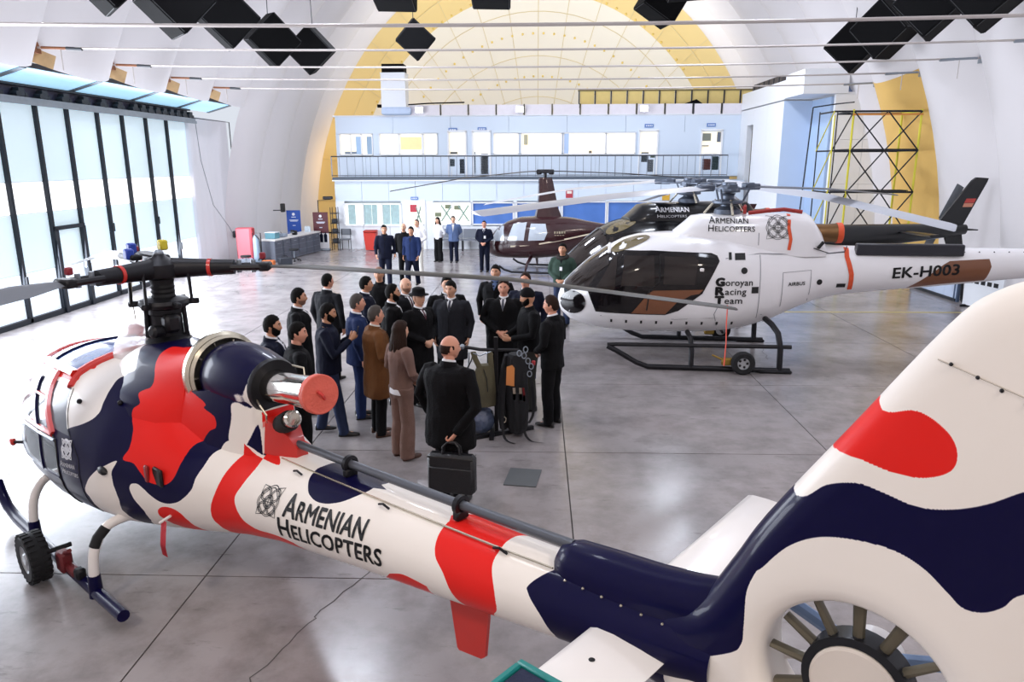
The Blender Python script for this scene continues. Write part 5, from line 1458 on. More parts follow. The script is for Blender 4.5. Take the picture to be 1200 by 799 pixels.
# access panels, intakes and seams
for (x, z, w, h, m) in ((.15, 1.93, .18, .11, M_bead), (.42, 1.37, .12, .11, M_bead), (1.95, 1.40, .16, .07, M_bead), (-.02, 1.94, .05, .12, M_bead)):
    side_patch('intake', [(x - w / 2, z - h / 2), (x + w / 2, z - h / 2), (x + w / 2, z + h / 2), (x - w / 2, z + h / 2)], m, wh, wbv, .008, (1,), False)
for (x, z, r) in ((.22, 1.70, .055), (1.56, 1.47, .05)):
    side_patch('port_hole', [(x + r * math.cos(q), z + r * math.sin(q)) for q in np.linspace(0, 2 * PI, 14, endpoint=False)], M_bead, wh, wbv, .008, (1,), False)
M_pl = mat('panel_seam', '#8e8f96', .6)
def seam(bvh, pts, par=wh, w=.012, m=None):
    v, f = stroke(pts, w)
    decal('panel_seam', MB().add([(a, b, 0) for a, b in v], f).mesh('s'), m or M_pl, par, bvh, (0, -2.0, 0), (1, 0, 0), (0, 0, 1), (0, 1, 0), .007, [((0, y, 0), (0, 1, 0)) for y in np.linspace(.6, 2.1, 12)])
seam(wbv, [(.50, .85), (.50, 1.3), (.50, 1.95)]); seam(wbv, [(-.15, .62), (-.25, .95), (-.15, 1.2)]); seam(wbv, [(-2.2, .86), (-.9, .84), (.6, .92)], w=.008)
seam(wbv, [(.90, 1.05), (.90, 1.65), (1.40, 1.68), (1.40, 1.12)]); seam(wbv, [(-.1, 1.9), (.5, 1.97), (1.5, 1.93), (2.0, 1.98)])
seam(wcv, [(.48, 2.1), (.48, 2.3), (.48, 2.6)]); seam(wcv, [(-.38, 2.12), (-.38, 2.6)])
for k in range(9):
    x = -2.0 + .26 * k
    side_patch('fastener', [(x - .018, .74), (x + .018, .74), (x + .018, .80), (x - .018, .80)], M_bead, wh, wbv, .008, (1,), False)
for k in range(12):
    x = 2.3 + .24 * k
    MB().ball((x, a_pt(x, .95)[1], a_pt(x, .95)[2]), .013, 6, 4).build('rivet', M_gun, wh)
# orange tie-down straps
def strap_on(par, bvh, pts, w, m=M_org, off=.014):
    v, f = stroke(pts, w)
    decal('strap', MB().add([(a, b, 0) for a, b in v], f).mesh('s'), m, par, bvh, (0, -2.0, 0), (1, 0, 0), (0, 0, 1), (0, 1, 0), off, [((0, y, 0), (0, 1, 0)) for y in np.linspace(1.1, 2.6, 16)])
strap_on(wh, wcv, [(1.0, 2.62), (.98, 2.4), (1.02, 2.2), (1.0, 2.02)], .055)
strap_on(wh, wbv, [(2.04, 2.04), (2.02, 1.9), (2.10, 1.6), (2.12, 1.32)], .08)
MB().tube([(.3, -.36, 2.64), (.6, -.40, 2.68), (.9, -.3, 2.70), (1.2, -.34, 2.66)], .035, 7).build('red_cover_strap', mat('red_cover', '#9c2b26', .7), wh)
MB().tube([(.25, -.30, 2.62), (.25, -.3, 2.72), (.30, 0, 2.74), (.30, .3, 2.66)], .03, 7).build('red_cover_strap', MATS['red_cover'], wh)
for s_ in (.55, 1.5):
    MB().tube([(s_, -.40, 2.05), (s_ + .07, -.44, 2.16)], .03, 7).build('cowl_handle', M_bead, wh)
MB().tube([(1.42, -.42, 2.05), (1.7, -.38, 1.96), (1.95, -.36, 1.98), (2.0, -.30, 2.08)], .008, 5).build('cover_cord', M_bead, wh)
# lettering and emblem on the black one
lay(bk, bcv, 'Armenian', -.92, 2.42, .78, .13, M_inkw, .03, True)
lay(bk, bcv, 'Helicopters', -.88, 2.30, .68, .07, M_inkw, .01, True)
decal('emblem', knot_mesh(.17, .009), M_inkw, bk, bcv, (.78, -2.0, 2.44), (1, 0, 0), (0, 0, 1), (0, 1, 0), .012)
strap_on(bk, bcv, [(.80, 2.62), (.80, 2.3), (.78, 2.02)], .07)

# ================================================================ dark brown light helicopter at the back
rt = thing('helicopter', 'dark brown light helicopter with a tall mast fairing near the offices', 'helicopter', (.25, 24.4, 0), R(-12))
M_dbr = mat('dark_brown_gloss', '#33161a', .25, coat=.6, var=.08)
M_cream = mat('cream_stripe', '#d9cdb4', .4)
RST = np.array([(-1.95, .62, .80, .98, .10), (-1.85, .50, .78, 1.12, .30), (-1.6, .42, .80, 1.38, .50), (-1.25, .40, .85, 1.62, .62), (-.8, .40, .9, 1.76, .66), (-.2, .42, .95, 1.80, .66), (.4, .48, 1.0, 1.80, .58), (.9, .62, 1.1, 1.76, .44), (1.4, .90, 1.25, 1.66, .30), (1.9, 1.12, 1.35, 1.58, .20), (2.6, 1.22, 1.38, 1.54, .14), (6.3, 1.40, 1.48, 1.56, .07)])
def r_pt(s, a):
    zb, zm, zt, hw = [np.interp(s, RST[:, 0], RST[:, k]) for k in range(1, 5)]
    ca, sa = math.cos(a), math.sin(a); e = 2.5
    return (s, -hw * math.copysign(abs(ca) ** (2 / e), ca), zm + (zm - zb if sa < 0 else zt - zm) * math.copysign(abs(sa) ** (2 / e), sa))
rb = MB().loft([[r_pt(s, a) for a in np.linspace(-PI, PI, 36, endpoint=False)] for s in list(np.linspace(-1.95, 2.0, 28)) + [2.6, 4, 6.3]]).build('fuselage', M_dbr, rt, sharp=60)
rv = bvh_of([rb])
M_lg = mat('pale_cabin_glass', '#b9c2cc', .08, coat=.6, var=.2, scale=3)
side_patch('windscreen', [(-1.78, .98), (-1.45, 1.48), (-1.30, 1.56), (-1.22, 1.02)], M_lg, rt, rv, .010)
side_patch('door_window', [(-1.12, 1.04), (-.95, 1.56), (-.50, 1.62), (-.56, 1.04)], M_lg, rt, rv, .010)
side_patch('rear_window', [(-.42, 1.04), (-.36, 1.58), (.12, 1.58), (.20, 1.30), (.10, 1.06)], M_lg, rt, rv, .010)
seam(rv, [(-1.9, .78), (-1.0, .84), (0, .95), (.9, 1.12), (2.0, 1.36)], rt, .045, M_cream)
m = MB()
for q, w_ in enumerate((.05, .03, .06, .04, .05)): m.box((.44 + .075 * q, 1.31, 0), (w_, .07, .002))
for q in range(4): m.box((.46 + .08 * q, 1.22, 0), (.06, .02, .002))
decal('lettering', m.mesh('q'), M_cream, rt, rv, (0, -2, 0), (1, 0, 0), (0, 0, 1), (0, 1, 0), .008)
MB().loft([[(s0 - w_ * .5 + q[0] * w_, q[1] * h_, z) for q in ((0, 0), (.12, -.5), (.4, -.5), (.8, -.3), (1, 0), (.8, .3), (.4, .5), (.12, .5))] for s0, w_, h_, z in ((.10, .95, .44, 1.72), (.08, .72, .36, 2.05), (.05, .58, .30, 2.5), (.02, .50, .24, 2.85), (.0, .44, .20, 3.02))]).build('mast_fairing', M_dbr, rt, sharp=40)
MB().prism([(6.0, 1.5), (6.3, 1.5), (6.6, 2.25), (6.35, 2.25)], (0, -.02, 0), (1, 0, 0), (0, 0, 1), (0, .04, 0)).build('tail_fin', M_dbr, rt, smooth=False)
hb = MB(); hb.cyl((0, 0, 3.0), (0, 0, 3.22), .05, n=10); hb.rbox((0, 0, 3.22), (.5, .16, .12), .03); hb.rbox((-.2, 0, 3.20), (.16, .2, .16), .03); hb.rbox((.2, 0, 3.20), (.16, .2, .16), .03)
rh = hb.build('rotor_head', M_gun, rt)
blade(rh, PI + R(12) + .06, .62, .2, 5.03, .2, M_gun, 'rotor_blade', 3.22, twist=-.05)
blade(rh, R(12) + .06, .25, .2, 5.03, .2, M_gun, 'rotor_blade', 3.22, twist=-.05)
for sgn in (1, -1):
    y = -sgn * .95
    MB().tube([(1.3, y, .05), (-.9, y, .05), (-1.15, y, .12), (-1.32, y, .24)], .035, 8).build('skid_tube', M_gun, rt)
    for s in (-.45, .65):
        MB().tube([(s, y, .05), (s + .02, y * .8, .28), (s + .08, y * .4, .50)], [.03, .05, .06], 8).build('skid_leg', M_dbr, rt)
MB().rbox((-1.0, 0, .95), (.4, 1.0, .5), .1).build('cabin_seat', M_seat, rt)
# ================================================================ people
from mathutils import noise as mnoise
M_skin = [mat('skin_light', '#d9a68a', .55, var=.05, scale=12), mat('skin_tan', '#c48f70', .55, var=.05, scale=12), mat('skin_rosy', '#d89a80', .55, var=.06, scale=12)]
M_lip = mat('lips', '#a9605a', .5); M_eye = mat('eye_dark', '#221a18', .25); M_eyew = mat('eye_white', '#d9d2cc', .3)
HAIRC = {'black': mat('black_hair', '#0c0a08', .75, bump=.4, bscale=90, spec=.15), 'brown': mat('brown_hair', '#2a1a12', .7, bump=.4, bscale=90, spec=.2), 'grey': mat('grey_hair', '#4b4541', .7, bump=.4, bscale=90, spec=.2), 'stubble': mat('stubble', '#8a6552', .7)}
def cloth(name, c, rough=.82): return mat('cloth_' + name, c, rough, var=.18, scale=9, bump=.35, bscale=60, spec=.2)
CL = {k: cloth(k, v) for k, v in dict(black='#08080b', charcoal='#17181d', navy='#0d1226', blue='#1c2b52', darkgrey='#23242a', brown='#6b4526', mauve='#7d6258', white='#e9e9ec', green='#33453c', jeans='#2b3550', khaki='#3b3a36', cream='#d6d2ca', steel='#55678c').items()}
M_shoe = mat('shoe_leather', '#15120f', .35, coat=.2); M_shoeb = mat('brown_shoe', '#4b2f22', .4)
SLOT = [M_lip, M_eye, M_eyew]

def head_pt(t, a):
    """head surface, t = latitude, a = azimuth from the face (+y); metres from the head centre"""
    ct, st = math.cos(t), math.sin(t)
    z = .120 * st
    x = .079 * ct * math.sin(a); y = .100 * ct * math.cos(a)
    lo = max(0, -st)
    x *= 1 - .26 * lo ** 1.6
    fr = max(0, math.cos(a)) ** 2
    if z < 0:
        y *= 1 - .22 * lo ** 2 * (1 - fr)
        y += .016 * fr * math.exp(-((z + .098) / .022) ** 2)           # chin
        y += .006 * fr * math.exp(-((z + .060) / .016) ** 2) * math.exp(-(a / .35) ** 2)   # lips
    g = math.exp(-(a / .17) ** 2)
    y += g * (.017 * math.exp(-((z + .024) / .014) ** 2) + .009 * math.exp(-((z - .000) / .022) ** 2))  # nose
    y += .005 * fr * math.exp(-((z - .036) / .010) ** 2)                 # brow
    e = math.exp(-((abs(a) - .40) / .20) ** 2)
    y -= .008 * e * math.exp(-((z - .016) / .013) ** 2)                  # eye sockets
    x += math.copysign(.004, x) * math.exp(-((abs(a) - 1.0) / .3) ** 2) * math.exp(-((z + .005) / .03) ** 2)
    return Vector((x, y, z))
HT = [-PI / 2 + PI * i / 34 for i in range(35)]
HA = sorted([.11 * i for i in range(-9, 10)] + [s * (.99 + (PI - .99) * k / 10) for s in (1, -1) for k in range(1, 11)])[:-1]
NA = len(HA)

def grid_faces(nt_, na):
    return [(i * na + j, i * na + (j + 1) % na, (i + 1) * na + (j + 1) % na, (i + 1) * na + j) for i in range(nt_ - 1) for j in range(na)]

def hand(mb, w, d, nrm, thumb, k, curl=.5):
    """palm with five separate bent fingers; w wrist, d along the hand, nrm palm normal, thumb = side of the thumb"""
    d = Vector(d).normalized(); nrm = Vector(nrm); nrm = (nrm - d * nrm.dot(d)).normalized(); t = Vector(thumb); t = (t - d * t.dot(d) - nrm * t.dot(nrm)).normalized()
    w = Vector(w)
    rings = []
    for u, hw, ht in ((-.03, .026, .02), (0, .027, .018), (.03, .036, .017), (.06, .042, .016), (.088, .040, .013), (.095, .034, .008)):
        c = w + d * (u * k)
        rings.append([c + t * (hw * k * math.cos(q)) + nrm * (ht * k * math.sin(q)) for q in np.linspace(0, 2 * PI, 10, endpoint=False)])
    mb.loft(rings)
    for i, (off, L, r) in enumerate(((.030, .070, .0088), (.010, .078, .0092), (-.011, .073, .0088), (-.030, .057, .0078))):
        p = w + d * (.080 * k) + t * (off * k); pts = [p]; ang = .15
        for seg in (.45, .32, .23):
            ang += curl * .75
            p = p + (d * math.cos(ang) + nrm * math.sin(ang)) * (L * seg * k); pts.append(p)
        mb.tube(pts, [r * k, r * k, r * .92 * k, r * .7 * k], 6)
    p0 = w + d * (.025 * k) + t * (.028 * k)
    p1 = p0 + (d * .6 + t * .55 + nrm * .3).normalized() * (.038 * k); p2 = p1 + (d * .9 + t * .1 + nrm * .45).normalized() * (.03 * k)
    mb.tube([p0, p1, p2], [.012 * k, .0105 * k, .008 * k], 6)

POSE = {'down': ((.255, -.03, 1.13), (.265, .05, .88)), 'clasp': ((.265, -.01, 1.16), (.055, .215, 1.00)), 'phone': ((.235, .10, 1.14), (.075, .30, 1.30)), 'behind': ((.26, -.09, 1.16), (.07, -.20, .98)),
        'fold': ((.25, .06, 1.17), (.02, .22, 1.14)), 'bag': ((.27, -.09, 1.10), (.17, -.17, .82)), 'work': ((.25, .05, 1.15), (.10, .30, 1.08)), 'swing': ((.25, -.10, 1.14), (.27, -.02, .90)), 'swingf': ((.25, .06, 1.13), (.25, .20, .92))}
PEOPLE = []
def person(x, y, H, rz, label, top='suit', topc='black', legc='black', hair='black', style='short', beard=0, skin=0, poseL='down', poseR='down', head=(0, 0), shirt='white', tie=None, girth=1.20, stride=0.0, shoe=None, far=False, group=None, hem=None, hat=None, woman=False):
    k = H / 1.75
    t = thing('person', label, 'person', (x, y, 0), R(rz), group)
    g = girth if not (far and girth == 1.20) else 1.06
    # joints
    hipz, knz, anz = .90, .48, .09
    legs = []
    for s, st in ((1, stride), (-1, -stride)):
        legs.append([Vector((s * .095, 0, hipz)), Vector((s * .10, st * .45 + .02, knz)), Vector((s * .105, st - .02 if st >= 0 else st - .02, anz + (0 if st >= 0 else abs(st) * .18)))])
    arms = []
    for s, p in ((1, poseR), (-1, poseL)):
        e, w = POSE[p]
        sx = (.205 if not woman else .175) * (.55 + .45 * g)
        arms.append([Vector((s * sx, -.005, 1.415)), Vector((s * (e[0] + .25 * (g - 1)), e[1], e[2])), Vector((s * w[0], w[1], w[2]))])
    # ---- body: torso, neck and limbs fused into one surface
    b = MB(); n = 14
    def oval(z, hx, hy, oy=0, m=n): return [(hx * math.cos(q), oy + hy * math.sin(q), z) for q in np.linspace(0, 2 * PI, m, endpoint=False)]
    b.loft([oval(*r) for r in [(.82, .10, .09), (.90, .155, .11), (1.05, .145, .10), (1.2, .155, .11), (1.34, .165, .105), (1.42, .12, .08), (1.47, .08, .065), (1.50, .058, .058, .0), (1.56, .054, .058, .01), (1.60, .05, .055, .015)]])
    for L in legs:
        b.tube([L[0], L[0] * .5 + L[1] * .5, L[1], L[1] * .55 + L[2] * .45, L[2]], [.076, .060, .044, .040, .030], 10)
        b.tube([L[2] + Vector((0, -.05, -.04)), L[2] + Vector((0, .03, -.035)), L[2] + Vector((0, .15, -.06))], [.022, .024, .018], 8)
    for A in arms:
        b.tube([A[0] + Vector((-.06 * (1 if A[0].x > 0 else -1), 0, -.02)), A[0] + Vector((0, 0, -.02)), A[0] * .5 + A[1] * .5, A[1], A[1] * .6 + A[2] * .4, A[2]], [.036, .038, .036, .030, .028, .024], 9)
    b.v = [(p[0] * k, p[1] * k, p[2] * k) for p in b.v]
    body = b.build('body', [M_skin[skin]] + SLOT + [HAIRC['stubble'], HAIRC[hair]], t)
    # ---- clothes
    j = MB()
    lng = hem if hem else {'suit': .80, 'coat': .56, 'jacket': .86, 'sweater': .90}[top]
    w = (1.0 if not woman else .90) * g
    prof = [(1.475, .075, .072, 0), (1.455, .125, .088, -.005), (1.42, .185, .108, -.005), (1.34, .205, .130, 0), (1.2, .192, .134, .004), (1.06, .180, .130, .004), (.95, .186, .134, 0)]
    if lng < .9: prof += [(.86, .192 if lng > .7 else .20, .138, 0)]
    if lng < .7: prof += [(.70, .205, .145, 0)]
    prof += [(lng, .198 if lng < .84 else .186, .142 if lng < .84 else .132, 0)]
    j.loft([oval(z, hx * (w if z < 1.44 else 1), hy * (w if z < 1.44 else 1), oy, 20) for z, hx, hy, oy in prof])
    for A in arms:
        sg = 1 if A[0].x > 0 else -1
        end = A[2] * .94 + A[1] * .06
        j.tube([A[0] + Vector((-.08 * sg, 0, .0)), A[0] + Vector((-.01 * sg, 0, -.01)), A[0] * .6 + A[1] * .4, A[1], A[1] * .5 + A[2] * .5, end], [.062, .074, .066, .056, .050, .043], 12)
    j.v = [(p[0] * k, p[1] * k, p[2] * k) for p in j.v]
    nm = {'suit': 'jacket', 'coat': 'overcoat', 'jacket': 'jacket', 'sweater': 'sweater'}[top]
    jk = j.build(nm, CL[topc], t)
    tr = MB()
    tr.loft([oval(*r) for r in [(.80, .12, .10), (.88, .168 * w, .122 * w), (.96, .165 * w, .120 * w), (1.02, .155, .11)]])
    for L in legs:
        fl = 1.35 if woman else 1.0
        tr.tube([L[0] + Vector((0, 0, .05)), L[0] * .55 + L[1] * .45, L[1], L[1] * .5 + L[2] * .5, L[2] + Vector((0, .012, -.065))], [.102 * g, .094, .080 * (1 + (fl - 1) * .3), .074 * fl, .070 * fl], 12)
    tr.v = [(p[0] * k, p[1] * k, p[2] * k) for p in tr.v]
    tro = tr.build('trousers', CL[legc], t)
    for L in legs:
        f = L[2]; sh = MB()
        rings = []
        for yy, hw, top_, zb in ((-.075, .022, .07, .0), (-.06, .036, .085, .0), (-.01, .040, .085, .0), (.05, .042, .07, .0), (.11, .046, .052, .0), (.16, .042, .042, .0), (.195, .026, .032, .004), (.205, .010, .02, .008)):
            rings.append([((f.x + hw * math.cos(q)) * k, (f.y + yy + .01) * k, (f.z - .09 + zb + (top_ - zb) * (.5 + .5 * math.sin(q)) if math.sin(q) > -.5 else f.z - .09 + zb) * k) for q in np.linspace(0, 2 * PI, 12, endpoint=False)])
        sh.loft(rings).build('shoe', shoe or M_shoe, t, sharp=50)
    PEOPLE.append(dict(t=t, k=k, body=body, jk=jk, tro=tro, arms=arms, head=head, hair=hair, style=style, beard=beard, top=top, topc=topc, shirt=shirt, tie=tie, far=far, hat=hat, poses=(poseR, poseL), lng=lng, woman=woman, skin=skin, legs=legs))
    return t

def finish_people():
    # fuse the bodies and garments (voxel remesh evaluated once for all)
    todo = []
    for P in PEOPLE:
        for o, vx in ((P['body'], .020 if P['far'] else .0135), (P['jk'], .024 if P['far'] else .0145), (P['tro'], .024 if P['far'] else .0155)):
            m = o.modifiers.new('fuse', 'REMESH'); m.mode = 'VOXEL'; m.voxel_size = vx; m.use_smooth_shade = True
            todo.append(o)
    dg = bpy.context.evaluated_depsgraph_get()
    for o in todo:
        me = bpy.data.meshes.new_from_object(o.evaluated_get(dg))
        old = list(o.data.materials)
        o.modifiers.clear()
        o.data = me
        if not me.materials:
            for m in old: me.materials.append(m)
    for idx, P in enumerate(PEOPLE):
        k = P['k']; t = P['t']
        # soft folds in the cloth
        for o, amp in ((P['jk'], .009), (P['tro'], .008)):
            me = o.data; nv = len(me.vertices)
            co = np.empty(nv * 3); me.vertices.foreach_get('co', co); co = co.reshape(-1, 3)
            no = np.array([v.normal[:] for v in me.vertices])
            d = np.array([mnoise.noise((c[0] * 9 + idx * 7, c[1] * 9, c[2] * 5.5)) + .5 * mnoise.noise((c[0] * 22, c[1] * 22 + idx, c[2] * 13)) for c in co])
            co += no * (d * amp)[:, None]
            me.vertices.foreach_set('co', co.ravel()); me.update()
            me.polygons.foreach_set('use_smooth', [True] * len(me.polygons))
        # ---- head and hands join the body mesh
        yaw, pit = R(P['head'][0]), R(P['head'][1])
        Mh = Matrix.Rotation(yaw, 3, 'Z') @ Matrix.Rotation(pit, 3, 'X')
        C0 = Vector((0, .022, 1.635)) * k
        def hp(t_, a, off=0.0):
            v = head_pt(t_, a)
            if off: v = v + Vector((v.x, v.y, v.z * .8)).normalized() * off
            return C0 + Mh @ (v * k)
        add = MB(); add.m = 0
        add.add([hp(t_, a) for t_ in HT for a in HA], [])
        fs = grid_faces(len(HT), NA)
        for f in fs:
            i, jx = f[0] // NA, f[0] % NA
            tm = (HT[i] + HT[i + 1]) / 2; am = HA[jx] + (.055 if jx < NA - 1 else 0)
            z = .12 * math.sin(tm); aa_ = abs(am); m = 0
            if -.066 < z < -.050 and aa_ < .30: m = 1
            elif .008 < z < .024 and .28 < aa_ < .52: m = 2 if .33 < aa_ < .47 else 3
            elif .034 < z < .044 and .18 < aa_ < .62: m = 5
            elif P['beard'] == 1 and z < -.028 and aa_ < 1.5 and not (-.066 < z < -.044 and aa_ < .3): m = 4
            add.f.append(f); add.mi.append(m)
        for s in (1, -1):
            c = C0 + Mh @ Vector((s * .077 * k, -.008 * k, -.002 * k))
            e = MB(); e.ball((0, 0, 0), (.010, .020, .032), 8, 6)
            add.add([c + Mh @ (Vector(v) * k) for v in e.v], e.f)
        for A, ps in zip(P['arms'], P['poses']):
            s = 1 if A[0].x > 0 else -1
            d = (A[2] - A[1]).normalized()
            if ps in ('clasp', 'fold'): d = Vector((-s * .75, .25, -.45)); nr = Vector((-s * .1, -1, -.2)); th = Vector((0, .1, 1))
            elif ps == 'behind': d = Vector((-s * .7, -.1, -.6)); nr = Vector((0, 1, 0)); th = Vector((0, -.2, 1))
            elif ps in ('phone', 'work'): d = Vector((-s * .35, .6, .5 if ps == 'phone' else 0)); nr = Vector((-s, 0, .1)); th = Vector((0, -.3, 1))
            else: nr = Vector((-s, 0, 0)); th = Vector((0, 1, 0))
            hand(add, A[2] * k, d, nr, th, k, {'bag': 1.35, 'clasp': .8, 'phone': .9}.get(ps, .45))
        bm = bmesh.new(); bm.from_mesh(P['body'].data)
        m2 = add.mesh('hh'); bm.from_mesh(m2)
        bm.to_mesh(P['body'].data); bm.free()
        P['body'].data.polygons.foreach_set('use_smooth', [True] * len(P['body'].data.polygons))
        # ---- hair: a shell that stands proud of the scalp where hair grows and dips inside elsewhere
        st = P['style']; hm = HAIRC[P['hair']]
        if st != 'bald' and not P['hat']:
            vs = []
            for t_ in HT:
                for a in HA:
                    z = .12 * math.sin(t_); aa_ = abs(a)
                    line = .072 - .006 * aa_ if aa_ < .85 else .067 - .030 * min(1, (aa_ - .85) / .25) if aa_ < 1.2 else .037 - .050 * min(1, (aa_ - 1.2) / .2) if aa_ < 1.45 else -.005 - .070 * min(1, (aa_ - 1.6) / .5) if aa_ > 1.6 else .030
                    if st == 'receding': line += .022 * max(0, 1 - aa_ / 1.0)
                    if st == 'fringe': line = max(line, -.06) if aa_ > 1.2 else .2
                    up = .045 if st == 'fringe' else 9
                    m_ = max(0, min(1, (z - line) / .010)) * max(0, min(1, (up - z) / .02))
                    th = .006 + .013 * max(0, math.sin(t_)) + .005 * mnoise.noise((a * 4, t_ * 5, idx))
                    if st == 'long': th += .008
                    if st in ('buzz', 'fringe'): th = .005
                    vs.append(hp(t_, a, -.006 + (th + .006) * m_))
            MB().add(vs, grid_faces(len(HT), NA)).build('hair', hm, t)
        if st == 'long':
            rr_ = random.Random(idx); m = MB()
            for q in range(11):
                a0 = PI * .5 + PI * q / 10
                bx, by = .078 * math.sin(a0 - PI / 2 - PI / 2 + PI / 2 - 0) if False else .080 * math.cos(a0 + PI / 2), -.082 * abs(math.sin(a0 + PI / 2)) * 1.0
                top_ = C0 + Vector((bx, by, .01)) * k
                m.tube([top_, top_ + Vector((bx * .3, -.015, -.12)) * k, top_ + Vector((bx * .55 + rr_.uniform(-.02, .02), -.03, -.23)) * k, top_ + Vector((bx * .4 + rr_.uniform(-.02, .02), -.02, -.32 - rr_.uniform(0, .05))) * k], [.026 * k, .034 * k, .030 * k, .008 * k], 7)
            m.build('long_hair', hm, t)
        if P['beard'] == 2:
            vs = []
            for t_ in HT:
                for a in HA:
                    z = .12 * math.sin(t_); aa_ = abs(a)
                    up = -.038 if aa_ < .5 else -.038 + .05 * min(1, (aa_ - .5) / .8)
                    m_ = max(0, min(1, (up - z) / .012)) * max(0, min(1, (1.55 - aa_) / .2))
                    if aa_ < .26 and -.068 < z < -.048: m_ *= .2
                    vs.append(hp(t_, a, -.006 + .017 * m_))
            MB().add(vs, grid_faces(len(HT), NA)).build('beard', hm, t)
        if P['hat'] == 'trilby':
            h = MB(); Ch = C0 + Vector((0, -.005, .055)) * k
            h.lathe([(.150, -.006), (.152, 0), (.125, .004), (.098, .008), (.097, .05), (.090, .085), (.06, .100), (.03, .092), (0, .09)], (0, 0, 0), (0, 0, 1), 28, False)
            h.v = [tuple(Ch + Mh @ Vector((v[0] * k * .93, v[1] * k * 1.08, v[2] * k))) for v in h.v]
            h.build('hat', CL['black'], t)
            hb_ = MB(); hb_.lathe([(.0995, .010), (.0995, .032), (.097, .034)], (0, 0, 0), (0, 0, 1), 28, False)
            hb_.v = [tuple(Ch + Mh @ Vector((v[0] * k * .93, v[1] * k * 1.08, v[2] * k))) for v in hb_.v]
            hb_.build('hat_band', CL['charcoal'], t)
        if P['hat'] == 'beanie':
            vs = []
            for t_ in HT:
                for a in HA:
                    z = .12 * math.sin(t_); aa_ = abs(a)
                    line = .045 - .05 * min(1, aa_ / 2)
                    m_ = max(0, min(1, (z - line) / .010))
                    vs.append(hp(t_, a, -.006 + (.020 + .012 * max(0, math.sin(t_))) * m_))
            MB().add(vs, grid_faces(len(HT), NA)).build('beanie', CL['black'], t)
        # ---- collar, shirt front, tie, lapels
        jb = bvh_of([P['jk']])
        def front(name, poly, m, off): 
            return decal(name, poly_mesh(poly, .03), m, t, jb, (0, 1.2, 0), (k, 0, 0), (0, 0, k), (0, -1, 0), off)
        col = MB(); sc_ = P['shirt']
        ring = lambda z, rx, ry, oy: [((rx * math.cos(q)) * k, (oy + ry * math.sin(q)) * k, (z + .018 * -math.sin(q)) * k) for q in np.linspace(0, 2 * PI, 18, endpoint=False)]
        if P['top'] == 'sweater' or sc_ is None:
            col.loft([ring(1.465, .082, .080, .0), (ring(1.505, .072, .072, .004)), ring(1.515, .066, .066, .006), ring(1.49, .062, .062, .006)], False, False)
            col.build('collar', CL[P['topc']], t)
        else:
            col.loft([ring(1.47, .076, .074, .002), ring(1.515, .067, .067, .006), ring(1.522, .063, .063, .007), ring(1.49, .060, .060, .007)], False, False)
            col.build('shirt_collar', CL[sc_], t)
            c2 = MB(); c2.loft([ring(1.445, .100, .090, -.008), ring(1.495, .083, .080, -.006), ring(1.505, .077, .074, -.004), ring(1.48, .072, .07, -.002)], False, False)
            c2.build('collar', CL[P['topc']], t)
            dv = {'suit': 1.16, 'coat': 1.30, 'jacket': 1.34}[P['top']]
            front('shirt_front', [(-.062, 1.475), (0, dv), (.062, 1.475), (0, 1.47)], CL[sc_], .003)
            if P['tie']:
                front('tie', [(-.014, 1.47), (-.020, dv + .07), (0, dv + .01), (.020, dv + .07), (.014, 1.47)], P['tie'], .008)
            for s in (1, -1):
                front('lapel', [(s * q, zz) for q, zz in ((.050, 1.475), (.088, 1.43), (.098, 1.36), (.105, 1.345), (.008, dv - .03), (.0, dv))][::s], CL[P['topc']], .012)
        if P['top'] in ('suit', 'coat', 'jacket'):
            m = MB(); zz = np.linspace(P['lng'] + .01, {'suit': 1.14, 'coat': 1.28, 'jacket': 1.33}[P['top']] if sc_ else 1.46, 10)
            v_, f_ = stroke([(.012, z_) for z_ in zz], .010)
            m.add([(a, b_, 0) for a, b_ in v_], f_)
            decal('front_seam', m.mesh('s'), CL['black'], t, jb, (0, 1.2, 0), (k, 0, 0), (0, 0, k), (0, -1, 0), .004)
        P['jb'] = jb
def pidx(n_): return PEOPLE[n_]
M_tie_b = mat('dark_tie', '#1b1f33', .5); M_tie_r = mat('wine_tie', '#4a1a26', .5); M_tie_g = mat('grey_tie', '#4b4f5c', .5)
G_ = None
person(-3.14, 8.34, 1.75, -80, 'bearded man in dark suit and white collar, nearest the rotor mast, looking right', topc='navy', beard=2, head=(0, -3), skin=1)
person(-3.34, 9.96, 1.80, -78, 'tall man in black overcoat standing behind the man with phone, facing right', 'coat', 'black', beard=1, skin=1, head=(5, 0))
person(-2.72, 7.97, 1.75, -62, 'man in black jacket seen from behind over the engine exhaust', 'jacket', 'black', 'black', shirt=None, head=(-18, -4), skin=2, poseL='clasp', poseR='clasp')
person(-3.4, 11.64, 1.75, -28, 'man in charcoal suit with his back turned, farthest left of the crowd', topc='charcoal', head=(-15, 0), skin=2)
person(-2.70, 9.12, 1.75, -80, 'bearded man in navy zip jacket holding up a phone', 'jacket', 'navy', 'jeans', beard=2, shirt=None, poseL='phone', poseR='phone', stride=.16, head=(0, -8), skin=1)
person(-2.72, 11.38, 1.75, -70, 'dark haired man in navy jacket, behind the balding bearded man', topc='navy', head=(-5, 0), skin=1)
person(-2.69, 12.35, 1.78, 178, 'man with shaved head facing the camera at the back of the crowd', topc='black', hair='stubble', style='buzz', skin=1, shirt=None, top='jacket')
person(-2.48, 9.80, 1.75, -72, 'grey haired man in blue suit behind the man in brown overcoat', topc='blue', legc='blue', hair='grey', skin=2)
person(-2.12, 10.45, 1.78, -82, 'balding bearded man in black suit with open white shirt', topc='black', beard=2, style='receding', skin=1)
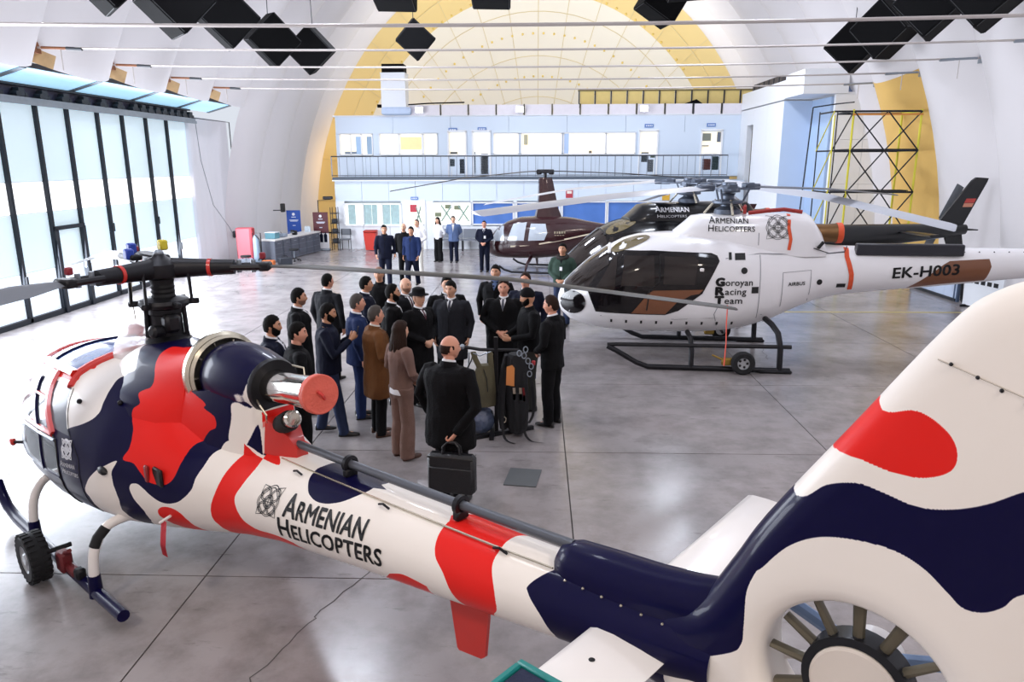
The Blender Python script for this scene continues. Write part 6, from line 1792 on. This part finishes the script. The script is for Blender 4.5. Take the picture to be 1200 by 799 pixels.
person(-2.08, 9.12, 1.72, -62, 'man in knee length brown overcoat seen from behind', 'coat', 'brown', 'black', hair='grey', style='receding', shirt='cream', skin=2, shoe=M_shoeb, girth=1.24, poseL='clasp', poseR='clasp')
person(-2.07, 11.3, 1.75, -125, 'bald man in dark suit and tie, left of the man in a hat', topc='charcoal', hair='grey', style='bald', tie=M_tie_r, skin=0, girth=1.18, beard=1)
person(-1.62, 8.36, 1.68, -48, 'woman in mauve brown trouser suit with long dark hair', topc='mauve', legc='mauve', hair='brown', style='long', woman=True, girth=1.08, hem=.92, top='jacket', shirt='white', poseL='clasp', poseR='clasp', skin=0, shoe=M_shoeb)
person(-1.72, 10.40, 1.72, -128, 'man in black trilby hat and black overcoat with clasped hands', 'coat', 'black', 'black', hat='trilby', hair='grey', tie=M_tie_r, poseL='clasp', poseR='clasp', skin=0)
person(-1.41, 11.3, 1.78, -165, 'dark haired man in black suit between the hat and the grey overcoat', topc='black', tie=M_tie_b, skin=0)
person(-1.30, 10.95, 1.76, 172, 'man in long charcoal grey overcoat facing the camera', 'coat', 'darkgrey', 'black', tie=M_tie_b, girth=1.18, skin=0, head=(-8, -8))
person(-.50, 10.91, 1.80, 176, 'man in black coat facing the camera with clasped hands', 'coat', 'black', 'black', tie=M_tie_g, poseL='clasp', poseR='clasp', hair='brown', style='receding', skin=2, head=(0, -10), hem=.70)
person(-.71, 12.56, 1.78, 170, 'young man in dark jacket standing behind the clasped hands man', 'jacket', 'black', shirt='steel', skin=1)
person(-.18, 11.67, 1.78, 165, 'man in navy suit behind the man in a beanie', topc='navy', legc='blue', hair='brown', skin=2, style='receding')
person(-.11, 10.2, 1.77, 108, 'bearded man in black beanie and sweater beside the gear rack', 'sweater', 'black', 'khaki', hat='beanie', beard=2, shirt=None, poseL='work', poseR='work', head=(0, -10), skin=1)
person(.21, 9.55, 1.78, 62, 'man in black suit standing right of the gear rack with back turned', topc='black', hair='brown', style='receding', poseL='clasp', poseR='clasp', head=(12, -8), skin=2, girth=1.05)
person(-.89, 7.15, 1.80, -28, 'large balding man in long black jacket carrying a black briefcase', 'coat', 'black', 'black', hair='brown', style='fringe', hem=.64, poseR='bag', girth=1.40, head=(-38, -4), skin=2)
person(-3.60, 21.0, 1.72, 172, 'man in open blue coat walking towards the crowd', 'coat', 'blue', 'navy', hem=.78, stride=.2, far=True, poseR='swing', poseL='swingf', shirt='darkgrey', skin=1)
person(-4.42, 21.2, 1.75, -168, 'man in dark navy coat walking left of the blue coat', 'coat', 'navy', 'navy', hem=.80, stride=-.16, far=True, poseL='swing', poseR='swingf', shirt='charcoal', skin=1)
person(-3.98, 21.9, 1.75, 178, 'balding man following behind the two walking men', 'jacket', 'black', 'black', far=True, style='bald', hair='grey', shirt=None, skin=0)
person(-3.82, 23.4, 1.76, 165, 'man in white jacket near the office door', 'jacket', 'white', 'cream', far=True, shirt=None, hair='grey', style='buzz', poseL='clasp', poseR='clasp', skin=0)
person(-3.58, 26.6, 1.58, 150, 'woman in white shirt and black trousers before the offices', 'sweater', 'white', 'black', far=True, woman=True, girth=1.0, style='long', hair='black', shirt=None, poseL='behind', poseR='behind', skin=0)
person(-3.0, 26.4, 1.64, 178, 'man in blue blazer and grey shirt standing before the bench', 'suit', 'steel', 'navy', far=True, hair='grey', shirt='cream', poseL='behind', poseR='behind', skin=0)
person(-1.73, 24.1, 1.66, 172, 'man in navy uniform with white badge near the brown helicopter', 'jacket', 'navy', 'navy', far=True, hair='brown', style='buzz', shirt='white', poseL='clasp', poseR='clasp', tie=M_tie_b, skin=2)
person(.55, 15.85, 1.80, 165, 'man in green jacket with dark fur collar before the black helicopter', 'jacket', 'green', 'jeans', far=True, hair='black', shirt='charcoal', poseL='clasp', poseR='clasp', skin=1)
finish_people()
# things people wear or hold
P = PEOPLE[28]; k = P['k']
fc = MB(); fc.tube([((.105 * math.cos(q)) * k, (-.005 + .10 * math.sin(q)) * k, (1.475 - .03 * math.sin(q)) * k) for q in np.linspace(0, 2 * PI, 15)], .038, 8, False); fc.build('fur_collar', mat('dark_fur', '#2a2522', .95, var=.4, scale=50, bump=1, bscale=80), P['t'])
decal('badge', poly_mesh([(-.03, 1.24), (.03, 1.24), (.03, 1.32), (-.03, 1.32)], .03), CL['white'], P['t'], P['jb'], (0, 1.2, 0), (1, 0, 0), (0, 0, 1), (0, -1, 0), .012)
P = PEOPLE[27]
decal('badge', poly_mesh([(-.075, 1.10), (-.01, 1.10), (-.01, 1.19), (-.075, 1.19)], .03), CL['white'], P['t'], P['jb'], (0, 1.2, 0), (1, 0, 0), (0, 0, 1), (0, -1, 0), .012)
P = PEOPLE[11]; k = P['k']                       # white blouse hem under the woman's jacket
bl = MB(); bl.loft([[(hx * math.cos(q) * k * .93, hy * math.sin(q) * k * .93, z * k) for q in np.linspace(0, 2 * PI, 20, endpoint=False)] for z, hx, hy in ((.865, .196, .144), (.93, .190, .138), (.95, .17, .12))]); bl.build('blouse_hem', CL['white'], P['t'])
P = PEOPLE[4]                                    # phone
def at_local(P, v): 
    a = P['t'].rotation_euler[2]; c, s = math.cos(a), math.sin(a); l = P['t'].location; k = P['k']
    return (l.x + (v[0] * c - v[1] * s) * k, l.y + (v[0] * s + v[1] * c) * k, v[2] * k)
ph = thing('phone', 'black phone held up by the man in navy zip jacket', 'phone', at_local(P, (0, .385, 1.375)), P['t'].rotation_euler[2])
MB().rbox((0, 0, 0), (.075, .010, .15), .004, rot=Matrix.Rotation(R(-12), 3, 'X')).build('case', M_bead, ph)
MB().rbox((0, -.007, 0), (.066, .003, .138), .001, rot=Matrix.Rotation(R(-12), 3, 'X')).build('screen', mat('phone_screen', '#3a4656', .1, coat=.6), ph)
P = PEOPLE[20]                                   # briefcase
h0 = at_local(P, (.15, -.20, .70))
bc = thing('briefcase', 'black leather briefcase carried by the large man in a long jacket', 'briefcase', (h0[0] + .0, h0[1] - .01, .05), R(-12))
M_lea = mat('black_leather', '#16161a', .42, coat=.15, bump=.35, bscale=70)
MB().rbox((0, 0, .40), (.50, .13, .42), .035).build('body', M_lea, bc)
MB().rbox((0, -.068, .34), (.46, .02, .27), .01).build('front_pocket', M_lea, bc)
MB().tube([(-.24, -.06, .575), (.0, -.065, .58), (.24, -.06, .575)], .008, 6).build('zip', M_bead, bc)
for s in (-1, 1):
    MB().tube([(-.09, s * .03, .60), (-.085, s * .025, .68), (-.04, s * .012, .725), (.04, s * .012, .725), (.085, s * .025, .68), (.09, s * .03, .60)], .011, 7).build('handle', M_lea, bc)
# ================================================================ black cubes hung under the roof
def cube(x, y, z, a, rot, label, row):
    top = RH * math.sqrt(max(.02, 1 - (x / HW) ** 2)) * .95
    t = thing('hanging_cube', label, 'hanging cube', (x, y, z), 0, row)
    M = Euler([R(v) for v in rot]).to_matrix()
    h = a / 2
    MB().rbox((0, 0, 0), (a, a, a), .03, rot=M).build('cube', M_black, t, sharp=20)
    m = MB()
    for s in (-1, 1):
        for ax in range(3):
            for q in (-1, 1):
                p = [0, 0, 0]; p[ax] = s * (h + .002); d = [0, 0, 0]; e = (ax + 1) % 3
                p[e] = q * (h - .03); d = [.012] * 3; d[(ax + 2) % 3] = a - .1
                m.box(M @ Vector(p), d, rot=M)
    m.build('edge_piping', mat('black_piping', '#1b1c20', .6), t, smooth=False)
    c = max((M @ Vector((i, j, k)) * h for i in (-1, 1) for j in (-1, 1) for k in (-1, 1)), key=lambda v: v.z)
    MB().cyl((c.x, c.y, c.z - .02), (c.x * .5, c.y * .5, top - z - .1), .012, n=6).build('cable', M_dkgrey, t)
gl, gr, gc = 'black cubes hung along the left side', 'black cubes hung along the right side', 'black cubes hung in the middle'
for (x, y, z, r, l) in ((-7.35, 13.4, 6.72, (0, 46, 38), 'nearest black cube of the left row, cut by the picture top'), (-7.4, 15.9, 6.72, (0, 44, 40), 'second black cube of the left row, with a blue lit edge'), (-7.4, 18.6, 6.85, (4, 44, 30), 'third black cube of the left row, between two rods'),
                        (-7.3, 21.3, 6.78, (10, 44, 36), 'fourth black cube of the left row, on a short cable'), (-6.8, 23.2, 6.80, (14, 46, 18), 'farthest black cube of the left row')):
    cube(x, y, z, 1.0, r, l, gl)
for (x, y, z, r, l) in ((8.6, 15.6, 6.66, (0, 48, -38), 'nearest black cube of the right row, beside a bright lamp'), (8.5, 17.5, 6.78, (0, 46, -32), 'second black cube of the right row, cut by the picture top'), (8.67, 20.0, 6.70, (6, 48, -40), 'third black cube of the right row, before the grey fan unit'), (8.7, 22.0, 6.58, (4, 44, -24), 'farthest black cube of the right row, above the wing roof')):
    cube(x, y, z, 1.0, r, l, gr)
for (x, y, z, r, l) in ((-3.5, 19.3, 7.72, (-8, 1, 3), 'square black cube left of the others in the middle, cut by picture top'), (-4.25, 27.0, 7.65, (14, 40, 20), 'lone tilted black cube above the white air duct'), (-1.2, 20.2, 7.90, (-4, 1, 2), 'square black cube near the picture centre'), (-1.95, 21.5, 8.55, (0, 0, 4), 'black cube partly behind the square one near the centre'), (.90, 20.3, 8.22, (-4, 0, 1), 'square black cube right of the picture centre'),
                        (3.55, 19.0, 7.82, (-5, -3, -4), 'square black cube right of centre with a tilted one before it'), (3.35, 21.6, 7.75, (0, 32, 10), 'tilted black cube below the square one right of centre'), (5.2, 18.8, 7.98, (-4, 0, 2), 'square black cube rightmost in the middle rows')):
    cube(x, y, z, .98, r, l, gc)
# flood lamps on the ribs
M_led = mat('led_lens', '#ffffff', .3, emit=45)
for (x, y, z, l) in ((9.45, 15.0, 6.72, 'bright flood lamp on a right hand roof rib, nearer one'), (9.25, 18.6, 6.78, 'bright flood lamp on a right hand roof rib, farther one'), (-9.3, 14.2, 6.62, 'bright flood lamp on a left hand roof rib')):
    t = thing('rib_lamp', l, 'lamp', (x, y, z))
    d = Vector((-x, -2, -3)).normalized()
    MB().rbox((0, 0, 0), (.12, .26, .16), .02).build('case', M_white, t)
    MB().box((d.x * .07, 0, -.01), (.02, .2, .12)).build('lens', M_led, t, smooth=False)
    MB().cyl((0, 0, .05), (x * .05, 0, .2), .02, n=6).build('bracket', M_dkgrey, t)

# ================================================================ gear rack in the middle of the crowd
rk = thing('gear_rack', 'black steel gear rack in the middle of the crowd', 'rack', (-.53, 9.22, 0))
MB().box((0, 0, .66), (.05, .05, 1.3)).build('post', M_gun, rk, smooth=False)
b = MB(); b.box((.02, -.1, .025), (1.05, .06, .05), rz=R(28)); b.box((-.05, .1, .03), (.06, .8, .05)); b.build('foot', M_gun, rk, smooth=False)
b = MB(); b.tube([(-.42, -.05, 1.19), (-.2, 0, 1.14), (.30, .02, 1.13)], .022, 8); b.build('arm', M_gun, rk)
MB().ball((-.43, -.05, 1.19), .035, 10, 8).build('arm_knob', M_steel, rk)
b = MB(); b.tube([(-.35, .02, 1.10), (-.37, .02, .80)], .010, 6); b.build('hook_wire', M_steel, rk)
# olive tank-top shaped pack
vs = thing('vest_pack', 'olive green vest pack hanging on the gear rack', 'pack', (-.68, 9.14, 0))
M_olv = mat('olive_canvas', '#5f5a45', .85, var=.2, scale=8, bump=.5, bscale=40)
def slab_shape(poly_rows, th=.05, bulge=.03):
    """rows: (z, x0, x1); soft padded slab"""
    m = MB(); rings = []
    for z, x0, x1 in poly_rows:
        c, h = (x0 + x1) / 2, (x1 - x0) / 2
        rings.append([(c + h * math.cos(q), (th + bulge * (1 - abs(math.cos(q)))) * math.sin(q), z) for q in np.linspace(0, 2 * PI, 14, endpoint=False)])
    return m.loft(rings)
slab_shape([(.40, -.20, .13), (.42, -.21, .15), (.60, -.20, .15), (.76, -.17, .14), (.90, -.11, .13), (.96, -.08, .12)], .05, .03).build('pack_body', M_olv, vs)
for x0, x1, xt in ((-.09, -.03, -.14), (.07, .12, .08)):
    MB().tube([((x0 + x1) / 2, -.02, .93), ((x0 + x1) / 2 + (xt - (x0 + x1) / 2) * .6, -.03, 1.04), (xt, -.01, 1.13), (xt + .02, .04, 1.10)], [(.035, .012)] * 4, 8).build('shoulder_strap', M_olv, vs)
MB().tube([(.0, -.085, .92), (.04, -.088, .78), (.05, -.09, .62)], .006, 5).build('zip', M_bead, vs)
MB().tube([(-.14, -.03, 1.12), (-.05, -.05, 1.09), (.02, -.05, 1.12), (.09, -.03, 1.14)], .008, 5).build('grab_cord', M_steel, vs)
# grey pouch, crumpled plastic bag, black harness with straps, orange tag
pc = thing('grey_pouch', 'dark grey padded pouch hanging left of the olive pack', 'pouch', (-.95, 9.18, 0))
slab_shape([(.52, -.10, .10), (.56, -.13, .12), (.74, -.14, .13), (.82, -.10, .13), (.86, -.02, .10)], .06, .05).build('pouch_body', mat('grey_nylon', '#3d4046', .6, bump=.4), pc)
MB().tube([(.02, -.05, .84), (.10, -.02, 1.0), (.14, 0, 1.12)], .010, 5).build('hanging_strap', M_bead, pc)
b = MB(); b.box((.0, -.12, .80), (.14, .012, .03)); b.build('silver_flap', M_steel, pc, smooth=False)
pb = thing('plastic_bag', 'crumpled blue grey plastic bag on the floor under the olive pack', 'bag', (-.74, 9.2, 0))
m = MB(); m.ball((0, 0, .18), (.19, .16, .19), 18, 12)
rr = random.Random(2); m.v = [(x * (1 + .16 * mnoise.noise((x * 14, y * 14, z * 14))), y * (1 + .2 * mnoise.noise((x * 11, y * 13, z * 14 + 5))), max(0.0, z * (1 + .1 * mnoise.noise((x * 16, y * 14, z * 9))))) for x, y, z in m.v]
m.build('bag_body', mat('blue_grey_plastic', '#4b566f', .25, coat=.3, var=.4, scale=16, bump=.8, bscale=18), pb, sharp=25)
MB().tube([(0, 0, .35), (.01, .0, .40), (.04, .01, .43)], [.05, .03, .06], 8).build('bag_neck', MATS['blue_grey_plastic'], pb)
hn = thing('harness', 'black harness with buckles and dangling straps on the gear rack', 'harness', (-.26, 9.12, 0))
M_web = mat('black_webbing', '#131317', .8, bump=.4, bscale=90)
slab_shape([(.06, -.09, .12), (.12, -.13, .15), (.40, -.14, .16), (.66, -.16, .15), (.90, -.17, .14), (1.04, -.15, .12), (1.12, -.10, .08)], .08, .05).build('harness_pack', M_web, hn)
slab_shape([(.10, -.22, -.12), (.30, -.25, -.13), (.60, -.24, -.13), (.95, -.20, -.12), (1.1, -.16, -.11)], .05, .03).build('side_panel', M_web, hn)
for pts in ([(-.13, -.10, .95), (-.16, -.14, .6), (-.18, -.15, .2), (-.14, -.2, .02), (-.02, -.32, .012)], [(.10, -.12, .9), (.14, -.15, .5), (.10, -.16, .15), (.18, -.22, .015), (.34, -.28, .012)], [(.02, -.14, .7), (.0, -.17, .4), (.04, -.16, .12)], [(.13, -.05, 1.05), (.20, -.06, .7), (.22, -.05, .35), (.16, -.08, .2)]):
    ribbon('strap', catmull(pts, 4, False), .032, M_web, hn, (1, .1, 0))
for (x, z, m_) in ((.10, 1.12, M_steel), (.15, 1.05, M_steel), (.19, .98, M_steel), (.12, 1.20, M_steel), (-.16, .26, M_steelr), (.17, .88, M_steel), (.04, 1.15, M_steel)):
    MB().tube([(x + .028 * math.cos(q), -.12, z + .038 * math.sin(q)) for q in np.linspace(0, 2 * PI, 12)], .007, 6, False).build('carabiner', m_, hn)
for x in (-.03, .05):
    ribbon('pale_strap', [(x, -.14, .70), (x + .005, -.15, .62), (x + .01, -.15, .54)], .03, mat('cream_webbing', '#cbb9a4', .8), hn, (1, 0, 0))
ribbon('red_strap', [(.09, -.14, .70), (.10, -.15, .6), (.10, -.15, .52)], .022, mat('red_webbing', '#9c2a2e', .7), hn, (1, 0, 0))
MB().rbox((.22, -.10, 1.02), (.05, .04, .06), .01).build('red_handle', MATS['red_webbing'], hn)
tg = thing('orange_tag', 'orange tag hanging on the black harness', 'tag', (-.34, 8.97, 0))
MB().prism([(-.05, .74), (.055, .72), (.06, .96), (.03, 1.0), (-.04, .98)], (0, 0, 0), (1, .15, 0), (0, 0, 1), (0, .012, 0)).build('tag_card', mat('orange_card', '#d98a4b', .7), tg, smooth=False)
MB().tube([(0, .005, .98), (.01, .03, 1.06), (.02, .1, 1.12)], .004, 5).build('tag_cord', M_bead, tg)

# ================================================================ left side: bench, cabinets, banners, clutter
wbn = thing('workbench', 'long cluttered workbench with grey drawers along the left wall', 'workbench', (-9.45, 28.0, 0), R(-10))
MB().box((0, 0, .80), (.7, 3.6, .05)).build('worktop', mat('pale_worktop', '#dcd8d4', .5), wbn, smooth=False)
for k in range(6):
    y = -1.5 + .6 * k
    c = MB().box((0, y, .40), (.62, .56, .74)).build('cabinet', mat('bench_grey', '#6f7480', .5), wbn, smooth=False)
    for q in range(3):
        d = MB().box((.315, y, .18 + .22 * q), (.02, .50, .19)).build('drawer', mat('bench_drawer', '#555a66', .5), c, smooth=False)
    MB().box((.33, y, .66), (.02, .2, .02)).build('pull', M_steel, c, smooth=False)
def bench_item(name, label, cat, lx, ly, builder):
    a = R(-10); t = thing(name, label, cat, (-9.45 + lx * math.cos(a) - ly * math.sin(a), 28.0 + lx * math.sin(a) + ly * math.cos(a), .826), a)
    builder(t)
bench_item('cardboard_box', 'teal and white box on the near end of the workbench', 'box', 0, -1.35, lambda t: (MB().rbox((0, 0, .11), (.4, .34, .22), .01).build('carton', mat('teal_carton', '#5e8f9b', .7), t), MB().box((0, 0, .225), (.42, .36, .02)).build('lid', M_white, t, smooth=False)))
bench_item('bench_vice', 'dark bench vice on the middle of the workbench', 'vice', .12, .1, lambda t: (MB().rbox((0, 0, .08), (.14, .2, .16), .02).build('vice_body', M_gun, t), MB().rbox((0, -.16, .14), (.16, .06, .12), .01).build('jaw', M_gun, t), MB().cyl((-.12, -.26, .12), (.12, -.26, .12), .012, n=6).build('vice_handle', M_steel, t)))
bench_item('water_bottle_pack', 'pack of clear bottles on the far end of the workbench', 'bottles', 0, 1.35, lambda t: [MB().lathe([(.035, 0), (.035, .16), (.015, .2), (.015, .23), (0, .23)], (.08 * (i % 3) - .08, .08 * (i // 3), 0), (0, 0, 1), 8).build('bottle', mat('pale_bottle', '#d5e2ea', .2), t) for i in range(6)])
bench_item('tool_case', 'small grey tool case on the workbench beside the teal box', 'case', .05, -.75, lambda t: (MB().rbox((0, 0, .07), (.34, .26, .14), .02).build('case_body', mat('case_grey', '#8b95a3', .5), t), MB().tube([(-.06, -.13, .14), (-.05, -.13, .19), (.05, -.13, .19), (.06, -.13, .14)], .01, 5).build('handle', M_bead, t)))
rc = thing('red_cabinet', 'tall red fire hose cabinet with pink side by the tarpaulin', 'cabinet', (-10.5, 26.2, 0), R(8))
MB().rbox((0, 0, .64), (.55, .42, 1.24), .02).build('cabinet_body', mat('salmon_side', '#d9606a', .5), rc)
MB().box((.285, -.0, .66), (.02, .38, 1.14)).build('door', mat('signal_red', '#b51f2a', .45), rc, smooth=False)
MB().box((-.02, -.22, .68), (.44, .02, 1.1)).build('side_plate', mat('pink_panel', '#e98792', .5), rc, smooth=False)
MB().cyl((.30, -.1, .66), (.32, -.1, .66), .10, n=14).build('dial', M_white, rc)
fe = thing('gas_bottle_trolley', 'grey trolley with hoses standing beside the red cabinet', 'trolley', (-9.95, 25.75, 0))
MB().lathe([(.11, .08), (.11, .9), (.06, 1.02), (.03, 1.06), (0, 1.06)], (0, 0, 0), (0, 0, 1), 14).build('cylinder', mat('pale_blue_cylinder', '#9eb4c8', .4), fe)
MB().tube([(.0, -.05, 1.05), (.16, -.1, .9), (.2, -.12, .4), (.1, -.16, .15)], .022, 6).build('hose', M_bead, fe)
b = MB(); b.tube([(-.14, .1, .05), (-.14, .1, 1.1), (.14, .1, 1.1), (.14, .1, .05)], .018, 6); b.box((0, 0, .04), (.34, .3, .03)); b.build('trolley_frame', M_gun, fe)
for s in (-1, 1): MB().lathe([(.09, -.02), (.1, 0), (.09, .02)], (s * .2, .12, .10), (1, 0, 0), 14).build('wheel', M_rubber, fe)
def banner(label, x, y, rz, w, z0, z1, col, low=None, title=None):
    t = thing('rollup_banner', label, 'banner', (x, y, 0), R(rz))
    MB().rbox((0, 0, .04), (w + .06, .16, .08), .02).build('base', M_steel, t)
    MB().cyl((0, .06, .05), (0, .06, z1), .012, n=6).build('pole', M_steel, t)
    MB().box((0, 0, (z0 + z1) / 2), (w, .006, z1 - z0)).build('banner_cloth', col, t, smooth=False)
    m = MB(); m.lathe([(.06, 0), (.06, .004), (0, .004)], (0, -.004, z1 - .16), (0, -1, 0), 14); m.build('round_mark', M_inkw, t)
    for (zz, ww) in ((z1 - .28, .18), (z1 - .40, .36), (z1 - .44, .30), (z1 - .62, .12)):
        MB().box((0, -.006, zz), (ww, .004, .028)).build('print_line', mat('banner_print', '#dfe5f2', .6), t, smooth=False)
    if low:
        MB().box((0, -.005, low / 2 + .09), (w, .006, low)).build('pale_print', mat('banner_pale', '#e4e2e4', .6), t, smooth=False)
        for i, xx in enumerate((-.16, 0, .17)):
            MB().prism([(-.06, 0), (.06, 0), (.07, .30), (.02, .36), (.02, .42), (-.02, .42), (-.02, .36), (-.07, .30)], (xx, -.012, low - .28), (1, 0, 0), (0, 0, 1), (0, .004, 0)).build('printed_figure', CL['navy'], t, smooth=False)
    return t
banner('blue roll-up banner behind the left workbench', -10.05, 30.3, 8, .56, .08, 1.62, mat('banner_blue', '#1c50ad', .5))
banner('maroon roll-up banner with pale lower print by the office corner', -8.85, 30.0, 0, .62, .08, 1.56, mat('banner_maroon', '#5b2029', .5), .62)
sh_ = thing('shelf_rack', 'black open shelf rack beside the maroon banner', 'shelf', (-8.32, 30.2, 0))
for x in (-.12, .12):
    for y in (-.15, .15): MB().cyl((x, y, 0), (x, y, 1.75), .015, n=6).build('upright', M_gun, sh_)
for z in (.3, .7, 1.1, 1.5): MB().box((0, 0, z), (.28, .34, .03)).build('shelf_board', M_gun, sh_, smooth=False)
for z in (.32, .72, 1.12): MB().rbox((0, 0, z + .08), (.2, .26, .16), .02).build('stored_box', mat('stored_box_dark', '#2f3136', .7), sh_)
ol = thing('overhead_lamp_arm', 'black bracket arm on the yellow wall above the maroon banner', 'bracket', (-9.0, 30.3, 0))
b = MB(); b.tube([(0, 0, 0), (0, 0, 2.02), (.55, 0, 2.06)], .02, 6); b.rbox((.42, 0, 2.12), (.4, .12, .12), .02); b.build('arm', M_gun, ol)
bn = thing('waste_bin', 'red plastic waste bin in front of the office wall', 'bin', (-6.85, 30.15, 0))
MB().loft([[(sx * hx, sy * hy, z) for sx, sy in ((-1, -1), (1, -1), (1, 1), (-1, 1))] for z, hx, hy in ((.02, .19, .17), (.72, .25, .22))]).build('bin_body', mat('bin_red', '#d03527', .45), bn, smooth=False)
MB().rbox((0, 0, .77), (.54, .48, .10), .04).build('lid', mat('bin_lid', '#b32c22', .45), bn)
ch = thing('stacking_chair', 'grey chair against the office wall beside the shelf rack', 'chair', (-7.9, 30.1, 0))
MB().rbox((0, 0, .45), (.42, .42, .04), .02).build('seat', mat('chair_grey', '#6c7077', .6), ch)
MB().rbox((0, .2, .74), (.42, .04, .26), .02).build('backrest', MATS['chair_grey'], ch)
for sx in (-.18, .18):
    for sy in (-.18, .18): MB().cyl((sx, sy, 0), (sx, sy, .45 if sy < 0 else .85), .014, n=6).build('leg', M_gun, ch)
be = thing('waiting_bench', 'long grey metal bench along the office wall behind the standing people', 'bench', (-3.05, 30.1, 0))
for k in range(4): MB().box((-.85 + .57 * k, -.05, .44), (.54, .44, .04)).build('seat', mat('bench_metal', '#7d828b', .45, .3), be, smooth=False)
for k in range(4): MB().box((-.85 + .57 * k, .2, .68), (.54, .03, .36)).build('backrest', MATS['bench_metal'], be, smooth=False)
for x in (-1.0, 0, 1.0): MB().box((x, 0, .21), (.05, .44, .42)).build('leg', M_gun, be, smooth=False)
# floor clutter near the red cabinet
for i, (x, y, l, c, s) in enumerate(((-9.35, 25.2, 'small orange tool box on the floor before the workbench', '#c46a35', (.4, .25, .22)), (-10.2, 25.3, 'grey plastic crate on the floor under the tarpaulin', '#858c98', (.5, .35, .26)), (-8.95, 25.7, 'dark tool bag on the floor beside the orange tool box', '#2f333c', (.45, .25, .25)))):
    t = thing('tool_box', l, 'tool box', (x, y, 0), R(20 * i))
    MB().rbox((0, 0, s[2] / 2), s, .02).build('box_body', mat('clutter_' + c[1:], c, .6), t)
    MB().tube([(-.1, 0, s[2]), (-.08, 0, s[2] + .07), (.08, 0, s[2] + .07), (.1, 0, s[2])], .012, 6).build('handle', M_bead, t)
for i, (x, y, l) in enumerate(((-9.9, 24.6, 'nearer small wheeled stool by the left wall'), (-8.9, 26.6, 'farther small wheeled stool before the workbench'))):
    t = thing('rolling_stool', l, 'stool', (x, y, 0))
    MB().lathe([(.0, .46), (.17, .46), (.18, .43), (.17, .40), (0, .40)], (0, 0, 0), (0, 0, 1), 18).build('seat', M_rubber, t)
    MB().cyl((0, 0, .1), (0, 0, .42), .025, n=8).build('column', M_steel, t)
    for q in range(5):
        a = 2 * PI * q / 5
        MB().tube([(0, 0, .12), (.22 * math.cos(a), .22 * math.sin(a), .07)], .018, 6).build('leg', M_gun, t)
        MB().ball((.22 * math.cos(a), .22 * math.sin(a), .035), .035, 8, 6).build('castor', M_rubber, t)
wb2 = thing('wall_speaker', 'small black box on the white membrane above the workbench', 'wall box', (-10.3, 29.8, 1.75))
MB().rbox((0, 0, 0), (.14, .22, .34), .02).build('case', M_bead, wb2)
MB().cyl((-.05, 0, -.1), (-.4, 0, -.1), .02, n=6).build('bracket', M_gun, wb2)

# ================================================================ right side: low partition, board
pt = thing('low_partition', 'low pale blue partition with dark base rail along the right wall', 'partition', (10.75, 20.0, 0))
for k in range(4):
    MB().box((0, -1.0 + .56 * k + .2, .50), (.05, .55, .86)).build('panel', mat('partition_blue', '#c9d6ec', .5), pt, smooth=False)
MB().box((0, .05, .04), (.12, 2.3, .07)).build('base_rail', M_dkgrey, pt, smooth=False)
for y in (-1.12, -1.0, 1.2): MB().box((0, y, .50), (.07, .06, 1.0)).build('post', mat('partition_post', '#4d5f7a', .5), pt, smooth=False)
hs = thing('black_hose', 'loop of black hose hanging at the end of the low partition', 'hose', (10.72, 18.72, 0))
MB().tube([(0, .05, .92), (-.02, -.05, .5), (-.02, -.1, .1), (-.02, -.22, .04), (-.02, -.30, .15), (0, -.28, .6), (0, -.2, .9), (0, 0, .96), (0, .05, .92)], .035, 8).build('hose', M_rubber, hs)
MB().box((.02, -.1, .97), (.05, .3, .05)).build('hook', M_gun, hs, smooth=False)
wbd = thing('info_board', 'white board with black print low on the right wall', 'board', (10.7, 17.75, 0), R(-80))
MB().box((0, 0, .45), (1.2, .05, .80)).build('board', M_white, wbd, smooth=False)
m = MB()
for i in range(5): m.box((-.42 + .2 * i, -.03, .66), (.13, .008, .10))
m.build('print', M_ink, wbd, smooth=False)
for x in (-.5, .5): MB().box((x, 0, .03), (.05, .3, .06)).build('foot', M_gun, wbd, smooth=False)
# teal edged pad laid over the outer half of the near tailplane
ts = thing('padded_cover', 'teal edged navy pad on the near tailplane, at the picture bottom', 'pad', (GX, GY, GZ), GA)
M_teal = mat('teal_edging', '#14807c', .5, coat=.1)
MB().rbox((4.89, -1.24, 1.352), (.42, 1.10, .026), .008).build('pad', mat('navy_pad', '#1b2340', .8, bump=.3), ts)
for (c_, d_) in (((4.89, -.675, 1.356), (.48, .035, .042)), ((4.665, -1.24, 1.356), (.035, 1.10, .042)), ((5.115, -1.24, 1.356), (.035, 1.10, .042)), ((4.89, -1.805, 1.356), (.48, .035, .042))):
    MB().rbox(c_, d_, .008).build('edging', M_teal, ts)
